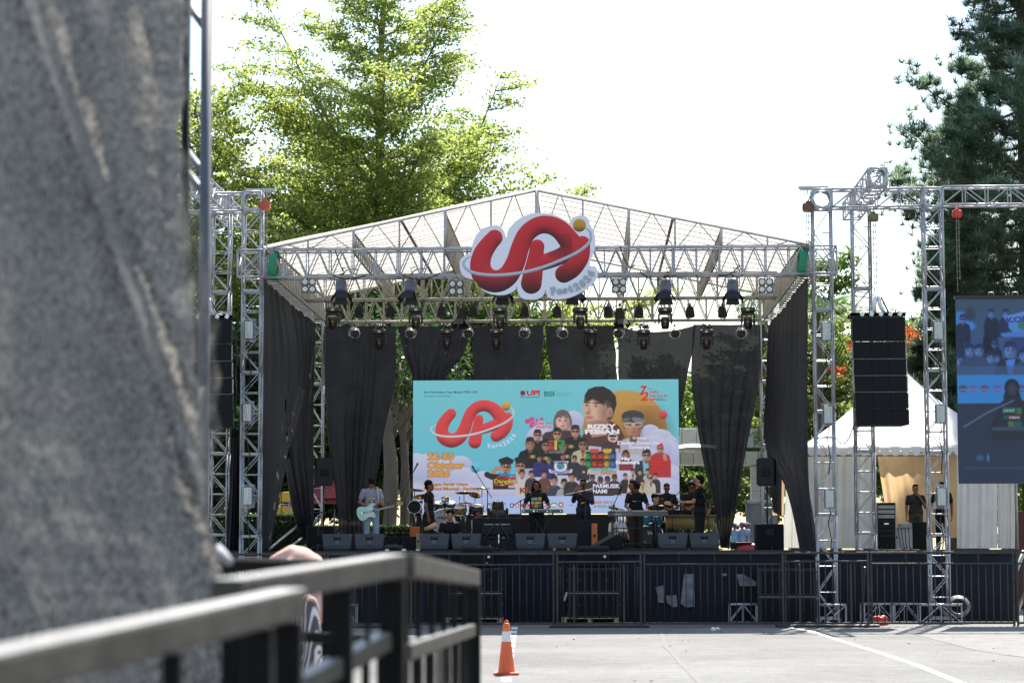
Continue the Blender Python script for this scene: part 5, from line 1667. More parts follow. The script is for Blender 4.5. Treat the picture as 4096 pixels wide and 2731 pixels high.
def guitar(loc, yaw, pitch, bodycol, label, guard=None, mirror=1):
    """electric guitar: neck towards +x, face to -Y"""
    e = empty('electric_guitar', loc, label, 'guitar')
    e.rotation_euler = (0, -pitch, yaw)
    out = [(.17, .03), (.14, .09), (.22, .14), (.20, .165), (.12, .165), (.05, .135), (-.02, .125), (-.1, .155), (-.19, .15), (-.235, .09), (-.25, 0), (-.235, -.09), (-.18, -.16), (-.09, -.165), (-.01, -.125), (.05, -.13), (.11, -.16), (.16, -.15), (.165, -.1), (.15, -.04)]
    oc_ = catmull(out, 3)
    m = LMB(); m.prism(oc_, -.022, .022)
    b = m.build('guitar_body', bodycol, e)
    bm = bmesh.new(); bm.from_mesh(b.data); bmesh.ops.triangulate(bm, faces=[f for f in bm.faces if len(f.verts) > 4]); bm.to_mesh(b.data); bm.free()
    m = LMB(); m.prism([(.14, .10), (.13, -.08), (.06, -.12), (-.1, -.11), (-.13, -.05), (-.02, .0), (.0, .07), (.09, .09)], -.027, -.023); m.build('pickguard', guard or PRW, e)
    m = LMB(); m.box((.40, -.028, 0), (.56, .022, .052), taper=None); m.build('neck', mat('rosewood', (0.05, 0.025, 0.015), .5, 0, .3, 30), e)
    m = LMB()
    for k in range(14): m.box((.18 + .03 * k + .004 * k, -.041, 0), (.004, .004, .05))
    m.build('frets', CHROME, e)
    m = LMB(); m.prism([(.68, -.026), (.72, -.03), (.84, -.018), (.86, .02), (.83, .04), (.72, .045), (.68, .026)], -.03, -.012); m.build('headstock', mat('maple', (0.42, 0.25, 0.10), .4, 0, .15, 20), e)
    for k in range(6):
        m = LMB(); m.cyl((.71 + .022 * k, -.02, .035), (.71 + .022 * k, -.02, .062), .007, 6); m.build('tuning_peg', CHROME, e)
    for k in range(3):
        m = LMB(); m.bbox((-.05 + .06 * k, -.031, -.01), (.016, .012, .075), .004); m.build('pickup', WHITEPAINT, e)
    m = LMB(); m.bbox((-.135, -.03, 0), (.03, .014, .07), .004); m.build('bridge', CHROME, e)
    m = LMB()
    for k in range(6): m.cyl((-.13, -.045, -.018 + .007 * k), (.70, -.045, -.016 + .0065 * k), .0012, 4)
    m.build('strings', CHROME, e)
    return e
guitar(at(1470, 2047, YG - .25), .1, .23, mat('mint_guitar_lacquer', (0.42, 0.68, 0.62), .2, 0, .05, 4), 'mint green electric guitar with a white pickguard, held by the guitarist')
tag(MB().tube([at(1500, 1950, YG + .1), at(1509, 1950, YG - .14), at(1512, 1975, YG - .2), at(1514, 2015, YG - .26)], .024, 6).build('guitar_strap', mat('woven_strap', (0.38, 0.42, 0.36), .8, 0, .4, 60)), 'pale woven strap over the left guitarist\'s shoulder', 'strap')
tag(MB().tube([at(1446, 2060, YG - .2), at(1434, 2058, YG - .2), at(1437, 2085, YG - .1), at(1452, 2120, YG), at(1452, 2185, YG)], .008, 6).build('guitar_lead', mat('purple_cable', (0.10, 0.05, 0.16), .5)), 'thin purple lead hanging from the mint guitar', 'cable')

# standing man in profile
e, so, p = person(base(1716, 54.2), R(82), 'man in a black t-shirt standing in profile beside the drum kit, facing right', SKB, BLACKT, DARKP,
    dict(wr0=(-.22, -.03, .80), wr1=(.23, -.06, .80), el1=(.22, .05, 1.06)), 1.63, hair='curly', fat=1.15, hand_curl=(.9, .9), shirt_len=.1)
shirt_print(e, so, [(-.09, 1.18, -.03, 1.30, PRR), (-.03, 1.18, .03, 1.30, PRY), (.03, 1.18, .09, 1.30, PRG)])
SIT = dict(pel=(0, .05, .42), chest=(0, .02, .74), neck=(0, .0, .925), head=(0, -.03, 1.075), sh0=(-.18, .0, .885), sh1=(.18, .0, .885), el0=(-.25, -.05, .62), el1=(.25, -.05, .62), wr0=(-.16, -.28, .56), wr1=(.16, -.28, .56), hip0=(-.09, .02, .42), hip1=(.09, .02, .42), kn0=(-.17, -.4, .47), kn1=(.17, -.4, .47), an0=(-.17, -.38, .09), an1=(.17, -.38, .09))
def lower(J, dz, dy=0): return {k: (v[0], v[1] + dy, v[2] + dz if k not in ('an0', 'an1') else v[2]) for k, v in J.items()}
FLOOR = lower(SIT, -.26); FLOOR.update(kn0=(-.26, -.32, .36), kn1=(.26, -.32, .36), an0=(-.16, -.45, .08), an1=(.16, -.45, .08))
person(base(1800, 53.4), .1, 'young man in a black t-shirt sitting low behind the floor monitors by the bass drum', SKC, BLACKT, DARKP, FLOOR, 1.66, tilt=.08, turn=-.1, hair='curly')
person(base(1908, 56.0), 1.1, 'man in a grey t-shirt and dark cap sitting behind the back of the big monitor', SKB, mat('grey_cotton', (0.32, 0.32, 0.31), .85, 0, .15, 8, .3, 50), DARKP, lower(SIT, -.16), 1.64, hair='short', cap=mat('dark_brown_cap', (0.03, 0.024, 0.02), .8))
# singer with dreadlocks
e, so, p = person(base(2146, 55.2), 0.0, 'singer with dreadlocks and a green, red and yellow shirt print, at the keyboard', SKB, BLACKT, DARKP,
    dict(el0=(-.30, .0, 1.06), wr0=(-.26, -.27, 1.0), el1=(.31, .0, 1.06), wr1=(.26, -.27, 1.0)), 1.66, hair='dreads', fat=1.12, hand_curl=(.3, .3), hand_dir=((.15, -1, -.1), (-.15, -1, -.1)), palm=((0, 0, -1), (0, 0, -1)))
shirt_print(e, so, [(-.125, 1.20, .045, 1.275, PRG), (.055, 1.20, .125, 1.275, PRY), (-.125, 1.115, -.06, 1.19, PRY), (-.05, 1.115, .125, 1.19, PRR), (-.125, 1.03, -.055, 1.105, PRR), (-.045, 1.03, .04, 1.105, PRY), (.05, 1.03, .125, 1.105, PRG)])
fit_text('LANGIT', -.118, .035, 1.238, .05, -.002, PRW, so, 'shirt_lettering', bold=.03)
fit_text('SUMBING', -.045, .118, 1.152, .045, -.002, PRW, so, 'shirt_lettering', bold=.03)
fit_text('VOL.3', -.04, .035, 1.068, .04, -.002, BLACKT, so, 'shirt_lettering', bold=.02)
for o_ in so.children:
    if o_.name.startswith('shirt_lettering'):
        bv = BVHTree.FromPolygons([v.co for v in so.data.vertices], [pl.vertices for pl in so.data.polygons])
        for v in o_.data.vertices:
            hit = bv.ray_cast(Vector((v.co.x, -2, v.co.z)), Vector((0, 1, 0)))[0]
            v.co.y = (hit.y if hit else -.13) - .008
# flutist
PLAID = mat('dark_plaid_cloth', (0.014, 0.018, 0.034), .85, 0, .5, 30, .3, 60, stretch=(1, 1, 4))
e, so, p = person(base(2334, 54.6), -.12, 'flute player in sunglasses and a dark open plaid shirt, in the middle of the stage', SKB, PLAID, DARKP,
    dict(el0=(-.22, -.10, 1.17), wr0=(-.165, -.27, 1.34), el1=(.22, -.10, 1.13), wr1=(-.03, -.26, 1.315)), 1.67, turn=.08, hair='short', glasses='dark', sleeve=1.2, hand_curl=(.9, .9), hand_dir=((.1, -.1, 1), (-.75, -.1, .65)), palm=((.5, .8, 0), (.3, .8, .4)))
shirt_print(e, so, [(-.055, .98, .055, 1.30, BLACKT)], 'undershirt')
shirt_print(e, so, [(-.06, 1.16, -.025, 1.24, PRR), (-.025, 1.12, .0, 1.24, PRR), (-.04, 1.10, .0, 1.13, PRY), (.0, 1.19, .05, 1.24, PRG), (.0, 1.12, .04, 1.17, PRY)])
fl = empty('bamboo_flute', at(2320, 1965, 54.33), 'long white bamboo flute held across by the player in sunglasses', 'flute')
m = MB(); m.cyl(at(2264, 1977, 54.36), at(2376, 1953, 54.30), .0165, 10); fb = m.build('flute_tube', mat('pale_bamboo_tube', (0.72, 0.70, 0.62), .4, 0, .1, 9), fl)
m = MB()
for k in range(7):
    q = at(2275 + k * 11, 1974.6 - k * 2.36, 54.34); m.ball(q + Vector((0, -.012, .005)), .006, 6, 4)
m.build('finger_holes', EYEM, fl)
# keyboard player
e, so, p = person(base(2545, 54.9), .08, 'keyboard player in a black t-shirt looking down at the long grey keyboard', SKB, BLACKT, mat('brown_trousers', (0.035, 0.028, 0.022), .85, 0, .2, 9, .3, 50),
    dict(chest=(0, -.05, 1.2), neck=(0, -.09, 1.37), head=(0, -.16, 1.50), sh0=(-.18, -.06, 1.33), sh1=(.18, -.06, 1.33), el0=(-.26, -.1, 1.06), wr0=(-.20, -.36, .98), el1=(.27, -.1, 1.06), wr1=(.20, -.36, .98)), 1.65, nod=.55, hair='fringe', hand_curl=(.3, .3), hand_dir=((.1, -1, -.1), (-.1, -1, -.1)), palm=((0, 0, -1), (0, 0, -1)))
shirt_print(e, so, [(-.10 + .045 * k, 1.165, -.075 + .045 * k, 1.185, m_) for k, m_ in enumerate((PRY, PRW, PRG, PRR, plastic('blue_ink', (60, 110, 200))))])
person(base(2534, 57.8), -1.2, 'man half hidden behind the keyboard player, seen from the side', SKB, BLACKT, DARKP, None, 1.74, hair='short', nod=.15)
e, so, p = person(base(2622, 57.4), .35, 'young percussionist in a black sleeveless shirt with yellow print, sitting at the teal drums', SKC, BLACKT, DARKP, lower(SIT, .19), 1.66, turn=.35, hair='curly', sleeve=.12)
shirt_print(e, so, [(-.1, .86, .1, .89, PRY), (-.07, .80, -.03, .86, PRY), (.02, .80, .09, .84, PRY)])
e, so, p = person(base(2668, 58.4), .1, 'older man with glasses and a moustache in a black t-shirt, holding a dark folder', SKB, BLACKT, DARKP, dict(el0=(-.27, -.05, 1.08), wr0=(-.10, -.30, 1.06), el1=(.27, -.02, 1.06), wr1=(.05, -.26, 1.02)), 1.68, nod=.35, hair='short', glasses='clear', fat=1.15)
shirt_print(e, so, [(-.06, 1.16, .03, 1.21, PRY), (.03, 1.16, .06, 1.21, PRR)])
m = MB(); m.bbox(at(2642, 2012, 57.9), (.2, .03, .26), .006, Matrix.Rotation(-.5, 3, 'X')); tag(m.build('music_folder', CABINET), 'dark folder held open by the older man with glasses', 'folder')
person(base(2768, 57.6), .2, 'man in sunglasses standing behind the bassist near the right drape', SKB, BLACKT, DARKP, dict(el0=(-.26, -.05, 1.08), wr0=(-.16, -.30, 1.0)), 1.68, nod=.2, turn=-.2, hair='curly', glasses='dark')
# bass player turned to the left
e, so, p = person(base(2800, 54.0), R(-112), 'bass player in black with glasses, turned left, guitar neck held out', SKC, BLACKT, DARKP,
    dict(el1=(.24, -.06, 1.07), wr1=(.03, -.44, 1.07), el0=(-.25, .06, 1.07), wr0=(-.10, -.2, .98)), 1.74, hair='short', glasses='clear', fat=1.15, hand_curl=(.6, 1.1), hand_dir=((.6, -.3, -.4), (-.3, -.8, .3)), palm=((.2, 1, .2), (-.5, .3, .8)), nod=.1, shirt_len=.12)
g2 = guitar(at(2800, 2034, 54.27), 0, 0, mat('sunburst_lacquer', (0.20, 0.08, 0.02), .2, 0, .2, 4), 'brown electric bass with a pale maple neck, held by the player turned left', mat('black_guard', (.01, .01, .01), .3))
g2.rotation_euler = (0, R(-12), R(180 + 14)); g2.rotation_euler = (0, R(-9), R(176)); 
tag(MB().tube([at(2776, 1985, 54.25), at(2795, 1964, 53.95), at(2815, 1975, 53.82), at(2830, 2012, 53.84), at(2832, 2030, 54.0)], .026, 6).build('bass_strap', mat('black_webbing', (.02, .02, .024), .7)), 'black strap across the bass player\'s back', 'strap')
# technician crouching
person(base(2470, 56.4), .5, 'stage hand in a white shirt crouching behind the keyboard stand', SKB, mat('white_shirt_cotton', (0.62, 0.62, 0.64), .85, 0, .08, 8, .3, 40), DARKP, lower(SIT, -.22), 1.6, nod=.9, hair='short')
# people in the tent
person(base(3664, 61.6), .05, 'man in a dark t-shirt standing in the white tent with one hand at his chin', SKB, mat('dark_olive_cotton', (0.018, 0.018, 0.02), .85, 0, .2, 8, .3, 50), mat('grey_brown_trousers', (0.055, 0.045, 0.04), .85, 0, .2, 9, .3, 50),
    dict(el1=(.25, -.06, 1.07), wr1=(.06, -.17, 1.36), wr0=(-.26, -.10, .86)), 1.72, hair='short', hand_curl=(.6, 1.1), hand_dir=(None, (-.4, .1, .7)), palm=(None, (-.3, .8, .2)), fat=1.12)
person(base(3770, 62.2), -.2, 'man in black behind the outer tower inside the white tent', SKB, BLACKT, DARKP, dict(el0=(-.28, -.06, 1.1), wr0=(-.2, -.3, 1.0)), 1.80, hair='short', nod=.15)
# ================================================================== STAGE GEAR
def mon_wedge():
    e = empty('floor_monitor', (0, 0, 0), '', 'floor monitor', 'floor monitors along the stage edge')
    # side profile (y, z): back faces the audience
    prof = [(-.20, .03), (-.215, .10), (-.165, .36), (-.13, .385), (.20, .11), (.22, .02), (.18, 0), (-.16, 0)]
    w = .33
    m = LMB()
    for_side = lambda k, sx: [(sx * w * k * (.84 if z < .06 else .93 if z < .12 else 1), y, z) for y, z in prof]
    n = len(prof)
    L0_, L1_ = for_side(.98, -1), for_side(.98, 1)
    m.add(L0_ + L1_, [list(range(n))[::-1], list(range(n, 2 * n))] + [(i, (i + 1) % n, n + (i + 1) % n, n + i) for i in range(n)])
    b = m.build('shell', SPEAKER, e)
    bm = bmesh.new(); bm.from_mesh(b.data)
    bmesh.ops.bevel(bm, geom=bm.edges[:], offset=.022, segments=2, affect='EDGES'); bm.to_mesh(b.data); bm.free()
    rot = Matrix.Rotation(-math.atan2(.05, .26), 3, 'X')
    at_ = lambda z, d=0: Vector((0, -.215 + .05 * (z - .10) / .26 - d, z))
    m = LMB(); m.bbox(at_(.275, .004), (.15, .02, .075), .015, rot); hd = m.build('handle', CABINET, e)
    m = LMB(); m.bbox(at_(.29, .014), (.095, .02, .018), .006, rot); m.build('handle_bar', SPEAKER, hd)
    m = LMB(); m.bbox(at_(.19, .006), (.11, .022, .10), .012, rot); m.build('input_panel', mat('grey_speaker_panel', (0.06, 0.066, 0.085), .5, 0, .1, 20), e)
    m = LMB()
    for sx in (-1, 1): m.bbox((sx * .27, -.16, .0), (.08, .10, .05), .01)
    m.build('foot', CABINET, e)
    m = LMB(); m.quad((-.3, -.155, .362), (.3, -.155, .362), (.3, .19, .135), (-.3, .19, .135))
    m.v = [(x, y + .012, z + .012) for x, y, z in m.v]; m.build('front_grille', GRILLE, e)
    return e
p0 = mon_wedge()
spots = [(1351, 51.75, 'in front of the left side fill, outermost of all'), (1480, 51.75, 'in front of the guitarist'), (1739, 51.7, 'in front of the man standing in profile'), (1866, 51.7, 'in front of the man in the dark cap'), (2122, 51.7, 'in front of the singer'), (2250, 51.7, 'just left of the flute player'), (2690, 51.7, 'in front of the bamboo instrument'), (2817, 51.7, 'in front of the bass player')]
for i, (px, Y, w) in enumerate(spots):
    o_ = p0 if i == 0 else copy_tree(p0)
    o_.location = base(px, Y); o_.rotation_euler = (0, 0, (.06, .03, .02, 0, 0, -.02, -.03, -.05)[i]); o_.scale = (1.06, 1.06, 1.06)
    tag(o_, 'grey floor monitor wedge ' + w)
# single dark wedge turned left
w_ = copy_tree(p0); w_.location = base(2424, 52.2); w_.rotation_euler = (0, 0, R(105)); w_.scale = (1.05, 1.5, .98)
tag(w_, 'single darker floor monitor turned sideways beside the orange case', 'floor monitor')
del w_['group']
for ch in list(w_.children):
    if ch.name.startswith('front_grille'): bpy.data.objects.remove(ch); continue
    if ch.name.startswith('shell'): ch.data = ch.data.copy(); ch.data.materials[0] = CABINET

def speaker_box(name, loc, size, label, cat, group=None, yaw=0, handle=True, panel=False, material=None):
    e = empty(name, loc, label, cat, group, yaw)
    m = LMB(); m.bbox((0, 0, size[2] / 2), size, .015); b = m.build('cabinet', material or CABINET, e)
    m = LMB(); m.bbox((0, -size[1] / 2 - .006, size[2] / 2), (size[0] * .9, .02, size[2] * .9), .008); g_ = m.build('grille', GRILLE, e)
    if handle:
        m = LMB(); m.bbox((0, -size[1] / 2 - .016, size[2] * .7), (.18, .012, .14), .006); m.build('handle_recess', BLACKPLAST, e)
    return e
speaker_box('subwoofer', base(1287, 55.0), (.66, .6, .60), 'black subwoofer box under the left side fill speaker', 'subwoofer')
speaker_box('subwoofer', base(3075, 53.2), (.64, .6, .60), 'black subwoofer box on the stage under the right side fill speaker', 'subwoofer')
def side_fill(px, pyt, pyb, Y, label, yaw):
    zt, zb_ = za(pyt, Y), za(pyb, Y); h = zt - zb_
    e = empty('side_fill_speaker', (xa(px, Y, 1900), Y, zb_), label, 'speaker', 'side fill speakers', yaw)
    poly = [(-.19, 0), (.17, .01), (.20, .05), (.20, h - .05), (.17, h), (-.17, h), (-.20, h - .03), (-.20, .05)]
    m = LMB(); m.prism(poly, -.16, .16); b = m.build('cabinet', BLACKPLAST, e)
    bm = bmesh.new(); bm.from_mesh(b.data); bmesh.ops.bevel(bm, geom=bm.edges[:], offset=.02, segments=2, affect='EDGES'); bm.to_mesh(b.data); bm.free()
    m = LMB(); m.bbox((.0, -.165, h * .48), (.2, .02, .17), .02); hd = m.build('handle_recess', CABINET, e)
    m = LMB(); m.bbox((.045, -.178, h * .49), (.03, .02, .13), .008); m.build('handle_bar', BLACKPLAST, hd)
    m = LMB(); m.bbox((-.205, 0, h * .5), (.02, .28, h * .9), .006); m.build('grille', GRILLE, e)
    m = LMB(); m.cyl((0, 0, DECK + .6 - zb_), (0, 0, 0), .02, 8); m.build('pole', DARKSTEEL, e)
    return e
side_fill(1295, 1828, 1940, 55.0, 'black side fill speaker on a pole by the left drape', .25)
side_fill(3067, 1835, 1947, 53.2, 'black side fill speaker on a pole by the right drape', -.25)
def tripod(name, loc, h, label, cat, boom=None, mic=True, group=None, r=.012, tops=True, spread=.3):
    e = empty(name, loc, label, cat, group)
    m = LMB()
    m.cyl((0, 0, .12), (0, 0, h), r, 7); m.build('pole', DARKSTEEL, e)
    for k in range(3):
        a = 2 * PI * k / 3 + .5
        m = LMB(); m.cyl((0, 0, .17), (math.cos(a) * spread, math.sin(a) * spread, .01), r * .8, 6); m.build('leg', DARKSTEEL, e)
    if boom:
        b = Vector(boom); top = Vector((0, 0, h)); dirn = (b - top).normalized()
        m = LMB(); m.cyl(top - dirn * .22, b, r * .75, 6); m.bbox(top, (.04, .04, .05), .01); m.build('boom', DARKSTEEL, e)
    else: b, dirn = Vector((0, 0, h)), Vector((0, -.6, .5))
    if mic:
        d = dirn.normalized()
        m = LMB(); m.cyl(b - d * .02, b + d * .16, .014, 8, .02); mc = m.build('microphone', CABINET, e)
        m = LMB(); m.ball(b + d * .18, (.028, .028, .032), 10, 8); m.build('mic_head', mat('mic_mesh', (.10, .10, .11), .35, .7, .3, 90), mc)
    return e
def mstand(px, Y, pole_py, mx, my, label, mic=True):
    x = xa(px, Y, 2000); h = za(pole_py, Y) - DECK
    q = at(mx, my, Y - .1)
    return tripod('microphone_stand', (x, Y, DECK), h, label, 'microphone stand', (q.x - x, -.1, q.z - DECK), mic, 'microphone stands')
mstand(2082, 54.5, 2003, 2135, 1972, 'black boom stand reaching right to the singer')
mstand(2341, 54.1, 2010, 2336, 1962, 'black microphone stand in front of the flute player')
mstand(2455, 54.0, 2020, 2476, 1970, 'boom stand left of the long keyboard')
mstand(1950, 57.2, 1962, 1905, 1890, 'tall overhead boom stand above the drum kit')
mstand(1620, 57.2, 1950, 1657, 1880, 'tall boom stand left of the drum kit, microphone tipped over')
mstand(2688, 55.2, 2000, 2728, 1956, 'boom stand in front of the older man with glasses')
mstand(2640, 54.4, 2050, 2592, 2012, 'low boom stand at the right end of the long keyboard', False)
mstand(2830, 55.5, 2055, 2852, 1990, 'boom stand behind the bass player', False)
mstand(1552, 54.6, 2030, 1553, 2000, 'straight stand right of the guitarist', False)
tripod('laptop_stand', base(1275, 53.2), .9, 'black folding stand with a flat top at the left side fill', 'stand', None, False)
m = MB(); m.bbox(base(1272, 53.2) + Vector((0, 0, .9)), (.36, .25, .025), .006); t_ = m.build('stand_tray', DARKSTEEL); 
t_.parent = [o_ for o_ in scene.objects if o_.name.startswith('laptop_stand')][0]; t_.location = -Vector(t_.parent.location)
tripod('laptop_stand', base(3085, 53.0), .85, 'black stand with a flat top beside the right side fill', 'stand', None, False)
# keyboards
def keyboard(px0, px1, pyt, pyb, Y, label, body, keyface, lettering=None, stand='X'):
    x0_, x1_ = xa(px0, Y, 2050), xa(px1, Y, 2050); zt, zb_ = za(pyt, Y), za(pyb, Y); h = zt - zb_; w = x1_ - x0_
    e = empty('keyboard', ((x0_ + x1_) / 2, Y, zb_), label, 'keyboard')
    m = LMB(); m.bbox((0, 0, h / 2), (w, .30, h), .012); m.build('case', body, e)
    m = LMB()
    nk = int(w / .024)
    for k in range(nk): m.bbox((-w / 2 + .03 + (w - .06) * (k + .5) / nk, .06, h + .006), ((w - .06) / nk * .9, .14, .014), .002)
    m.build('white_keys', WHITEPAINT, e)
    m = LMB()
    for k in range(nk):
        if k % 7 not in (2, 6): m.bbox((-w / 2 + .03 + (w - .06) * (k + 1) / nk, .09, h + .018), (.012, .09, .014), .002)
    m.build('black_keys', CABINET, e)
    if keyface:
        rr = random.Random(4)
        for k in range(12):
            m = LMB(); m.cyl((-w / 2 + .05 + (w - .1) * k / 11, -.152, h * .5), (-w / 2 + .05 + (w - .1) * k / 11, -.165, h * .5), .014 if k % 3 else .022, 8); m.build('knob', (PRW, PRR, PRG, CHROME)[k % 4], e)
        for k in range(10):
            m = LMB(); m.cyl((-w / 2 + .12 + (w - .24) * k / 9, -.08, h), (-w / 2 + .12 + (w - .24) * k / 9, -.08, h + .02), .012, 8); m.build('knob', CHROME, e)
    if lettering:
        fit_text(lettering[0], -w / 2 + w * .09, -w / 2 + w * .22, h * .5, h * .42, -.1515, PRW, e, 'case_lettering', bold=.02)
        fit_text(lettering[1], -w / 2 + w * .25, -w / 2 + w * .39, h * .5, h * .38, -.1515, mat('grey_lettering', (.25, .25, .26), .5), e, 'case_lettering', bold=.02)
    H = zb_ - DECK
    for s in (-1, 1):
        m = LMB()
        if stand == 'X':
            m.cyl((-s * w * .26, s * .05, -.01), (s * w * .24, s * .05, -H + .02), .017, 8); m.cyl((s * w * .24 , .2, -H + .02), (s * w * .24, -.2, -H + .02), .016, 8); m.cyl((-s * w * .26, .15, -.012), (-s * w * .26, -.15, -.012), .016, 8)
        else:
            m.cyl((s * w * .36 - .1, -.1, -.01), (s * w * .36 - .1, -.1, -H + .01), .018, 8); m.cyl((s * w * .36 - .1, .12, -.01), (s * w * .36 - .1, .12, -H + .01), .018, 8)
            m.cyl((s * w * .36 - .1, -.1, -H * .5), (s * w * .36 - .1, .12, -H * .5), .014, 8)
        m.build('stand_leg', DARKSTEEL, e)
    if stand != 'X':
        for z in (-H * .35, -H * .8):
            m = LMB(); m.cyl((-w * .36 - .1, -.1, z), (w * .36 - .1, -.1, z), .013, 8); m.build('stand_bar', DARKSTEEL, e)
    return e
keyboard(2087, 2252, 2038, 2050, 54.7, 'colourful small keyboard with knobs on a crossed stand in front of the singer', mat('dark_teal_keyboard', (.03, .10, .09), .4, 0, .15, 14), True)
keyboard(2431, 2672, 2045, 2066, 54.4, 'long grey keyboard with white lettering on a straight stand', mat('warm_grey_keyboard', (.10, .10, .095), .5, 0, .1, 14), False, ('Roland', 'RD-700'), 'H')

# drum kits
BRONZE = mat('bronze_cymbal', (0.50, 0.33, 0.10), 0.25, 0.9, .2, 12)
SKINW = mat('drum_head', (.55, .55, .57), .5, 0, .15, 6)
def drum(par, name, c, r, d, axis, shellm, headm=None, lugs=8):
    q = Vector(axis).to_track_quat('Z', 'Y').to_matrix(); c = Vector(c)
    m = LMB(); m.lathe([(r, -d / 2), (r, d / 2)], c, 22, q, caps=False); s = m.build(name, shellm, par)
    for z in (d / 2 + .004, -d / 2 - .004): LMB().lathe([(0, z), (r * .96, z)], c, 22, q, caps=False).build('drum_head', headm or SKINW, s)
    for z in (-1, 1):
        m = LMB(); m.lathe([(r * .97, z * d / 2 - .012), (r * 1.05, z * d / 2 - .012), (r * 1.05, z * d / 2 + .014), (r * .97, z * d / 2 + .014)], c, 22, q, caps=False); m.build('hoop', CHROME, s)
    for k in range(lugs):
        a = 2 * PI * k / lugs
        m = LMB(); m.bbox(c + q @ Vector((math.cos(a) * r * 1.03, math.sin(a) * r * 1.03, 0)), (.024, .024, d * .5), .005, q); m.build('lug', CHROME, s)
    return s
def cymbal(px, py, Y, r, tilt, label, stand=True, material=None):
    q = at(px, py, Y)
    e = empty('cymbal_stand', (q.x, Y, DECK), label, 'cymbal', 'cymbals on chrome stands')
    T = Matrix.Rotation(tilt[0], 3, 'X') @ Matrix.Rotation(tilt[1], 3, 'Y'); H = q.z - DECK
    m = LMB(); m.lathe([(.008, .032), (.03, .024), (.045, .008), (r * .6, -.004), (r, -.018), (r, -.021), (r * .6, -.008), (.04, .003)], (0, 0, H), 26, T, caps=False); m.build('cymbal', material or BRONZE, e)
    m = LMB(); m.cyl((0, 0, .25), (0, 0, H + .05), .011, 7); m.build('pole', CHROME, e)
    for k in range(3):
        a = 2 * PI * k / 3 + .4
        m = LMB(); m.cyl((0, 0, .38), (math.cos(a) * .26, math.sin(a) * .26, .01), .011, 6); m.build('leg', CHROME, e)
    return e
YD = 57.6
k0 = base(1771, YD)
kit = empty('drum_kit', k0, 'dark blue drum kit with a printed bass drum head, left of the screen', 'drum kit')
NAVY = mat('dark_blue_drum_shell', (.02, .028, .05), .2, 0, .2, 10); AMBER = mat('amber_drum_shell', (.26, .15, .045), .25, 0, .25, 10)
loc = lambda px, py, dy=0: Vector((at(px, py, YD + dy).x - k0.x, dy, at(px, py, YD + dy).z - DECK))
s = drum(kit, 'bass_drum', loc(1772, 2085), .30, .42, (0, -1, .03), NAVY, mat('printed_drum_head', (.30, .31, .33), .5, 0, .55, 14))
fit_text('SONOR', loc(1752, 2072).x, loc(1796, 2072).x, loc(1772, 2070).z, .055, -.225, CABINET, s, 'drum_head_lettering', bold=.03)
for px, py, r, d, ax, mm in ((1758, 2023, .13, .2, (0, -.5, 1), NAVY), (1800, 2023, .14, .21, (.1, -.5, 1), NAVY), (1790, 2043, .18, .14, (0, -.1, 1), AMBER), (1835, 2040, .19, .18, (.05, -.3, 1), AMBER), (1905, 2038, .18, .22, (.1, -.25, 1), NAVY), (1660, 2032, .17, .36, (0, -1, .15), CABINET)):
    drum(kit, 'tom_drum', loc(px, py, -.05), r, d, ax, mm, CABINET if mm is CABINET else None)
for px0, py0, px1, py1 in ((1700, 2110, 1740, 2030), (1850, 2115, 1836, 2030), (1878, 2115, 1925, 2040), (1838, 2030, 1838, 1985), (1950, 2110, 1968, 1995), (1770, 2000, 1850, 2040)):
    m = LMB(); m.cyl(loc(px0, py0, -.1), loc(px1, py1, -.1), .013, 7); m.build('hardware_stand', CHROME, kit)
for i, (px, py, r, t, w) in enumerate(((1658, 1956, .24, (-.12, .08), 'leftmost and highest at the left of the drum kit'), (1688, 1983, .23, (-.25, -.1), 'behind the man standing in profile'), (1856, 1968, .22, (-.12, 0), 'pale and flat above the middle of the drum kit'), (1782, 1988, .12, (-.2, .05), 'small, over the two toms of the drum kit'), (1900, 1977, .15, (-.5, .2), 'steeply tilted at the right of the drum kit'), (1928, 1950, .22, (-.05, .02), 'thin edge-on, highest at the right of the drum kit'), (1664, 2010, .18, (-.2, -.3), 'tilted low at the far left of the drum kit'), (1862, 2009, .16, (-.05, 0), 'hi-hat low in front of the drum kit'))):
    cymbal(px, py, YD - .2 + .05 * i, r, t, 'bronze cymbal ' + w)
cymbal(2465, 2031, 55.6, .2, (-.1, .15), 'bronze cymbal left of the keyboard player')
kb = base(2610, 57.2)
k2 = empty('drum_kit', kb, 'teal drum kit with a black bass drum head behind the long keyboard', 'drum kit')
loc = lambda px, py, dy=0: Vector((at(px, py, 57.2 + dy).x - kb.x, dy, at(px, py, 57.2 + dy).z - DECK))
TEAL = mat('teal_drum_shell', (.012, .20, .28), .2, 0, .15, 10)
s = drum(k2, 'bass_drum', loc(2606, 2136), .27, .4, (0, -1, .03), CABINET, mat('black_drum_head', (.015, .015, .017), .35))
fit_text('TAMA', loc(2588, 2131).x, loc(2627, 2131).x, loc(2606, 2131).z, .07, -.215, PRW, s, 'drum_head_lettering', bold=.02)
for px, py in ((2586, 2082), (2626, 2082)): drum(k2, 'tom_drum', loc(px, py, -.1), .13, .24, (0, -.2, 1), TEAL)
m = LMB(); m.cyl(loc(2606, 2112, .1), loc(2606, 2060, .1), .016, 8); m.build('hardware_stand', CHROME, k2)
for k, px in enumerate((2477, 2487, 2500)):
    m = MB(); m.cyl(base(px, 55.9) + Vector((0, .05 * k, 0)), at(px, 2040 + 3 * k, 55.9 + .05 * k), .03, 10)
    tag(m.build('chrome_stand_tube', CHROME), 'upright chrome tube beside the stage hand in white, %s' % ('left one', 'middle one', 'right one')[k], 'stand tube', 'chrome tubes by the keyboard')

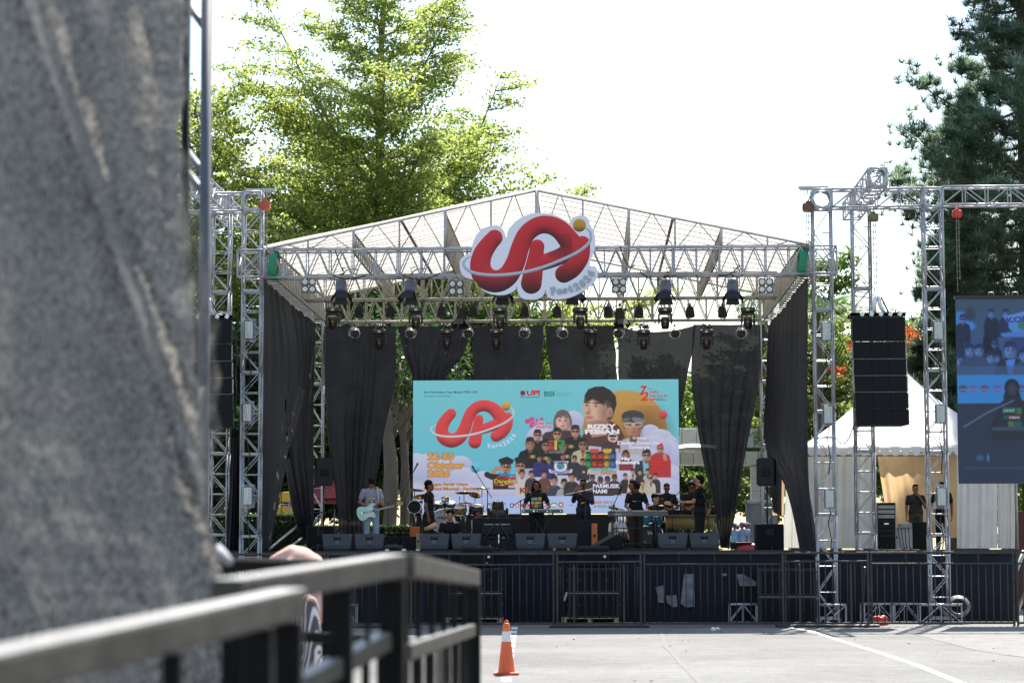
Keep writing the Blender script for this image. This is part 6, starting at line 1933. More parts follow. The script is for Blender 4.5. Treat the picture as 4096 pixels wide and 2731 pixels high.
# bamboo tube instrument
bb = base(2757, 55.6)
an = empty('bamboo_instrument', bb, 'wide rack of hanging bamboo tubes in front of the bass player', 'bamboo instrument')
BAM = mat('golden_bamboo', (.36, .24, .10), .5, 0, .3, 5, stretch=(8, 8, 1))
x0_, x1_ = xa(2664, 55.6) - bb.x, xa(2855, 55.6) - bb.x
z1_, z0_ = at(2757, 2066, 55.6).z - DECK, at(2757, 2122, 55.6).z - DECK
nb = 30
for k in range(nb):
    x = x0_ + (x1_ - x0_) * (k + .5) / nb; h = (z1_ - z0_) * (1 - .2 * abs(math.sin(k * 1.3)))
    m = LMB(); m.cyl((x, -.05, z1_ - .01), (x, -.05, z1_ - h), .019, 8); m.build('bamboo_tube', BAM, an)
m = LMB(); m.bbox(((x0_ + x1_) / 2, 0, z1_ + .03), (x1_ - x0_ + .1, .22, .05), .008); m.build('top_rail', mat('bamboo_rail', (.26, .16, .07), .6, 0, .3, 9), an)
m = LMB(); m.bbox(((x0_ + x1_) / 2, 0, z1_ + .12), (x1_ - x0_ + .1, .3, .09), .01); m.build('mixer_tray', CABINET, an)
for k in range(5):
    x = x0_ + (x1_ - x0_) * k / 4
    m = LMB(); m.cyl((x, .02, 0), (x, .02, z1_ + .1), .022, 8); m.build('rack_leg', DARKSTEEL, an)
m = LMB(); m.cyl((x0_, .02, z0_ - .05), (x1_, .02, z0_ - .05), .015, 8); m.build('rack_bar', DARKSTEEL, an)

# cases, monitor screen, lamp on the floor
def case(name, px0, px1, pyt, Y, d, material, label, cat, latches=True, pyb=None):
    x0_, x1_ = xa(px0, Y), xa(px1, Y); z = za(pyt, Y) - DECK
    e = empty(name, ((x0_ + x1_) / 2, Y + d / 2, DECK), label, cat)
    w = x1_ - x0_
    m = LMB(); m.bbox((0, 0, z / 2), (w, d, z - .02), .012); b = m.build('case_shell', material, e)
    for sx in (-1, 1):
        m = LMB(); m.box((sx * (w / 2 - .008), -d / 2 - .002, z / 2), (.022, .012, z - .03)); m.build('edge_strip', STEEL_OLD if latches else material, e)
    m = LMB(); m.bbox((0, -d / 2 - .006, z * .55), (min(.12, w * .4), .012, .06), .004); m.build('latch', CHROME if latches else CABINET, e)
    return e
case('flight_case', 1552, 1600, 2142, 54.2, .5, CABINET, 'low black case left of the drum kit, nearest the guitarist', 'case', False)
case('flight_case', 1606, 1668, 2142, 54.2, .5, CABINET, 'low black case left of the drum kit with a dark bag in front', 'case', False)
case('instrument_case', 2366, 2388, 2092, 53.4, .25, mat('orange_case', (.55, .13, .02), .5, 0, .15, 9), 'narrow upright orange case beside the flute player', 'case', False)
case('equipment_chest', 2300, 2366, 2078, 53.6, .4, CABINET, 'tall black chest in front of the flute player', 'chest', False)
case('guitar_amplifier', 1640, 1676, 2103, 56.4, .3, mat('orange_amp_cloth', (.50, .11, .02), .6, 0, .15, 9), 'orange amplifier on a folding stand left of the drum kit', 'amplifier', False)
case('wooden_box', 1666, 1680, 2130, 52.9, .2, WOOD, 'small raw wooden box beside the third floor monitor', 'box', False)
m = MB()
q = base(1575, 52.6)
for k in range(7): m.ball(q + Vector((.12 * math.sin(k * 2.1), .06 * math.cos(k * 1.3), .05 + .01 * k)), (.13, .09, .055), 10, 6)
tag(m.build('cloth_bag', mat('dark_green_bag', (.02, .024, .02), .8, 0, .3, 12, .4, 30)), 'slumped dark bag on the deck by the low black cases', 'bag')
dr = empty('hand_drum', at(1722, 2108, 52.9), 'pale wooden hand drum lying by the young man sitting on the floor', 'hand drum')
m = LMB(); m.lathe([(.04, -.15), (.06, 0), (.07, .1), (.06, .15)], (0, 0, 0), 16, Matrix.Rotation(1.2, 3, 'Y')); m.build('drum_shell', mat('pale_wood', (.42, .28, .15), .5, 0, .2, 9), dr)
m = LMB(); m.lathe([(0, .152), (.059, .152)], (0, 0, 0), 16, Matrix.Rotation(1.2, 3, 'Y'), caps=False); m.build('drum_head', SKINW, dr)
# big monitor seen from behind
q = base(1988, 52.8)
x0_, x1_ = xa(1890, 52.8) - q.x, xa(2088, 52.8) - q.x; zt, zb_ = za(2070, 52.8) - DECK, za(2145, 52.8) - DECK
tv = empty('prompter_screen', q, 'big flat screen seen from behind, on a low cross-legged stand facing the singer', 'monitor')
m = LMB(); m.bbox(((x0_ + x1_) / 2, 0, (zt + zb_) / 2), (x1_ - x0_, .07, zt - zb_), .015, Matrix.Rotation(.12, 3, 'X')); m.build('back_cover', CABINET, tv)
m = LMB(); m.bbox(((x0_ + x1_) / 2, -.045, (zt + zb_) / 2 - .06), ((x1_ - x0_) * .62, .05, (zt - zb_) * .5), .012, Matrix.Rotation(.12, 3, 'X')); m.build('rear_housing', BLACKPLAST, tv)
for s in (-1, 1):
    m = LMB(); m.cyl(((x0_ + x1_) / 2 + s * .05, -.09, zt * .85), ((x0_ + x1_) / 2 + s * .45, -.12, .01), .016, 8); m.build('stand_leg', DARKSTEEL, tv)
m = LMB(); m.cyl(((x0_ + x1_) / 2 - .3, -.075, zt * .8), ((x0_ + x1_) / 2 + .3, -.075, zt * .8), .016, 8); m.build('stand_bar', STEEL_OLD, tv)
m = LMB(); m.cyl((.05, -.3, 0), (.05, -.3, .37), .02, 8); m.build('clear_post', CHROME, tv)
m = LMB()
for k in range(4):
    for j in range(2): m.box(((x0_ + x1_) / 2 - .42 + .28 * k, .1, .08 + .12 * j), (.24, .2, .10))
m.build('stacked_units', BLACKPLAST, tv)
fl0 = make_moving_head(False)
fl0.location = base(1992, 57.0) + Vector((0, 0, .42)); fl0.rotation_euler = (PI, 0, 0); fl0.scale = (1.5, 1.5, 1.5)
fl0.location = base(1992, 57.0) + Vector((0, 0, .33)); tag(fl0, 'black moving head light standing on the deck between the drum kit and the singer', 'moving head light')
m = MB()
q = base(1992, 57.0) + Vector((0, -.05, .86))
m.ball(q, (.24, .2, .2), 16, 10); 
tag(m.build('lamp_cover', mat('black_bin_liner', (.012, .012, .014), .45, 0, .3, 9, .8, 20)), 'black bag tied over the moving head light on the deck', 'cover')
m = MB(); A, B_ = base(1965, 56.6), base(2005, 56.6)
ms = empty('music_stand', base(1985, 56.4), 'thin wire music stand left of the singer', 'music stand')
m = LMB(); m.cyl((0, 0, 0), (0, 0, 1.0), .01, 6); m.tube([(-.24, 0, .98), (-.22, 0, 1.16), (.22, 0, 1.16), (.24, 0, .98), (-.24, 0, .98)], .007, 5); m.cyl((-.24, 0, .98), (.22, 0, 1.16), .006, 5); m.cyl((.24, 0, .98), (-.22, 0, 1.16), .006, 5); m.build('wire_frame', DARKSTEEL, ms)
for k in range(3):
    a = 2 * PI * k / 3
    m = LMB(); m.cyl((0, 0, .3), (math.cos(a) * .3, math.sin(a) * .3, .01), .008, 5); m.build('leg', DARKSTEEL, ms)
# front fills resting over the deck edge, subs on pallets below
def front_fill(px0, px1, label):
    Y = 50.75
    x0_, x1_ = xa(px0, Y, 2200), xa(px1, Y, 2200); zt, zb_ = za(2184, Y), za(2268, Y)
    e = empty('front_fill_speaker', ((x0_ + x1_) / 2, Y, zb_), label, 'speaker', 'front fill speakers')
    w, h = x1_ - x0_, zt - zb_
    m = LMB(); m.bbox((0, .2, h / 2), (w, .4, h), .03); m.build('cabinet', BLACKPLAST, e)
    m = LMB(); m.bbox((0, -.008, h / 2 - .02), (w * .93, .03, h * .85), .015); m.build('grille', GRILLE, e)
    m = LMB(); m.lathe([(.022, .0), (.03, .0), (.03, .006), (.022, .006)], (w * .36, -.024, h * .5), 18, Matrix.Rotation(PI / 2, 3, 'X')); 
    for k in range(3):
        a = k * PI / 3
        m.box((w * .36, -.027, h * .5), (.05, .004, .008), Matrix.Rotation(a, 3, 'Y'))
    m.build('round_emblem', WHITEPAINT, e)
    m = LMB(); m.box((w * .30, -.025, h * .22), (.05, .004, .01)); m.build('maker_plate', PRW, e)
    return e
front_fill(1845, 1973, 'black front fill speaker with a round emblem on the left stack of subwoofers')
front_fill(2308, 2437, 'black front fill speaker with a round emblem on the right stack of subwoofers')
SUBM = mat('sub_black_paint', (.010, .011, .014), .6, 0, .3, 9, .2, 150)
def sub(px0, px1, pyt, pyb, label, group, Y=50.45, grill=True):
    x0_, x1_ = xa(px0, Y, 2350), xa(px1, Y, 2350); zt, zb_ = za(pyt, Y), za(pyb, Y); w, h = x1_ - x0_, zt - zb_
    e = empty('subwoofer', ((x0_ + x1_) / 2, Y, zb_), label, 'subwoofer', group)
    m = LMB(); m.bbox((0, .35, h / 2), (w, .7, h - .006), .012); m.build('cabinet', SUBM, e)
    for s in (-1, 0, 1):
        m = LMB(); m.bbox((s * w * .30, -.006, h / 2), (w * (.29 if s else .26), .03, h * .82), .008); g_ = m.build('grille', GRILLE, e)
        if s: m = LMB(); m.bbox((s * w * .30 * .9, -.024, h * .5), (.07, .006, .07), .004); m.build('badge', BLACKPLAST, g_)
    for sx in (-1, 1):
        for z in (.12, .5, .88): LMB().bbox((sx * (w / 2 + .008), .06, h * z), (.03, .06, .05), .008).build('rigging_latch', RUSTY, e)
    m = LMB(); m.box((0, -.01, h - .008), (w, .02, .012)); m.build('top_edge', RUSTY if 'upper' in label else STEEL_OLD, e)
    return e
for i, (a, b) in enumerate(((1805, 2010), (2272, 2476))):
    nm = ('left', 'right')[i]
    sub(a, b, 2271, 2369, 'upper big subwoofer of the %s pallet stack under the stage edge' % nm, 'stacked subwoofers')
    sub(a, b, 2370, 2469, 'lower big subwoofer of the %s pallet stack under the stage edge' % nm, 'stacked subwoofers')
    Y = 50.4; x0_, x1_ = xa(a - 26, Y, 2480), xa(b, Y, 2480); zt = za(2470, Y)
    e = empty('wooden_pallet', ((x0_ + x1_) / 2, Y + .4, 0), 'raw wooden pallet under the %s stack of subwoofers' % nm, 'pallet', 'pallets under the subwoofers')
    w = x1_ - x0_
    for k in range(7): m = LMB(); m.bbox((0, -.36 + .12 * k, zt - .012), (w, .095, .022), .003); m.build('plank', WOOD, e)
    for k in range(3): m = LMB(); m.bbox((-w / 2 + .06 + (w - .12) * k / 2, 0, zt / 2 - .006), (.11, .84, zt - .04), .004); m.build('bearer', WOOD, e)
sub(3035, 3266, 2276, 2384, 'upper black subwoofer beside the foot of the right tower', 'subwoofers by the right tower')
sub(3035, 3266, 2386, 2494, 'lower black subwoofer beside the foot of the right tower', 'subwoofers by the right tower')
# short truss pieces on the ground
def truss_piece(px, py_t, Y, L_, yaw, label, s=.4, plate=True):
    e = empty('truss_block', (xa(px, Y, 2450), Y, .02 + s / 2), label, 'truss block', 'short truss pieces at the stage foot')
    truss(e, (-L_ / 2, 0, 0), (L_ / 2, 0, 0), (0, 1, 0), s, s, s * .9, .024, .013, 'X', 3, STEEL)
    e.rotation_euler = (0, 0, yaw)
    return e
truss_piece(2972, 2425, 50.9, .62, 0, 'short silver truss piece on the ground left of the black subwoofers')
truss_piece(1365, 2410, 50.9, .7, 0, 'short silver truss piece under the stage at the left')
truss_piece(3328, 2430, 50.2, .5, .3, 'short silver truss piece at the foot of the right tower')
truss_piece(3510, 2420, 51.0, .7, .1, 'short silver truss piece beside the tower behind the speakers')
truss_piece(3622, 2410, 51.0, .62, 0, 'short silver truss piece with an open cross between two towers')
truss_piece(3765, 2420, 50.2, .9, -.15, 'short silver truss piece at the foot of the outer tower')
m = MB(); q = at(3835, 2415, 50.0)
for k in range(6):
    m.tube([q + Vector((math.cos(a) * (.19 + .012 * k), .02 * k, math.sin(a) * (.17 + .01 * k) - .05)) for a in [i * PI / 8 for i in range(17)]], .022, 6)
tag(m.build('cable_coil', mat('grey_sleeved_cable', (.13, .13, .135), .5, .1, .4, 20)), 'thick coil of grey cable at the foot of the outer tower', 'cable coil')
m = MB(); q = gpt(3520, 2500)
for k in range(9): m.ball(q + Vector((.1 * math.sin(k * 2.3), .05 * math.cos(k), .07 + .06 * math.sin(k * 1.7))), (.10, .08, .09), 9, 6)
tag(m.build('plastic_bag', mat('red_plastic_bag', (.55, .03, .035), .3, 0, .2, 9, .7, 25, transl=.3)), 'crumpled red plastic bag on the ground between the right towers', 'plastic bag')
m = MB(); q = gpt(2862, 2520)
for k in range(7): m.ball(q + Vector((.05 * math.sin(k * 2.3), .04 * math.cos(k * 1.9), .025 + .015 * math.sin(k))), (.045, .035, .03), 8, 5)
tag(m.build('paper_scrap', WHITEPAINT), 'crumpled white paper lying on the asphalt in front of the fence', 'litter')
m = MB(); q = at(2262, 2385, 50.3); m.bbox(q, (.05, .04, .2), .01, Matrix.Rotation(.3, 3, 'Y')); tag(m.build('cable_connector', STEEL_OLD), 'pale connector hanging at the side of the right subwoofer stack', 'connector')
# orange ended power bar and cables on the deck
m = MB(); pb = empty('power_bar', base(2245, 51.45), 'black power bar with orange ends on the stage edge', 'power strip')
m = LMB(); m.bbox((0, 0, .035), (.26, .06, .05), .008); m.build('strip_body', CABINET, pb)
for s in (-1, 1): m = LMB(); m.bbox((s * .155, 0, .035), (.06, .064, .055), .01); m.build('end_cap', mat('orange_plastic', (.6, .14, .03), .4), pb)
rr = random.Random(11)
for i in range(14):
    px = 1400 + i * 108 + rr.randint(-30, 30); Y = 51.9 + rr.random() * 1.0
    q = base(px, Y); pts = []
    for k in range(9):
        q = q + Vector((rr.uniform(-.05, .16), rr.uniform(-.08, .08), 0)); pts.append(q + Vector((0, 0, .012 + .02 * rr.random())))
    tag(MB().tube(pts, .012, 5).build('stage_cable', CABLE), 'black cable lying in loose curves on the deck, %s counted from the left' % (ordn + ['eleventh', 'twelfth', 'thirteenth', 'fourteenth'])[i], 'cable', 'cables on the deck')
for i, px in enumerate((1548, 1616, 1672)):
    m = MB(); m.bbox(base(px, 51.7) + Vector((0, 0, .03)), (.09, .07, .05), .01); tag(m.build('junction_box', WHITEPAINT), 'small white junction box on the deck edge, %s' % ('behind the guitarist\'s monitor', 'beside the dark bag', 'beside the wooden box')[i], 'junction box', 'white boxes on the deck')
# ================================================================== DRAPES
SCRIM = mat('thin_black_drape', (0.024, 0.026, 0.034), 0.8, 0, .25, 2.5, .3, 150, spec=.25, transl=.12, alpha=.985)
THICK = mat('black_side_drape', (0.018, 0.019, 0.025), 0.7, 0, .25, 2.5, .3, 120, spec=.3, transl=.1)
def polyat(P, u):
    n = len(P) - 1
    i = min(int(u * n), n - 1); t = u * n - i
    return P[i].lerp(P[i + 1], t)
def drape(rows_px, label, folds=9, amp=(.04, .14), material=SCRIM, seed=0, nu=90, nv=26, group=None, hang=None):
    """rows_px: polylines from top to bottom, each [(px, py, Y), ...]"""
    Rw = [[at(*q) for q in r_] for r_ in rows_px]
    d = (Rw[0][-1] - Rw[0][0]); d.z = 0; d.normalize()
    nrm = Vector((d.y, -d.x, 0))
    rr = random.Random(seed); ph = [rr.random() * 6 for _ in range(6)]
    G = []
    nseg = len(Rw) - 1
    for j in range(nv + 1):
        v = j / nv
        k = min(int(v * nseg), nseg - 1); t = v * nseg - k; t2 = t
        row = []
        for i in range(nu + 1):
            u = i / nu
            P = [polyat(r_, u) for r_ in Rw]
            if nseg == 1: p = P[0].lerp(P[1], t)
            else:
                a = P[max(k - 1, 0)]; b, c = P[k], P[k + 1]; e = P[min(k + 2, nseg)]
                p = .5 * (2 * b + (c - a) * t + (2 * a - 5 * b + 4 * c - e) * t * t + (3 * b - a - 3 * c + e) * t ** 3)
            A = amp[0] + (amp[1] - amp[0]) * min(1, v * 1.3)
            w = math.sin(u * folds * 2 * PI + ph[0] + .5 * math.sin(v * 3 + ph[1])) * .55 + math.sin(u * folds * 1.63 * PI + ph[2] + v) * .3 + math.sin(u * folds * 4.7 + ph[3] - v * 2) * .25
            edge = .012 * math.sin(v * 17 + ph[4]) * (1 if i in (0, nu) else 0)
            row.append(p + nrm * (A * w) + d * (edge + .25 * A * math.cos(u * folds * 2 * PI + ph[0])))
        G.append(row)
    o_ = MB().grid(G).build('stage_drape', material)
    return tag(o_, label, 'drape', group)
Yb = 61.1
GR = 'thin black drapes behind the band'
drape([[(1286, 1306, Yb), (1440, 1303, Yb), (1584, 1304, Yb)], [(1296, 1500, Yb), (1580, 1500, Yb)], [(1312, 1750, Yb), (1533, 1750, Yb)], [(1340, 1960, Yb), (1495, 1960, Yb)], [(1362, 2190, Yb), (1468, 2190, Yb)]], 'leftmost thin black drape behind the guitarist, gathered towards the floor', 7, (.015, .12), seed=1, group=GR)
drape([[(1588, 1304, Yb), (1740, 1306, Yb), (1886, 1302, Yb)], [(1614, 1420, Yb), (1850, 1420, Yb)], [(1648, 1530, Yb), (1775, 1530, Yb)], [(1660, 1800, Yb), (1760, 1800, Yb)]], 'second thin black drape from the left, pinched in above the LED screen corner', 6, (.02, .12), seed=2, group=GR)
drape([[(1888, 1303, Yb), (2030, 1303, Yb), (2176, 1302, Yb)], [(1892, 1430, Yb), (2166, 1430, Yb)], [(1896, 1560, Yb), (2156, 1560, Yb)]], 'third drape from the left, a nearly flat see-through panel above the screen', 4, (.012, .03), seed=3, group=GR)
drape([[(2178, 1302, Yb), (2310, 1303, Yb), (2452, 1301, Yb)], [(2196, 1430, Yb), (2464, 1430, Yb)], [(2212, 1560, Yb), (2470, 1560, Yb)]], 'fourth drape from the left, see-through panel right of the gap behind the sign', 4, (.012, .03), seed=4, group=GR)
drape([[(2468, 1303, Yb), (2540, 1322, Yb), (2620, 1328, Yb), (2700, 1322, Yb), (2786, 1300, Yb)], [(2474, 1460, Yb), (2762, 1450, Yb)], [(2480, 1620, Yb), (2728, 1620, Yb)], [(2490, 1760, Yb), (2715, 1760, Yb)]], 'fifth drape from the left, its top edge sagging, by the screen\'s right end', 5, (.012, .05), seed=5, group=GR)
drape([[(2772, 1298, Yb - .1), (2920, 1299, Yb - .1), (3060, 1297, Yb - .1)], [(2766, 1500, Yb - .1), (3040, 1500, Yb - .1)], [(2790, 1720, Yb - .1), (3000, 1720, Yb - .1)], [(2840, 1960, Yb - .1), (2958, 1960, Yb - .1)], [(2884, 2190, Yb - .1), (2914, 2190, Yb - .1)]], 'rightmost thin black drape, gathered to a point at the floor beside the bass player', 6, (.012, .12), seed=6, group=GR)
GS = 'side drapes of the stage'
drape([[(1050, 1108, 50.9), (1110, 1165, 53.6), (1180, 1230, 56.8), (1262, 1292, 60.6)], [(1046, 1500, 50.9), (1185, 1500, 57), (1254, 1500, 60.6)], [(1042, 1800, 50.9), (1120, 1800, 54), (1156, 1800, 56)], [(1038, 2000, 50.9), (1108, 2000, 54)], [(1034, 2196, 50.9), (1064, 2196, 52.5)]], 'front half of the left side drape, pulled together towards the left tower', 9, (.03, .12), THICK, 7, group=GS)
drape([[(1130, 1190, 55.0), (1190, 1240, 57.2), (1262, 1294, 60.4)], [(1135, 1500, 55), (1255, 1500, 60.4)], [(1142, 1780, 55.3), (1250, 1780, 60.4)], [(1180, 2020, 57), (1248, 2020, 60.4)], [(1222, 2150, 59), (1244, 2190, 60.4)]], 'rear half of the left side drape, gathered beside the left side fill speaker', 8, (.03, .12), THICK, 8, group=GS)
drape([[(3080, 1288, 60.4), (3130, 1240, 57), (3180, 1165, 53.2), (3229, 1110, 50.8)], [(3072, 1500, 60.4), (3226, 1500, 50.8)], [(3064, 1760, 60.4), (3228, 1760, 50.8)], [(3160, 1960, 54), (3238, 1960, 50.8)], [(3218, 2205, 52), (3268, 2225, 50.8)]], 'front part of the right side drape, its tail by the right tower', 8, (.03, .14), THICK, 9, group=GS)
drape([[(3072, 1300, 60.5), (3105, 1290, 58.5), (3140, 1270, 57)], [(3064, 1500, 60.5), (3142, 1500, 57)], [(3058, 1720, 60.5), (3136, 1720, 57)], [(3085, 1900, 59), (3122, 1900, 57.5)], [(3106, 2045, 58.5), (3120, 2060, 57.5)]], 'rear part of the right side drape, ending in a hanging tip behind the side fill', 5, (.03, .10), THICK, 10, group=GS)
drape([[(930, 1750, 51.9), (962, 1750, 51.9)], [(920, 1960, 51.9), (964, 1960, 51.9)], [(905, 2200, 51.9), (966, 2200, 51.9)]], 'narrow black cloth hanging left of the left tower by the hedge', 3, (.03, .08), THICK, 12)
# corner posts of the rear frame and their chains
for px, nm in ((1263, 'left'), (3074, 'right')):
    x = xa(px, YR, 1750)
    t = empty('truss_tower', (x, YR + .2, DECK), 'rear %s truss leg of the stage roof behind the drapes' % nm, 'truss tower', 'aluminium truss towers')
    truss(t, (0, 0, 0), (0, 0, TOPZ - DECK), (1, 0, 0), .32, .32, .5, .022, .012, 'X', 2.0, STEEL)
    m = LMB()
    for k in range(70): m.box((.22 if nm == 'left' else -.22, -.1, .9 + k * .075), (.03 if k % 2 else .014, .014 if k % 2 else .03, .055))
    m.build('chain', CHAIN, t)
for nm, px0, py0, px1, py1 in (('longer', 1078, 2195, 1195, 2098), ('shorter', 1155, 2192, 1208, 2150)):
    tag(MB().cyl(at(px0, py0, 52.5), at(px1, py1, 58.5), .03, 8).build('brace_pole', STEEL_OLD), '%s sloping brace pole at the left rear of the stage' % nm, 'pole', 'brace poles')

# ================================================================== LAND BEHIND THE STAGE
GRD = mat('dark_soil', (.045, .05, .028), .95, 0, .4, 1.2, .4, 20)  # even dark soil colour
m = MB(); zr = 1.02
m.box((0, 130, zr / 2), (190, 120, zr)); tag(m.build('raised_ground', GRD), kind='structure')
m = MB(); m.box((xa(3000, 92), 92, zr + .02), (22, 14, .03)); tag(m.build('road_behind', mat('worn_grey_road', (.26, .26, .25), .9, 0, .15, 2)), kind='structure')

# ------------------------------------------------------------------ foliage
def leaf_mat(name, c1, c2, transl=.5, rough=.45):
    m = bpy.data.materials.new(name); m.use_nodes = True
    N, L = m.node_tree.nodes, m.node_tree.links
    p = N['Principled BSDF']; out = N['Material Output']
    at_ = N.new('ShaderNodeAttribute'); at_.attribute_name = 'tint'
    nz = N.new('ShaderNodeTexNoise'); nz.inputs['Scale'].default_value = .55; nz.inputs['Detail'].default_value = 3
    tc = N.new('ShaderNodeTexCoord'); L.new(tc.outputs['Object'], nz.inputs['Vector'])
    ad = N.new('ShaderNodeMath'); ad.operation = 'ADD'; L.new(at_.outputs['Fac'], ad.inputs[0]); L.new(nz.outputs['Fac'], ad.inputs[1])
    mr = N.new('ShaderNodeMapRange'); mr.inputs['From Min'].default_value = .45; mr.inputs['From Max'].default_value = 1.45; L.new(ad.outputs[0], mr.inputs['Value'])
    mx = N.new('ShaderNodeMix'); mx.data_type = 'RGBA'; mx.inputs[6].default_value = (*c1, 1); mx.inputs[7].default_value = (*c2, 1)
    L.new(mr.outputs[0], mx.inputs[0]); L.new(mx.outputs[2], p.inputs['Base Color'])
    p.inputs['Roughness'].default_value = rough; p.inputs['Specular IOR Level'].default_value = .35
    tr = N.new('ShaderNodeBsdfTranslucent'); 
    hs = N.new('ShaderNodeHueSaturation'); hs.inputs['Hue'].default_value = .485; hs.inputs['Value'].default_value = 2.5; hs.inputs['Saturation'].default_value = 1.0
    L.new(mx.outputs[2], hs.inputs['Color']); L.new(hs.outputs[0], tr.inputs['Color'])
    ms = N.new('ShaderNodeMixShader'); ms.inputs[0].default_value = transl
    L.new(p.outputs[0], ms.inputs[1]); L.new(tr.outputs[0], ms.inputs[2]); L.new(ms.outputs[0], out.inputs['Surface'])
    return m
def leaves(name, P, D, size, material, parent, flat=.5, aspect=.5, seed=0, nv=4):
    """P: centres (n, 3) in parent space, D: leaf directions; each leaf is a bent diamond of two triangles"""
    r_ = np.random.default_rng(seed)
    n = len(P)
    D = D / (np.linalg.norm(D, axis=1, keepdims=True) + 1e-9)
    N0 = r_.normal(size=(n, 3)); N0[:, 2] += flat * .9
    S = np.cross(D, N0); S /= np.linalg.norm(S, axis=1, keepdims=True) + 1e-9
    sz = (size * r_.uniform(.6, 1.35, n))[:, None]
    v = np.stack([P - D * sz * .5, P + S * sz * aspect * .5, P + D * sz * .5, P - S * sz * aspect * .5][:4] if nv == 4 else [P - D * sz * .5 - S * sz * aspect * .4, P - D * sz * .5 + S * sz * aspect * .4, P + D * sz * .5], 1).reshape(-1, 3)
    me = bpy.data.meshes.new(name)
    me.vertices.add(nv * n); me.vertices.foreach_set('co', v.astype(np.float32).ravel())
    me.loops.add(nv * n); me.loops.foreach_set('vertex_index', np.arange(nv * n, dtype=np.int32))
    me.polygons.add(n); me.polygons.foreach_set('loop_start', np.arange(0, nv * n, nv, dtype=np.int32))
    a = me.attributes.new('tint', 'FLOAT', 'POINT'); a.data.foreach_set('value', np.repeat(r_.random(n).astype(np.float32), nv))
    me.materials.append(material); me.update(calc_edges=True); me.validate()
    o_ = bpy.data.objects.new(name, me); col.objects.link(o_); o_.parent = parent
    return o_
BARK = mat('grey_brown_bark', (.13, .10, .075), .9, 0, .3, 3, .6, 14, stretch=(1, 1, .25))
BARKP = mat('pale_smooth_bark', (.13, .10, .075), .9, 0, .45, 2.5, .8, 10, stretch=(1, 1, .3))
def curve_pts(a, b, bend, n=6):
    return [a.lerp(b, i / n) + bend * (4 * (i / n) * (1 - i / n)) for i in range(n + 1)]
def layered_tree(loc, H, label, limbs, material, nleaf, lsize, seed, spread=1.0, trunk_r=.35, bare=.22, group=None, rise=(.35, .6), flatness=.6, top=.35, bark=None, lim_len=None, clump=.30):
    """tree with limbs sweeping up and out in tiers, side twigs in flat sprays, leaves along the twigs"""
    rr = random.Random(seed); r_ = np.random.default_rng(seed)
    e = empty('tree', loc, label, 'tree', group)
    tp = [Vector((0.25 * math.sin(i * 1.1 + seed) * i / 8, .2 * math.cos(i * .9) * i / 8, H * i / 8)) for i in range(9)]
    m = LMB(); m.tube(tp, [trunk_r * (1 - .9 * i / 8) + .03 for i in range(9)], 9)
    m.build('trunk', bark or BARK, e)
    mbb = LMB(); P, D = [], []
    for i in range(limbs):
        f = bare + (1 - bare) * (i + rr.random() * .6) / limbs
        base_ = polyat(tp, min(.97, f)); az = i * 2.399 + rr.uniform(-.4, .4)
        Lm = (lim_len(f) if lim_len else H * .42 * (1 - f) ** .75 + H * .07) * spread * rr.uniform(.6, 1.2)
        el = rise[0] + (rise[1] - rise[0]) * f + rr.uniform(-.15, .15)
        if i % 6 == 2 and .25 < f < .7: el += .5; Lm *= 1.2
        tip = base_ + Vector((math.cos(az) * math.cos(el), math.sin(az) * math.cos(el), math.sin(el))) * Lm
        pts = curve_pts(base_, tip, Vector((0, 0, -.06 * Lm)), 7)
        r0 = trunk_r * .42 * (1 - f) + .035
        mbb.tube(pts, [r0 * (1 - .88 * k / 7) for k in range(8)], 5)
        ns_ = max(5, int(Lm * 2.2))
        for s in range(ns_):
            t = .08 + .92 * (s + rr.random()) / ns_
            o_ = polyat(pts, min(.99, t)); sg = 1 if s % 2 else -1
            da = az + sg * rr.uniform(.35, 1.0)
            Ls = (Lm * .36 * (1.15 - t) + .35) * rr.uniform(.7, 1.2)
            tip2 = o_ + Vector((math.cos(da), math.sin(da), rr.uniform(-.02, .34))) * Ls
            p2 = curve_pts(o_, tip2, Vector((0, 0, -.05 * Ls)), 4)
            mbb.tube(p2, [max(.008, r0 * .3 * (1 - .8 * k / 4)) for k in range(5)], 4, False)
            k = max(8, int(nleaf * Ls))
            tt = r_.random(k) ** .8 * .95 + .08
            A = np.array([o_[:]]); Bv = np.array([tip2[:]]); dv = (Bv - A)
            pp = A + dv * tt[:, None]
            off = r_.normal(size=(k, 3)) * np.array([clump, clump, clump * (1 - flatness) * .75]) * (0.5 + .5 * Ls)
            off[:, 2] += .04
            P.append(pp + off); D.append(dv + r_.normal(size=(k, 3)) * Ls * .8)
    mbb.build('branches', bark or BARK, e)
    leaves('crown', np.concatenate(P), np.concatenate(D), lsize, material, e, flatness, .55, seed)
    return e
LF_BRIGHT = leaf_mat('bright_green_leaves', (.06, .115, .02), (.20, .235, .06), .6)
LF_MID = leaf_mat('mid_green_leaves', (.03, .075, .014), (.09, .14, .024), .5)
LF_DARK = leaf_mat('dark_green_leaves', (.014, .035, .010), (.035, .068, .016), .35)
LF_OLIVE = leaf_mat('feathery_olive_leaves', (.06, .10, .025), (.14, .17, .045), .5)
def gl(px, Y): return Vector((xa(px, Y, 1800), Y, zr))
big_len = lambda f: 11.2 * (1 - f) ** .72 + .3
layered_tree(gl(1530, 84), 23.5, 'huge layered tree with bright green tiers rising behind the stage roof', 48, LF_BRIGHT, 190, 0.14, 11, 1.0, .34, .26, None, (.25, .75), .55, lim_len=big_len, clump=.26)
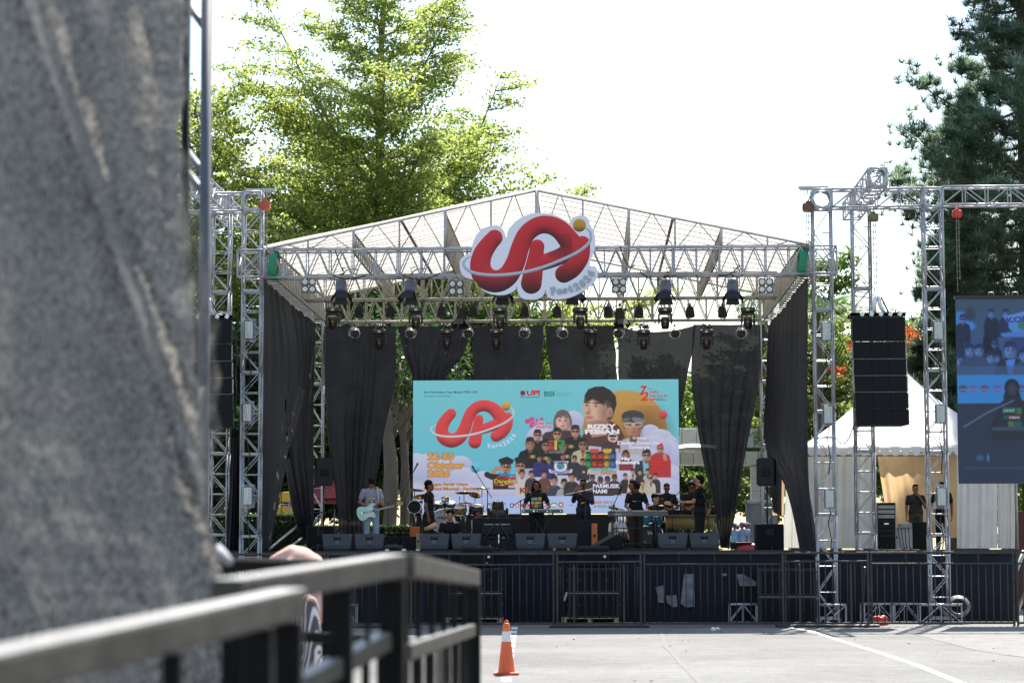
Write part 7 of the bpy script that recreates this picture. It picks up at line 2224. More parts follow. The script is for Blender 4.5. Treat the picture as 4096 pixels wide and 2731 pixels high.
layered_tree(gl(1660, 88), 15.5, 'layered tree behind the right half of the huge one, reaching over the roof ridge', 40, LF_BRIGHT, 97, 0.188, 12, 1.15, .36, .28, None, (.2, .6), .55, lim_len=lambda f: 6.6 * (1 - max(0, f - .2)) ** .8 + .8)
layered_tree(gl(760, 82), 16.8, 'layered tree at the left, partly behind the grey net', 44, LF_BRIGHT, 100, 0.188, 13, 1.0, .36, .25, None, (.3, .85), .5, lim_len=lambda f: 5.8 * (1 - max(0, f - .2)) ** .7 + .8)
layered_tree(gl(1150, 90), 11.5, 'lower tree with dark green foliage behind the left tower', 36, LF_MID, 106, 0.213, 14, 1.2, .3, .2, None, (.1, .6), .4, lim_len=lambda f: 5.2 * (1 - f * .7))
layered_tree(gl(1900, 92), 11.5, 'dark spreading tree behind the middle of the stage', 34, LF_MID, 106, 0.213, 15, 1.2, .3, .2, None, (.1, .6), .4, lim_len=lambda f: 5.4 * (1 - f * .6))
layered_tree(gl(2290, 96), 10.5, 'yellow green tree seen through the lattice right of the sign', 28, LF_BRIGHT, 75, 0.200, 16, 1.0, .25, .3, None, (.2, .7), .4, lim_len=lambda f: 3.4 * (1 - f * .6))
layered_tree(gl(900, 74), 7.5, 'leafy dark tree low behind the left tower', 26, LF_DARK, 150, 0.200, 17, 1.1, .25, .22, None, (0, .6), .3, lim_len=lambda f: 3.6 * (1 - f * .5))
layered_tree(gl(1230, 76), 7.2, 'leafy dark tree low behind the left side drape', 26, LF_MID, 137, 0.200, 18, 1.1, .25, .25, None, (0, .6), .3, lim_len=lambda f: 3.4 * (1 - f * .5))
layered_tree(gl(1640, 78), 8.5, 'bushy dark tree behind the left half of the LED screen', 26, LF_DARK, 137, 0.213, 19, 1.1, .25, .3, None, (0, .6), .3, lim_len=lambda f: 3.6 * (1 - f * .5))
layered_tree(gl(2060, 80), 8.5, 'bushy tree behind the middle of the LED screen', 26, LF_MID, 125, 0.213, 20, 1.1, .25, .3, None, (0, .6), .3, lim_len=lambda f: 3.8 * (1 - f * .5))
layered_tree(gl(2640, 120), 9.6, 'round topped tree far behind the right of the stage', 26, LF_MID, 100, 0.250, 21, 1.1, .3, .3, None, (.2, .9), .2, lim_len=lambda f: 3.9 * (1 - f * .6))
layered_tree(gl(2850, 122), 9.0, 'second round topped tree far behind, closer to the right drape', 26, LF_MID, 100, 0.250, 22, 1.1, .3, .3, None, (.2, .9), .2, lim_len=lambda f: 3.7 * (1 - f * .6))
layered_tree(gl(3340, 96), 12.5, 'tall thin tree with small dark clumps between the right towers', 22, LF_MID, 139, 0.200, 23, .8, .22, .3, None, (.2, .9), .2, lim_len=lambda f: 2.2 * (1 - f * .5))
layered_tree(gl(3180, 92), 9.4, 'feathery flame tree just right of the right tower', 24, LF_OLIVE, 232, 0.184, 24, 1.1, .25, .25, 'flame trees behind the tent', (.1, .6), .6, lim_len=lambda f: 3.8 * (1 - f * .5))
layered_tree(gl(3470, 98), 8.8, 'feathery flame tree behind the white tent peak', 26, LF_OLIVE, 232, 0.184, 25, 1.1, .25, .25, 'flame trees behind the tent', (.1, .6), .6, lim_len=lambda f: 4.2 * (1 - f * .5))
layered_tree(gl(3020, 98), 9.0, 'low bushy tree behind the rightmost black drape', 22, LF_MID, 219, 0.188, 26, 1.1, .25, .2, None, (.1, .6), .5, lim_len=lambda f: 3.4 * (1 - f * .5))
layered_tree(gl(3700, 100), 10.4, 'bushy tree behind the outer tower', 24, LF_MID, 200, 0.188, 27, 1.1, .25, .25, None, (.1, .6), .5, lim_len=lambda f: 3.6 * (1 - f * .5))
layered_tree(gl(4080, 90), 4.2, 'low shrubby tree seen below the side video screen', 18, LF_BRIGHT, 150, 0.163, 28, 1.0, .15, .15, None, (.1, .6), .4, lim_len=lambda f: 2.0 * (1 - f * .5))
layered_tree(gl(2740, 100), 4.6, 'low shrubby tree under the cream canopy beam', 18, LF_DARK, 150, 0.175, 29, 1.0, .15, .15, None, (.1, .6), .4, lim_len=lambda f: 2.4 * (1 - f * .5))
# orange blossom of the flame trees, one cluster per thing-part
FLAME = mat('orange_blossom', (.55, .09, .02), .6, 0, .3, 6, transl=.4)
fts = [o_ for o_ in scene.objects if o_.get('group') == 'flame trees behind the tent']
bl = [(3075, 1490), (3090, 1520), (3060, 1560), (3110, 1450), (3250, 1530), (3285, 1410), (3300, 1440), (3400, 1380), (3385, 1395), (3640, 1325), (3655, 1335), (3630, 1375), (3350, 1480), (3330, 1520), (3270, 1400), (3500, 1390), (3225, 1440), (3195, 1500)]
for i, (px, py) in enumerate(bl):
    ft = fts[0] if px < 3320 else fts[1]
    q = at(px, py, 92 + (i % 4)) - Vector(ft.location)
    r_ = np.random.default_rng(i); n = 60
    PP = np.array([q[:]]) + r_.normal(size=(n, 3)) * np.array([.26, .26, .12])
    leaves('blossom', PP, r_.normal(size=(n, 3)), .13, FLAME, ft, .3, .8, i)
# pale trunks seen between the drapes behind the stage
for i, (px, r0, lean, w) in enumerate(((1535, .19, .3, 'thick pale tree trunk right behind the guitarist'), (1575, .14, -.2, 'second pale trunk between the guitarist and the drum kit'), (1606, .13, .15, 'slim pale trunk just left of the LED screen'), (1630, .10, -.1, 'thin trunk at the very edge of the LED screen'))):
    b = gl(px, 70 + i)
    t = empty('tree', b, w, 'tree', 'trunks behind the stage')
    pts = [Vector((lean * math.sin(k * .5) * .8, 0, k * .8)) for k in range(9)]
    LMB().tube(pts, [r0 * (1.25 - .05 * k) + .02 * math.sin(k * 2 + i) for k in range(9)], 10).build('trunk', BARKP, t)
    m = LMB()
    for k in range(4): m.tube([pts[5 + k % 3], pts[5 + k % 3] + Vector((math.cos(k * 2) * .7, .2, .9)), pts[5 + k % 3] + Vector((math.cos(k * 2) * 1.3, .3, 2.2))], [.09, .06, .03], 6)
    m.build('branches', BARKP, t)
    r_ = np.random.default_rng(40 + i); n = 1500
    leaves('crown', np.array([[0, .3, 6.6]]) + r_.normal(size=(n, 3)) * np.array([1.2, .9, .8]), r_.normal(size=(n, 3)), .16, LF_DARK, t, .3, .55, 50 + i)
# pines
NEED = leaf_mat('blue_green_needles', (.05, .095, .062), (.15, .20, .125), .42)
NEEDD = leaf_mat('dark_needles', (.025, .05, .028), (.07, .10, .05), .3)
def pine(loc, H, label, width, seed, z0=.1, material=NEED):
    rr = random.Random(seed); r_ = np.random.default_rng(seed)
    e = empty('pine_tree', loc, label, 'tree')
    LMB().tube([Vector((0, 0, H * i / 6)) for i in range(7)], [.38 * (1 - i / 7) + .03 for i in range(7)], 9).build('trunk', BARK, e)
    mb_ = LMB(); P, D = [], []
    nb_ = int(min(H, 24) * 7)
    for i in range(nb_):
        f = z0 + (1 - z0) * i / nb_; az = PI + (((i * .618) % 1) - .5) * 4.6
        Lb = width(f) * rr.uniform(.55, 1.15)
        o_ = Vector((0, 0, H * f)); tip = o_ + Vector((math.cos(az) * Lb, math.sin(az) * Lb, Lb * rr.uniform(.05, .45)))
        pts = curve_pts(o_, tip, Vector((0, 0, -.12 * Lb)), 5)
        mb_.tube(pts, [.06 * (1 - .8 * k / 5) for k in range(6)], 4, False)
        for s in range(int(Lb * 14) + 8):
            t = .25 + .75 * rr.random() ** .7
            q = polyat(pts, min(t, .999)) + Vector((rr.gauss(0, .22), rr.gauss(0, .22), rr.gauss(0, .16) + .02)) * (.6 + .2 * Lb)
            k = 34
            dirs = r_.normal(size=(k, 3)); dirs[:, 2] = np.abs(dirs[:, 2]) * .7 - .1
            dirs /= np.linalg.norm(dirs, axis=1, keepdims=True)
            P.append(np.array([q[:]]) + dirs * .22); D.append(dirs)
    mb_.build('branches', BARK, e)
    leaves('crown', np.concatenate(P), np.concatenate(D), .40, material, e, .0, .13, seed, 3)
    return e
pine(gl(4130, 78), 31, 'tall dense pine filling the right edge behind the side screen', lambda f: 5.0 * (1 - f) ** .35 * (.8 + .3 * math.sin(f * 19)) + .3, 31)
pine(gl(3905, 82), 17.0, 'second pine, its ragged branches reaching towards the truss arm', lambda f: 3.0 * (1 - f) ** .5 * (.75 + .4 * math.sin(f * 23 + 1)) + .3, 32)
pine(gl(3830, 86), 12.5, 'darker lower pine behind the outer tower', lambda f: 2.4 * (1 - f) ** .5 + .3, 33, material=NEEDD)
# palms
def palm(px, py, Y, label, seed, size=2.0, n=16):
    c_ = at(px, py, Y); e = empty('palm_tree', (c_.x, Y, zr), label, 'tree'); h = c_.z - zr
    LMB().tube([Vector((0, 0, h * k / 5)) for k in range(6)], [.17, .14, .13, .12, .12, .1], 8).build('trunk', BARKP, e)
    rr = random.Random(seed)
    for i in range(n):
        a = i * 2.399; el = rr.uniform(-.2, 1.2); L_ = size * rr.uniform(.8, 1.15)
        pts = [Vector((math.cos(a) * L_ * t * math.cos(el * (1 - t)), math.sin(a) * L_ * t * math.cos(el * (1 - t)), h + L_ * (t * math.sin(el) - .75 * t * t))) for t in [k / 7 for k in range(8)]]
        m = LMB(); m.tube(pts, [.02] * 7 + [.008], 4)
        for k in range(46):
            t = .12 + .88 * k / 46; q = polyat(pts, min(t, .99)); tg = (polyat(pts, min(t + .03, 1)) - q).normalized()
            sd = tg.cross(Vector((0, 0, 1))).normalized() * (1 if k % 2 else -1)
            L2 = .5 * math.sin(PI * min(1, t * .85 + .12)) + .1
            tip = q + (sd * .8 + tg * .5 - Vector((0, 0, .55))) * L2; w = tg * .022
            m.add([q - w, q + w, tip], [(0, 1, 2)])
        m.build('frond', LF_MID, e)
palm(3275, 1250, 88, 'palm tree with drooping fronds right behind the right tower', 3, 2.6)
palm(3060, 1180, 92, 'smaller palm peeking over the rear right corner of the roof', 4, 1.9)

# ------------------------------------------------------------------ hedge, seats, small buildings
def hedge(px0, px1, pyt, Y, label):
    x0_, x1_ = xa(px0, Y, 2150), xa(px1, Y, 2150); zt = za(pyt, Y)
    e = empty('hedge', ((x0_ + x1_) / 2, Y, zr), label, 'hedge'); w, h = x1_ - x0_, zt - zr
    m = LMB(); m.bbox((0, .5, h / 2 - .05), (w - .1, .8, h - .15), .08); m.build('shadow_core', mat('hedge_shadow_core', (.012, .02, .008), .95), e)  # solid dark core standing in for the shade inside the hedge
    r_ = np.random.default_rng(5); n = 16000
    P = np.stack([r_.uniform(-w / 2, w / 2, n), np.where(r_.random(n) < .6, r_.normal(.08, .05, n), r_.uniform(.05, 1, n)), r_.uniform(0, h, n)], 1)
    top = r_.random(n) < .3; P[top, 2] = h + r_.normal(0, .04, top.sum())
    leaves('foliage', P, r_.normal(size=(n, 3)), .07, LF_DARK, e, .1, .6, 6)
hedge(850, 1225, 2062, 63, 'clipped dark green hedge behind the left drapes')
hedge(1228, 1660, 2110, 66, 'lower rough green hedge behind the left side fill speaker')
YEL = mat('yellow_seat_plastic', (.62, .34, .02), .35, 0, .12, 8)
for i, px in enumerate((1098, 1156)):
    q = at(px, 2068, 66); s = empty('yellow_seat', q, 'yellow plastic seat back seen above the hedge, %s' % ('left one, cut by the drape', 'right one')[i], 'seat', 'yellow seats above the hedge')
    z1 = at(px, 1966, 66).z - q.z
    m = LMB(); m.bbox((0, 0, z1 - .15), (.40, .08, .30), .05, Matrix.Rotation(-.12, 3, 'X')); m.build('backrest', YEL, s)
    m = LMB(); m.bbox((0, .05, .16), (.40, .10, .32), .04); m.build('seat', YEL, s)
    m = LMB(); m.cyl((0, .02, -.6), (0, .02, z1 - .1), .03, 8); m.cyl((-.25, .02, z1 - .36), (.25, .02, z1 - .36), .018, 6); m.cyl((-.25, .02, z1 - .42), (.25, .02, z1 - .42), .018, 6); m.build('support_frame', STEEL_OLD, s)
CREAM = mat('cream_render', (.58, .54, .45), .8, 0, .1, 1.2); ROOFT = mat('orange_roof_tile', (.32, .14, .06), .8, 0, .25, 6)
q = at(905, 1800, 78); hb = empty('kiosk', (q.x, 78, zr), 'small kiosk with an orange brown roof left of the left tower', 'building')
zt = q.z - zr
m = LMB(); m.add([(-2.6, -.8, zt), (2.2, -.8, zt), (2.2, 2.2, zt + .1), (-2.6, 2.2, zt + .1), (-1.6, .7, zt + .42), (1.4, .7, zt + .42)], [(0, 1, 5, 4), (1, 2, 5), (2, 3, 4, 5), (3, 0, 4), (3, 2, 1, 0)]); m.build('roof', ROOFT, hb)
m = LMB(); m.box((-.2, -.75, zt - .12), (4.6, .12, .16)); m.box((-.2, .3, zt - .75), (4.6, .1, .05)); m.build('roof_beam', DARKSTEEL, hb)
for x in (-2.4, -.6, 1.9):
    m = LMB(); m.cyl((x, -.6, 0), (x, -.6, zt), .06, 8); m.build('post', DARKSTEEL, hb)
m = LMB(); m.box((-.2, 1.6, zt * .4), (4.4, .1, zt * .8)); m.build('rear_wall', mat('dark_green_board', (.02, .03, .022), .8), hb)
q = at(955, 1900, 74); wb = empty('white_cabinet', (q.x, 74, zr), 'white stepped cabinet standing left of the left tower', 'cabinet')
for (dx, z0_, z1_, w) in ((0, 0, .9, .8), (-.02, .9, 1.0, .95), (-.03, 1.0, 1.9, .7), (-.03, 1.9, 2.0, .8), (-.02, 2.0, 2.35, .66)):
    m = LMB(); m.bbox((dx, 0, (z0_ + z1_) / 2), (w, .5, z1_ - z0_ - .004), .02); m.build('cabinet_block', WHITEPAINT, wb)
q = at(866, 1935, 73); m = MB(); m.bbox(q, (.55, .1, .22), .01); tag(m.build('white_sign_board', WHITEPAINT), 'small white board beyond the left tower with the speakers', 'board')
# pink parasols far left
PINK = mat('faded_red_canvas', (.52, .13, .13), .8, 0, .15, 4, transl=.3)
for i, (px, py, r0) in enumerate(((1338, 1962, .95), (1290, 1985, .7))):
    q = at(px, py, 74); u = empty('parasol', (q.x, 74, zr), ('larger', 'smaller')[i] + ' faded red parasol behind the left side fill speaker', 'parasol', 'faded red parasols')
    h = q.z - zr
    m = LMB(); m.lathe([(r0, h - .25), (r0 * 1.0, h - .12), (r0 * .6, h + .15), (.03, h + .36)], n=10, caps=False, smooth=False); m.build('canopy', PINK, u)
    m = LMB(); m.cyl((0, 0, 0), (0, 0, h + .3), .03, 8); m.build('pole', STEEL_OLD, u)
# cream portal building at the right
bd = empty('cream_building', (xa(2950, 90), 90, zr), 'cream portal building with a curved canopy seen between the right drapes', 'building')
def bbx(px0, py0, px1, py1, Y, d, name, material, par=bd):
    a, b = at(px0, py0, Y), at(px1, py1, Y)
    return MB().bbox(((a.x + b.x) / 2, Y + d / 2, (a.z + b.z) / 2), (abs(b.x - a.x), d, abs(a.z - b.z)), .02).build(name, material, par)
PALEC = mat('pale_portal_panel', (.62, .60, .54), .6, 0, .08, 1.5)
for k in range(9): bbx(2670 + k * 52, 1805, 2721 + k * 52, 1858, 90, 1.2, 'fascia_panel', CREAM)
for k in range(8): bbx(2670 + k * 58, 1712 + (k % 2), 2727 + k * 58, 1790, 91, .5, 'upper_wall_panel', PALEC)
for k in range(3): bbx(3005, 1860 + k * 52, 3046, 1911 + k * 52, 90.2, .7, 'column_block', CREAM)
bbx(2985, 2002, 3112, 2190, 86, .5, 'grey_stone_wall', mat('grey_stone_wall', (.22, .22, .22), .85, 0, .25, 2, .3, 20))
bbx(2990, 1998, 3118, 2012, 85.9, .7, 'wall_coping', mat('light_coping', (.42, .42, .41), .8, 0, .1, 4))
m = MB(); rows = []
for j in range(2):
    rows.append([at(2660 + 17 * k, 1800 - 26 * math.sin(PI * (.25 + .5 * k / 12)) + (k < 6) * (6 - k) * 1.5 - 30 * j * 0, 89.0 - 1.5 * j) + Vector((0, 0, -.12 * j)) for k in range(13)])
m.grid(rows); m.build('curved_canopy', PALEC, bd)
m = MB()
for k in range(4): m.tube([at(2690 + 25 * t, 1815 - 14 * math.sin(PI * (.2 + .12 * t)) - 6 * k, 88.8) for t in range(6)], .04, 6)
m.build('canopy_edge_tube', WHITEPAINT, bd)
m = MB(); m.box((xa(2800, 89), 88.9, za(1930, 89)), (5, .03, .03)); 
# security staff beyond the stage
BLUE = mat('light_blue_uniform', (.26, .38, .60), .8, 0, .12, 6, .3, 40)
capw, capb = mat('white_cap', (.7, .7, .72), .7), mat('purple_blue_cap', (.16, .18, .45), .7)
for i, (px, py, w, cp) in enumerate(((2939, 2092, 'leftmost, blue cap', capb), (2951, 2096, 'in the white cap, behind the first', capw), (2969, 2088, 'purple cap, standing nearest the stage', capb), (2986, 2088, 'rightmost by the stone wall', capw))):
    Y = 82 + (i % 2) * 1.6; zt = za(py, Y); zf = zr + .02
    person((xa(px, Y, 2150), Y, zf), (.2, -.3, -.9, .9)[i], 'uniformed person in light blue beyond the stage, ' + w, SKB, BLUE, DARKP, None, max(1.3, min(1.75, (zt - zf) / 1.02)), cap=cp, group='people in light blue uniforms beyond the stage')
mo = empty('motorbike', gl(2998, 80) + Vector((0, 0, .02)), 'parked red and silver motorbike far behind the right drape', 'motorbike')
for sx in (-.55, .55):
    m = LMB(); m.tube([(sx + math.cos(a) * .26, 0, .28 + math.sin(a) * .26) for a in [k * PI / 8 for k in range(17)]], .05, 6); m.build('wheel', CABINET, mo)
m = LMB(); m.ball((0, 0, .58), (.5, .15, .2), 12, 8); m.ball((.42, 0, .72), (.2, .16, .22), 10, 7); m.build('body', mat('red_bike_paint', (.45, .02, .03), .3), mo)
m = LMB(); m.bbox((-.25, 0, .78), (.6, .22, .1), .04); m.build('saddle', CABINET, mo)
m = LMB(); m.cyl((.4, -.3, 1.0), (.4, .3, 1.0), .02, 6); m.cyl((.4, 0, 1.0), (.55, 0, .3), .03, 6); m.build('handlebar', CHROME, mo)

# ================================================================== WHITE TENT
TENT = mat('white_tent_pvc', (.80, .79, .76), .5, 0, .06, 1.5, .2, 6, transl=.35)
CURT = mat('ivory_tent_curtain', (.74, .72, .66), .65, 0, .08, 2, .2, 8, transl=.3)
LINING = mat('tan_tent_lining', (.58, .40, .22), .75, 0, .12, 2, transl=.55)
YTF, YTB = 59.6, 65.0
tx0, tx1 = xa(3226, YTF, 1780), xa(4062, YTF, 1780); tz = za(1788, YTF); ap = za(1440, 62.3, 3640)
tn = empty('marquee_tent', ((tx0 + tx1) / 2, (YTF + YTB) / 2, DECK), 'white peaked marquee tent with scalloped edge and ivory curtains at the right', 'tent')
cxm, cym = (tx0 + tx1) / 2, (YTF + YTB) / 2
def tent_side(a, b, name='roof_panel'):
    rows = []
    for j in range(13):
        t = j / 12; k = (1 - t) ** 1.0
        z = tz + (ap - tz) * (.72 * t + .28 * t ** 3)
        rows.append([Vector((cxm, cym, 0)).lerp(Vector((a[0] + (b[0] - a[0]) * i / 12, a[1] + (b[1] - a[1]) * i / 12, 0)), max(.012, k)) + Vector((0, 0, z - .05 * math.sin(PI * i / 12) * k * 0)) for i in range(13)])
    MB().grid(rows).build(name, TENT, tn)
A_, B2, C_, D_ = (tx0, YTF), (tx1, YTF), (tx1, YTB), (tx0, YTB)
for a, b in ((A_, B2), (B2, C_), (C_, D_), (D_, A_)): tent_side(a, b)
nsc = 20
for k in range(nsc):
    a = tx0 + (tx1 - tx0) * k / nsc; b = tx0 + (tx1 - tx0) * (k + 1) / nsc
    poly = [(a, tz + .02), (b, tz + .02), (b, tz - .13), (b - .03, tz - .15), (b - .06, tz - .24), ((a + b) / 2, tz - .27), (a + .06, tz - .24), (a + .03, tz - .15), (a, tz - .13)]
    m = MB(); m.add([(x, YTF - .02 - .015 * (k % 2), z) for x, z in poly], [list(range(9))]); m.build('valance_scallop', TENT, tn)
for i, (x, y) in enumerate((A_, B2, C_, D_)):
    MB().cyl((x, y + .08, DECK), (x, y + .08, tz), .04, 8).build('tent_leg', STEEL_OLD, tn)
MB().cyl((tx0, YTF + .1, tz - .24), (tx1, YTF + .1, tz - .24), .03, 8).build('eave_pole', STEEL_OLD, tn)
def curtain(px0, px1, pyt, pyb, Y, folds, amp, seed, material=CURT, name='curtain', px0b=None, px1b=None):
    a, b = at(px0, pyt, Y), at(px1, pyt, Y); c_, d_ = at(px0b or px0, pyb, Y), at(px1b or px1, pyb, Y)
    rr = random.Random(seed); G = []
    for j in range(13):
        v = j / 12; row = []
        for i in range(61):
            u = i / 60
            p = a.lerp(b, u).lerp(c_.lerp(d_, u), v)
            w = math.sin(u * folds * 6.28 + seed) * .6 + math.sin(u * folds * 10.1 + v * 2 + seed * 2) * .4
            row.append(p + Vector((0, amp * w * (.5 + .6 * v), 0)))
        G.append(row)
    return MB().grid(G).build(name, material, tn)
curtain(3228, 3505, 1800, 2192, YTF + .25, 6, .05, 1)
curtain(3828, 3990, 1800, 2192, YTF + .25, 4, .035, 2)
curtain(3992, 4060, 1800, 2192, YTF + .3, 3, .05, 3)
curtain(3506, 3828, 1805, 2150, YTB - .4, 5, .08, 4, LINING, 'back_lining', 3560, 3828)
curtain(3828, 3840, 1800, 2190, YTF + 2, 2, .04, 5, LINING, 'side_lining')
# pale cloth tails beside the right drape
curtain(3150, 3190, 1780, 2190, 57.0, 2, .06, 6, CURT, 'curtain', 3132, 3196)
curtain(3118, 3142, 1785, 2060, 58.6, 2, .05, 7, LINING, 'side_lining', 3090, 3135)
# desk, rack and cables in the tent
case('equipment_rack', 3506, 3582, 2013, 60.2, .6, CABINET, 'black rack of amplifiers with bright panels inside the tent', 'rack', True)
rk = [o_ for o_ in scene.objects if o_.name.startswith('equipment_rack')][0]
hh = za(2013, 60.2) - DECK
for k in range(7):
    m = LMB(); m.bbox((.0, -.315, hh * (.3 + .1 * k)), (.42, .03, hh * .075), .005); m.build('rack_unit', STEEL_OLD if k in (4, 5, 6) else BLACKPLAST, rk)
case('white_desk', 3510, 3646, 2112, 60.6, .6, mat('dirty_white_panel', (.55, .54, .51), .6, 0, .15, 3), 'white desk front with cables hanging down inside the tent', 'desk', False)
case('black_flight_case', 3648, 3715, 2090, 60.9, .6, CABINET, 'black case beside the man in the white tent', 'case', False)
m = MB(); m.bbox(at(3618, 2106, 60.7) + Vector((0, 0, .02)), (.34, .3, .14), .02); tag(m.build('mixing_unit', STEEL_OLD), 'small silver mixer on the white desk in the tent', 'mixer')
rr = random.Random(3)
for k in range(9):
    a = at(3515 + 15 * k, 2110, 60.3); b = at(3515 + 15 * k + rr.uniform(-30, 30), 2188, 60.1)
    tag(MB().tube(sag(a, b, .15 + .2 * rr.random(), 8), .011, 5).build('desk_cable', CABLE), 'black cable hanging in front of the white desk, %s from the left' % ordn[k], 'cable', 'cables at the white desk')
m = MB(); a, b = at(4062, 2045, 63), at(4300, 2330, 63)
ct = empty('container', ((a.x + b.x) / 2, 63, 0), 'dark red metal container at the right edge behind the fence', 'container')
for k in range(10): LMB().bbox((-(b.x - a.x) / 2 + (b.x - a.x) * (k + .5) / 10, .03 * (k % 2), a.z / 2 + .1), ((b.x - a.x) / 10, .06, a.z - .2), .01).build('panel', mat('dark_red_paint', (.09, .018, .018), .6, 0, .25, 3), ct)
LMB().box((0, 1.2, a.z / 2), (b.x - a.x, 2.2, a.z - .1)).build('container_body', mat('dark_red_paint', (.09, .018, .018)), ct)
for i, (p0_, p1_) in enumerate((((4000, 2460), (4096, 2200)), ((4060, 2470), (4140, 2260)))):
    tag(MB().cyl(at(*p0_, 52.5), at(*p1_, 52.5), .045, 8).build('brace_pole', STEEL_OLD), '%s sloping brace pole at the right edge behind the fence' % ('left', 'right')[i], 'pole', 'brace poles')
wire('speaker_cable', sag(at(3340, 1742, 51), at(3418, 1690, 50.2), .3), .014, CABLE, 'black cable sagging from the right tower to the hanging speakers')
RAILTOP = mat('worn_grey_rail_paint', (.075, .069, .06), .8, 0, .3, 9, .15, 60, spec=.06)
SUNTOP = mat('painted_sunlit_rail_top', (.24, .235, .23), .5, 0, .3, 14)  # pale colour standing in for sunlight on the rail tops
RAILDK = mat('black_rail_post', (.006, .006, .006), .75, 0, .3, 9, spec=.15)
# ================================================================== CROWD FENCE
YF = 48.9
FTOP = za(2210, YF)
def fence_panel(px0, px1, wide, label):
    x0_, x1_ = xa(px0, YF, 2350), xa(px1, YF, 2350); w = x1_ - x0_; y = YF if wide else YF - .12
    e = empty('crowd_fence', ((x0_ + x1_) / 2, y, 0), label, 'fence', 'black steel fence panels in front of the stage')
    top = FTOP - (0 if wide else .0); z2 = za(2257 if wide else 2247, YF); zb_ = .07
    def rail(n, z, hgt=.05, ww=None): LMB().bbox((0, 0, z), (ww or w - .012, .045, hgt), .006).build(n, RUSTY, e)
    rail('top_rail', top - .02); rail('second_rail', z2, .035); rail('bottom_rail', zb_, .05)
    for s in (-1, 1): LMB().bbox((s * (w / 2 - .03), 0, top / 2), (.045, .05, top), .006).build('post', RUSTY, e)
    mb_ = LMB().cyl((0, 0, 0), (0, 0, z2 - zb_), .0105, 6).mesh('bar', [RUSTY])
    n = 19 if wide else 11
    for k in range(n): share('bar', mb_, e, (-w / 2 + w * (k + 1) / (n + 1), 0, zb_))
    ms_ = LMB().cyl((0, 0, 0), (0, 0, top - z2), .011, 6).mesh('short_bar', [RUSTY])
    if wide:
        for k in range(3): share('short_bar', ms_, e, (-w / 2 + w * (k + 1) / 4, 0, z2))
    else:
        for s in (-.5, .5): LMB().bbox((s * w * .58, .03, top / 2 - .1), (.05, .04, top - .3), .006).build('brace_post', RUSTY, e)
        LMB().bbox((0, -.25, .03), (w * 1.15, .55, .05), .01).build('foot_plate', DARKSTEEL, e)
        for s in (-1, 1): LMB().cyl((s * w * .45, .7, .04), (s * w * .45, .02, top * .8), .02, 6).build('rear_brace', RUSTY, e)
    return e
fence_panel(722, 1304, True, 'long fence panel at the far left, partly behind the grey railing')
fence_panel(1308, 1652, False, 'short fence panel with a foot plate, behind the striped woman\'s railing')
fence_panel(1656, 2220, True, 'long fence panel in front of the left subwoofer stack')
fence_panel(2224, 2568, False, 'short fence panel with a foot plate, in front of the right subwoofer stack')
fence_panel(2572, 3148, True, 'long fence panel right of the centre, in front of the plain skirt')
fence_panel(3124, 3476, False, 'short fence panel with a foot plate, in front of the right tower foot')
fence_panel(3480, 4060, True, 'long fence panel in front of the outer tower foot')
fence_panel(4064, 4640, True, 'long fence panel at the right edge by the red container')

r_ = np.random.default_rng(77); n = 90
PP = np.stack([r_.uniform(-3, 7, n), r_.uniform(27, 48, n), np.full(n, .012)], 1); DD = r_.normal(size=(n, 3)); DD[:, 2] = 0
tag(leaves('leaf_litter', PP, DD, .06, mat('dry_leaf', (.09, .06, .035), .9, 0, .4, 5), None, 3, .5, 78), kind='stuff')
# ================================================================== CONE
q = gpt(2026, 2697); cn = empty('traffic_cone', q, 'orange traffic cone with a white band standing on the asphalt', 'traffic cone')
CONE = mat('orange_cone_plastic', (.72, .13, .035), .5, 0, .12, 6, .1, 40, transl=.12)
h = at(2026, 2480, q.y).z
def cr(z): return .115 * (1 - z / h) + .034 * (z / h)
zA, zB = h * .62, h * .80
LMB().lathe([(cr(.03), .03), (cr(zA), zA)], n=28, caps=False).build('lower_cone', CONE, cn)
LMB().lathe([(cr(zA) + .002, zA - .004), (cr(zB) + .002, zB)], n=28, caps=False).build('white_band', mat('scuffed_white_band', (.68, .67, .66), .5, 0, .25, 18), cn)
LMB().lathe([(cr(zB), zB), (cr(h * .94), h * .94), (.028, h * .955), (.022, h * .955), (.015, h * .93)], n=28, caps=False).build('upper_cone', CONE, cn)
LMB().tube([(math.cos(a) * .026, 0, h * .95 + math.sin(a) * .034) for a in [PI * k / 8 for k in range(9)]], .007, 7).build('carry_loop', CONE, cn)
m = LMB(); m.bbox((0, 0, .018), (.33, .33, .035), .012); m.build('base', mat('dark_orange_cone_base', (.50, .07, .025), .55, 0, .2, 8), cn)

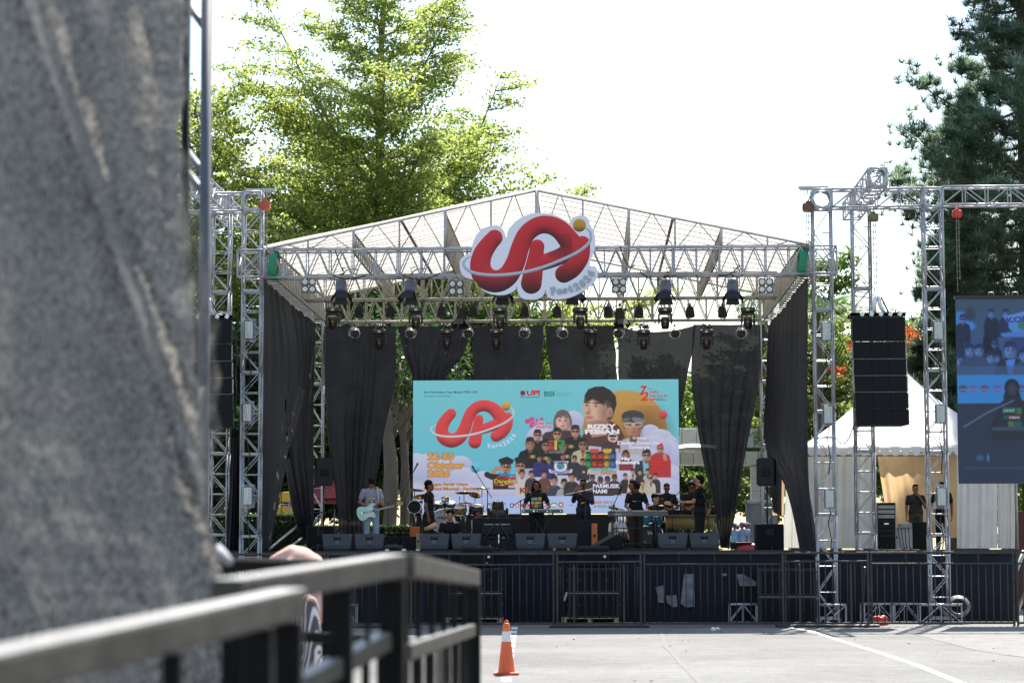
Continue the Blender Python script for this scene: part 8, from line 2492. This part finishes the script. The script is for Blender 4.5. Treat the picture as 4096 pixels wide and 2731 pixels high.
# ================================================================== GREY NET AND SCAFFOLD AT THE LEFT
def net_mat():
    m = bpy.data.materials.new('grey_shade_net'); m.use_nodes = True
    N, L = m.node_tree.nodes, m.node_tree.links
    p = N['Principled BSDF']; out = N['Material Output']
    uv = N.new('ShaderNodeTexCoord')
    mp = N.new('ShaderNodeMapping'); mp.inputs['Scale'].default_value = (80, 80, 62); mp.inputs['Rotation'].default_value = (0, .3, 0)
    L.new(uv.outputs['Object'], mp.inputs[0])
    n1 = N.new('ShaderNodeTexNoise'); n1.inputs['Scale'].default_value = 1.0; n1.inputs['Detail'].default_value = 3; n1.inputs['Roughness'].default_value = .6; L.new(mp.outputs[0], n1.inputs[0])
    n2 = N.new('ShaderNodeTexNoise'); n2.inputs['Scale'].default_value = 2.6; n2.inputs['Detail'].default_value = 4; L.new(uv.outputs['Object'], n2.inputs[0])
    r1 = N.new('ShaderNodeValToRGB'); r1.color_ramp.elements[0].position = .36; r1.color_ramp.elements[1].position = .74
    r1.color_ramp.elements[0].color = (.06, .059, .058, 1); r1.color_ramp.elements[1].color = (.36, .35, .34, 1); L.new(n1.outputs['Fac'], r1.inputs[0])
    r2 = N.new('ShaderNodeValToRGB'); r2.color_ramp.elements[0].position = .3; r2.color_ramp.elements[1].position = .72
    r2.color_ramp.elements[0].color = (.62, .62, .64, 1); r2.color_ramp.elements[1].color = (1.1, 1.07, 1.0, 1); L.new(n2.outputs['Fac'], r2.inputs[0])
    mx = N.new('ShaderNodeMix'); mx.data_type = 'RGBA'; mx.blend_type = 'MULTIPLY'; mx.inputs[0].default_value = 1
    L.new(r1.outputs[0], mx.inputs[6]); L.new(r2.outputs[0], mx.inputs[7]); L.new(mx.outputs[2], p.inputs['Base Color'])
    p.inputs['Roughness'].default_value = .6; p.inputs['Specular IOR Level'].default_value = .25
    bp = N.new('ShaderNodeBump'); bp.inputs['Strength'].default_value = .6; bp.inputs['Distance'].default_value = .004; L.new(n1.outputs['Fac'], bp.inputs['Height']); L.new(bp.outputs[0], p.inputs['Normal'])
    tr = N.new('ShaderNodeBsdfTranslucent'); L.new(mx.outputs[2], tr.inputs['Color'])
    ms = N.new('ShaderNodeMixShader'); ms.inputs[0].default_value = .5; L.new(p.outputs[0], ms.inputs[1]); L.new(tr.outputs[0], ms.inputs[2])
    ta = N.new('ShaderNodeBsdfTransparent'); at2 = N.new('ShaderNodeAttribute'); at2.attribute_name = 'open'
    m2 = N.new('ShaderNodeMixShader'); L.new(at2.outputs['Fac'], m2.inputs[0]); L.new(ms.outputs[0], m2.inputs[1]); L.new(ta.outputs[0], m2.inputs[2])
    L.new(m2.outputs[0], out.inputs['Surface'])
    return m
NET = net_mat()
edge = [(-80, 740), (150, 752), (330, 742), (520, 722), (700, 718), (850, 728), (1000, 742), (1250, 766), (1450, 776), (1650, 796), (1900, 812), (2100, 838), (2300, 893), (2450, 920), (2800, 960)]
def edge_x(y):
    for (y0, x0_), (y1, x1_) in zip(edge, edge[1:]):
        if y <= y1: return x0_ + (x1_ - x0_) * (y - y0) / (y1 - y0)
    return edge[-1][1]
rows, op = [], []
NU, NV = 130, 110
for j in range(NV + 1):
    py = -120 + 2950 * j / NV
    row = []
    for i in range(NU + 1):
        u = i / NU
        Yn = 4.7 + 1.3 * u
        px = -260 + (edge_x(py) + 6 * math.sin(py * .021) + 4 * math.sin(py * .07) + 260) * u
        dl = (px - (100 + py * .353)) / 34.0           # the long diagonal folds
        d2 = (px - (330 + py * .27)) / 60.0
        d3 = (px - (600 + py * .10)) / 70.0
        w = -.05 * math.exp(-dl * dl) + .05 * math.exp(-(dl - 1.6) ** 2) - .03 * math.exp(-d2 * d2) - .03 * math.exp(-d3 * d3) + .03 * math.exp(-(d3 + 1.4) ** 2)
        w = w * .42 + .025 * mnoise.noise(Vector((px * .004 - py * .001, py * .0012, 2))) + .006 * mnoise.noise(Vector((px * .016 - py * .006, py * .005, 5)))
        p = at(px, py, Yn + w * 1.6)
        row.append(p)
        o_ = 0.0
        if u > .975: o_ = .2 * (u - .975) / .025 + .2 * max(0, mnoise.noise(Vector((px * .03, py * .012, 1))))
        op.append(max(0, min(.55, o_)))
    rows.append(row)
m = MB(); m.grid(rows)
nt_ = empty('shade_net', (0, 5, 0), 'grey woven shade net hanging in big folds over the left of the view', 'net')
sheet = m.build('net_sheet', NET, nt_)
a = sheet.data.attributes.new('open', 'FLOAT', 'POINT'); a.data.foreach_set('value', np.array(op, np.float32))
# loose torn flap beyond the edge, thinner
rows, op = [], []
for j in range(61):
    py = 560 + (2330 - 560) * j / 60; row = []
    for i in range(17):
        u = i / 16
        wdt = 40 + 85 * math.sin(PI * min(1, (py - 560) / 1500)) ** .8 + 12 * math.sin(py * .03)
        px = edge_x(py) - 25 + u * wdt * (1 if py < 1700 else max(.25, 1 - (py - 1700) / 700))
        row.append(at(px, py, 6.3 + .08 * math.sin(px * .06 + py * .01) + .1 * mnoise.noise(Vector((px * .03, py * .006, 7)))))
        op.append(min(.92, .28 + .45 * u + .25 * mnoise.noise(Vector((px * .025, py * .01, 9)))))
    rows.append(row)
m = MB(); m.grid(rows); fl_ = m.build('loose_flap', NET, nt_)
a = fl_.data.attributes.new('open', 'FLOAT', 'POINT'); a.data.foreach_set('value', np.array(op, np.float32))
sc_e = empty('scaffold_tower', (at(830, 400, 10.2).x, 10.2, 0), 'blurred grey scaffold mast behind the edge of the net', 'scaffold')
SCAF = mat('dull_scaffold_tube', (.07, .075, .09), .55, 0, .2, 4)
q0, q1 = at(829, -200, 10.2), at(829, 2400, 10.2)
MB().cyl((q0.x + .005, 10.2, 0), (q0.x, 10.2, q0.z), .026, 10).build('upright', SCAF, sc_e)
q2 = at(744, 400, 9.5); MB().cyl((q2.x, 9.5, 0), (q2.x, 9.5, q0.z), .018, 8).build('upright', RAILDK, sc_e)
for py in (20, 610, 690):
    MB().cyl(at(752, py, 10.4), at(829, py + 105, 10.25), .018, 8).build('diagonal', SCAF, sc_e)
for py, px in ((2200, 880),):
    pass
tag(MB().tube([at(872, 2185, 6.2), at(890, 2215, 6.15), at(915, 2245, 6.1), at(930, 2252, 6.1)], [.008, .014, .012, .006], 8).build('cloth_knot', mat('pale_rag', (.26, .26, .29), .8)), 'small pale rag tied at the lower edge of the net', 'rag')

# ================================================================== GREY RAILINGS IN FRONT
def rod(e, name, a, b, w, h, material):
    """rectangular bar between two points, w across and h up"""
    d = (b - a); L_ = d.length; z = d.normalized(); x = Vector((0, 0, 1)).cross(z).normalized(); y = z.cross(x)
    M = Matrix((x, y, z)).transposed()
    m = MB(); m.bbox((a + b) / 2, (w, h, L_), .005, M); return m.build(name, material, e)
def railing(tl, tr, ml, mr, Yl, Yr, label, posts, nbar, rail_px=(100, 60), bars=True):
    """tl/tr: photo points of the top rail's ends, ml/mr of the middle rail's"""
    A, B_ = at(*tl, Yl), at(*tr, Yr); C_, D2 = at(*ml, Yl), at(*mr, Yr)
    e = empty('steel_railing', ((A.x + B_.x) / 2, (A.y + B_.y) / 2, 0), label, 'railing', 'grey topped steel railings')
    rod(e, 'top_rail', A, B_, .058, .052, RAILTOP); up_ = Vector((0, 0, .0268)); rod(e, 'sunlit_top_strip', A + up_, B_ + up_, .054, .0015, SUNTOP); rod(e, 'middle_rail', C_, D2, .040, .040, RAILTOP); up_ = Vector((0, 0, .0208)); rod(e, 'sunlit_top_strip', C_ + up_, D2 + up_, .036, .0015, SUNTOP)  # thin pale strips paint the sunlit upper faces of both rails
    A0, B0 = Vector((A.x, A.y, .02)), Vector((B_.x, B_.y, .02))
    rod(e, 'bottom_rail', A0 + Vector((0, 0, .08)), B0 + Vector((0, 0, .08)), .036, .044, RAILDK)
    for t, w in posts:
        top = A.lerp(B_, t); MB().bbox(((top.x), top.y + .004, (top.z - .03) / 2), (w, w * .9, top.z - .035), .005).build('post', RAILDK, e)
    for k in range(nbar):
        t = (k + 1) / (nbar + 1); top = C_.lerp(D2, t) if not bars else A.lerp(B_, t)
        MB().box((top.x, top.y + .002, (top.z - .025 + .1) / 2), (.014, .014, top.z - .13)).build('bar', RAILDK, e)
    return e
# nearest panel, lower left
railing((-260, 2748), (1165, 2412), (-260, 3200), (1165, 2830), 2.55, 4.15, 'nearest grey railing, running in from the lower left corner', ((.985, .052), (.86, .05), (.55, .03), (.2, .03)), 0)
# second panel up to the corner post
railing((905, 2378), (1578, 2262), (905, 2900), (1548, 2558), 4.05, 5.35, 'middle grey railing rising to the thick corner post', ((.985, .055), (.62, .05), (.80, .012), (.03, .04)), 0)
# gate panel past the corner
railing((1610, 2262), (1888, 2312), (1612, 2610), (1886, 2518), 5.40, 7.9, 'short grey railing panel angled away at the right of the corner post', ((.99, .06), (.01, .03)), 5)
e = [o_ for o_ in scene.objects if o_.get('label', '').startswith('short grey railing')][0]
A, B_ = at(1612, 2610, 5.4), at(1886, 2518, 7.9)
for k in range(13):
    t = (k + .5) / 13; top = A.lerp(B_, t)
    MB().box((top.x, top.y, (top.z - .02 + .1) / 2), (.012, .012, top.z - .12)).build('bar', RAILDK, e)
A, B_ = at(1230, 2660, 4.8), at(1545, 2560, 5.33)
e2 = [o_ for o_ in scene.objects if o_.get('label', '').startswith('middle grey railing')][0]
for k in range(5):
    top = A.lerp(B_, (k + .5) / 5)
    MB().box((top.x, top.y, (top.z - .02 + .1) / 2), (.012, .012, top.z - .12)).build('bar', RAILDK, e2)
# low table or barrier seen between: dark bar with pale top
tbe = empty('dark_barrier', (at(1050, 2270, 9.5).x, 9.5, 0), 'dark flat barrier with a pale edge behind the railings, by the woman', 'barrier')
a, b = at(890, 2262, 9.3), at(1330, 2272, 9.7)
rod(tbe, 'top_bar', a, b, .12, .045, RAILDK); rod(tbe, 'pale_edge', a + Vector((0, -.04, .029)), b + Vector((0, -.04, .029)), .05, .012, RAILTOP)
for t in (.05, .95): 
    top = a.lerp(b, t); MB().box((top.x, top.y, top.z / 2 - .02), (.04, .04, top.z - .06)).build('leg', RAILDK, tbe)
a, b = at(960, 2535, 9.3), at(1490, 2562, 9.7)
rod(tbe, 'lower_bar', a, b, .05, .035, RAILDK)
rod(tbe, 'pale_edge', a + Vector((0, -.01, .022)), b + Vector((0, -.01, .022)), .04, .008, RAILTOP)
# ================================================================== WOMAN IN THE PALE PINK SCARF
def stripe_mat():
    m = bpy.data.materials.new('brown_white_striped_cloth'); m.use_nodes = True
    N, L = m.node_tree.nodes, m.node_tree.links; p = N['Principled BSDF']
    tc = N.new('ShaderNodeTexCoord')
    sp_ = N.new('ShaderNodeSeparateXYZ'); L.new(tc.outputs['Object'], sp_.inputs[0])
    ma = N.new('ShaderNodeMath'); ma.operation = 'MULTIPLY_ADD'; ma.inputs[1].default_value = .35; L.new(sp_.outputs[1], ma.inputs[0]); L.new(sp_.outputs[0], ma.inputs[2])
    zz = N.new('ShaderNodeMath'); zz.operation = 'MULTIPLY'; zz.inputs[1].default_value = 9; L.new(sp_.outputs[2], zz.inputs[0])
    zs = N.new('ShaderNodeMath'); zs.operation = 'SINE'; L.new(zz.outputs[0], zs.inputs[0])
    m4 = N.new('ShaderNodeMath'); m4.operation = 'MULTIPLY_ADD'; m4.inputs[1].default_value = .012; L.new(zs.outputs[0], m4.inputs[0]); L.new(ma.outputs[0], m4.inputs[2])
    m3 = N.new('ShaderNodeMath'); m3.operation = 'MULTIPLY'; m3.inputs[1].default_value = 260; L.new(m4.outputs[0], m3.inputs[0])
    sn = N.new('ShaderNodeMath'); sn.operation = 'SINE'; L.new(m3.outputs[0], sn.inputs[0])
    r_ = N.new('ShaderNodeValToRGB'); r_.color_ramp.elements[0].position = .55; r_.color_ramp.elements[1].position = .72
    r_.color_ramp.elements[0].color = (.085, .06, .055, 1); r_.color_ramp.elements[1].color = (.62, .58, .60, 1)
    L.new(sn.outputs[0], r_.inputs[0]); L.new(r_.outputs[0], p.inputs['Base Color']); p.inputs['Roughness'].default_value = .8
    return m
STR = stripe_mat()
YW = 13.5
wq = Vector((xa(1190, YW, 2400), YW, 0))
PINKS = mat('pale_pink_scarf', (.66, .40, .33), .75, 0, .06, 5, .2, 40, transl=.15)
hz = at(1170, 2215, YW).z
e, so, p = person(wq, -1.15, 'woman in a pale pink headscarf and brown striped dress, seen through the railings', SKC, STR, STR,
    dict(wr0=(-.05, -.28, .98), el0=(-.24, -.06, 1.06)), hz / .995, hair='none', nod=.35, sleeve=1.2)
mb = LMB(); h = p['head']
mb.ball(h + Vector((0, .02, .02)), (.115, .13, .135), 18, 12); mb.ball(h + Vector((0, .05, -.14)), (.13, .13, .14), 16, 10); mb.ball(h + Vector((.0, .05, -.24)), (.19, .14, .11), 16, 10)
capsule(mb, h + Vector((0, -.02, .11)), h + Vector((0, -.14, .07)), .055, .03); capsule(mb, h + Vector((.01, .10, .03)), h + Vector((.03, .2, -.16)), .085, .06); capsule(mb, h + Vector((-.06, .06, .06)), h + Vector((-.09, .16, -.2)), .05, .035); capsule(mb, h + Vector((.07, -.06, .03)), h + Vector((.09, -.02, -.2)), .05, .06)
so2 = bpy.data.objects.new('headscarf', eval_mesh('headscarf', mb, [PINKS], .012, 6)); col.objects.link(so2); so2.parent = e
mb = LMB()
mb.lathe([(.17, .95), (.21, .6), (.25, .12)], n=24)
for i, v in enumerate(mb.v):
    a = math.atan2(v[1], v[0]); k = 1 + .07 * math.sin(a * 7) ; mb.v[i] = (v[0] * k, v[1] * k * .8, v[2])
mb.build('skirt', STR, e)
for o_ in list(scene.objects):
    if '_sh' in o_.keys(): del o_['_sh']
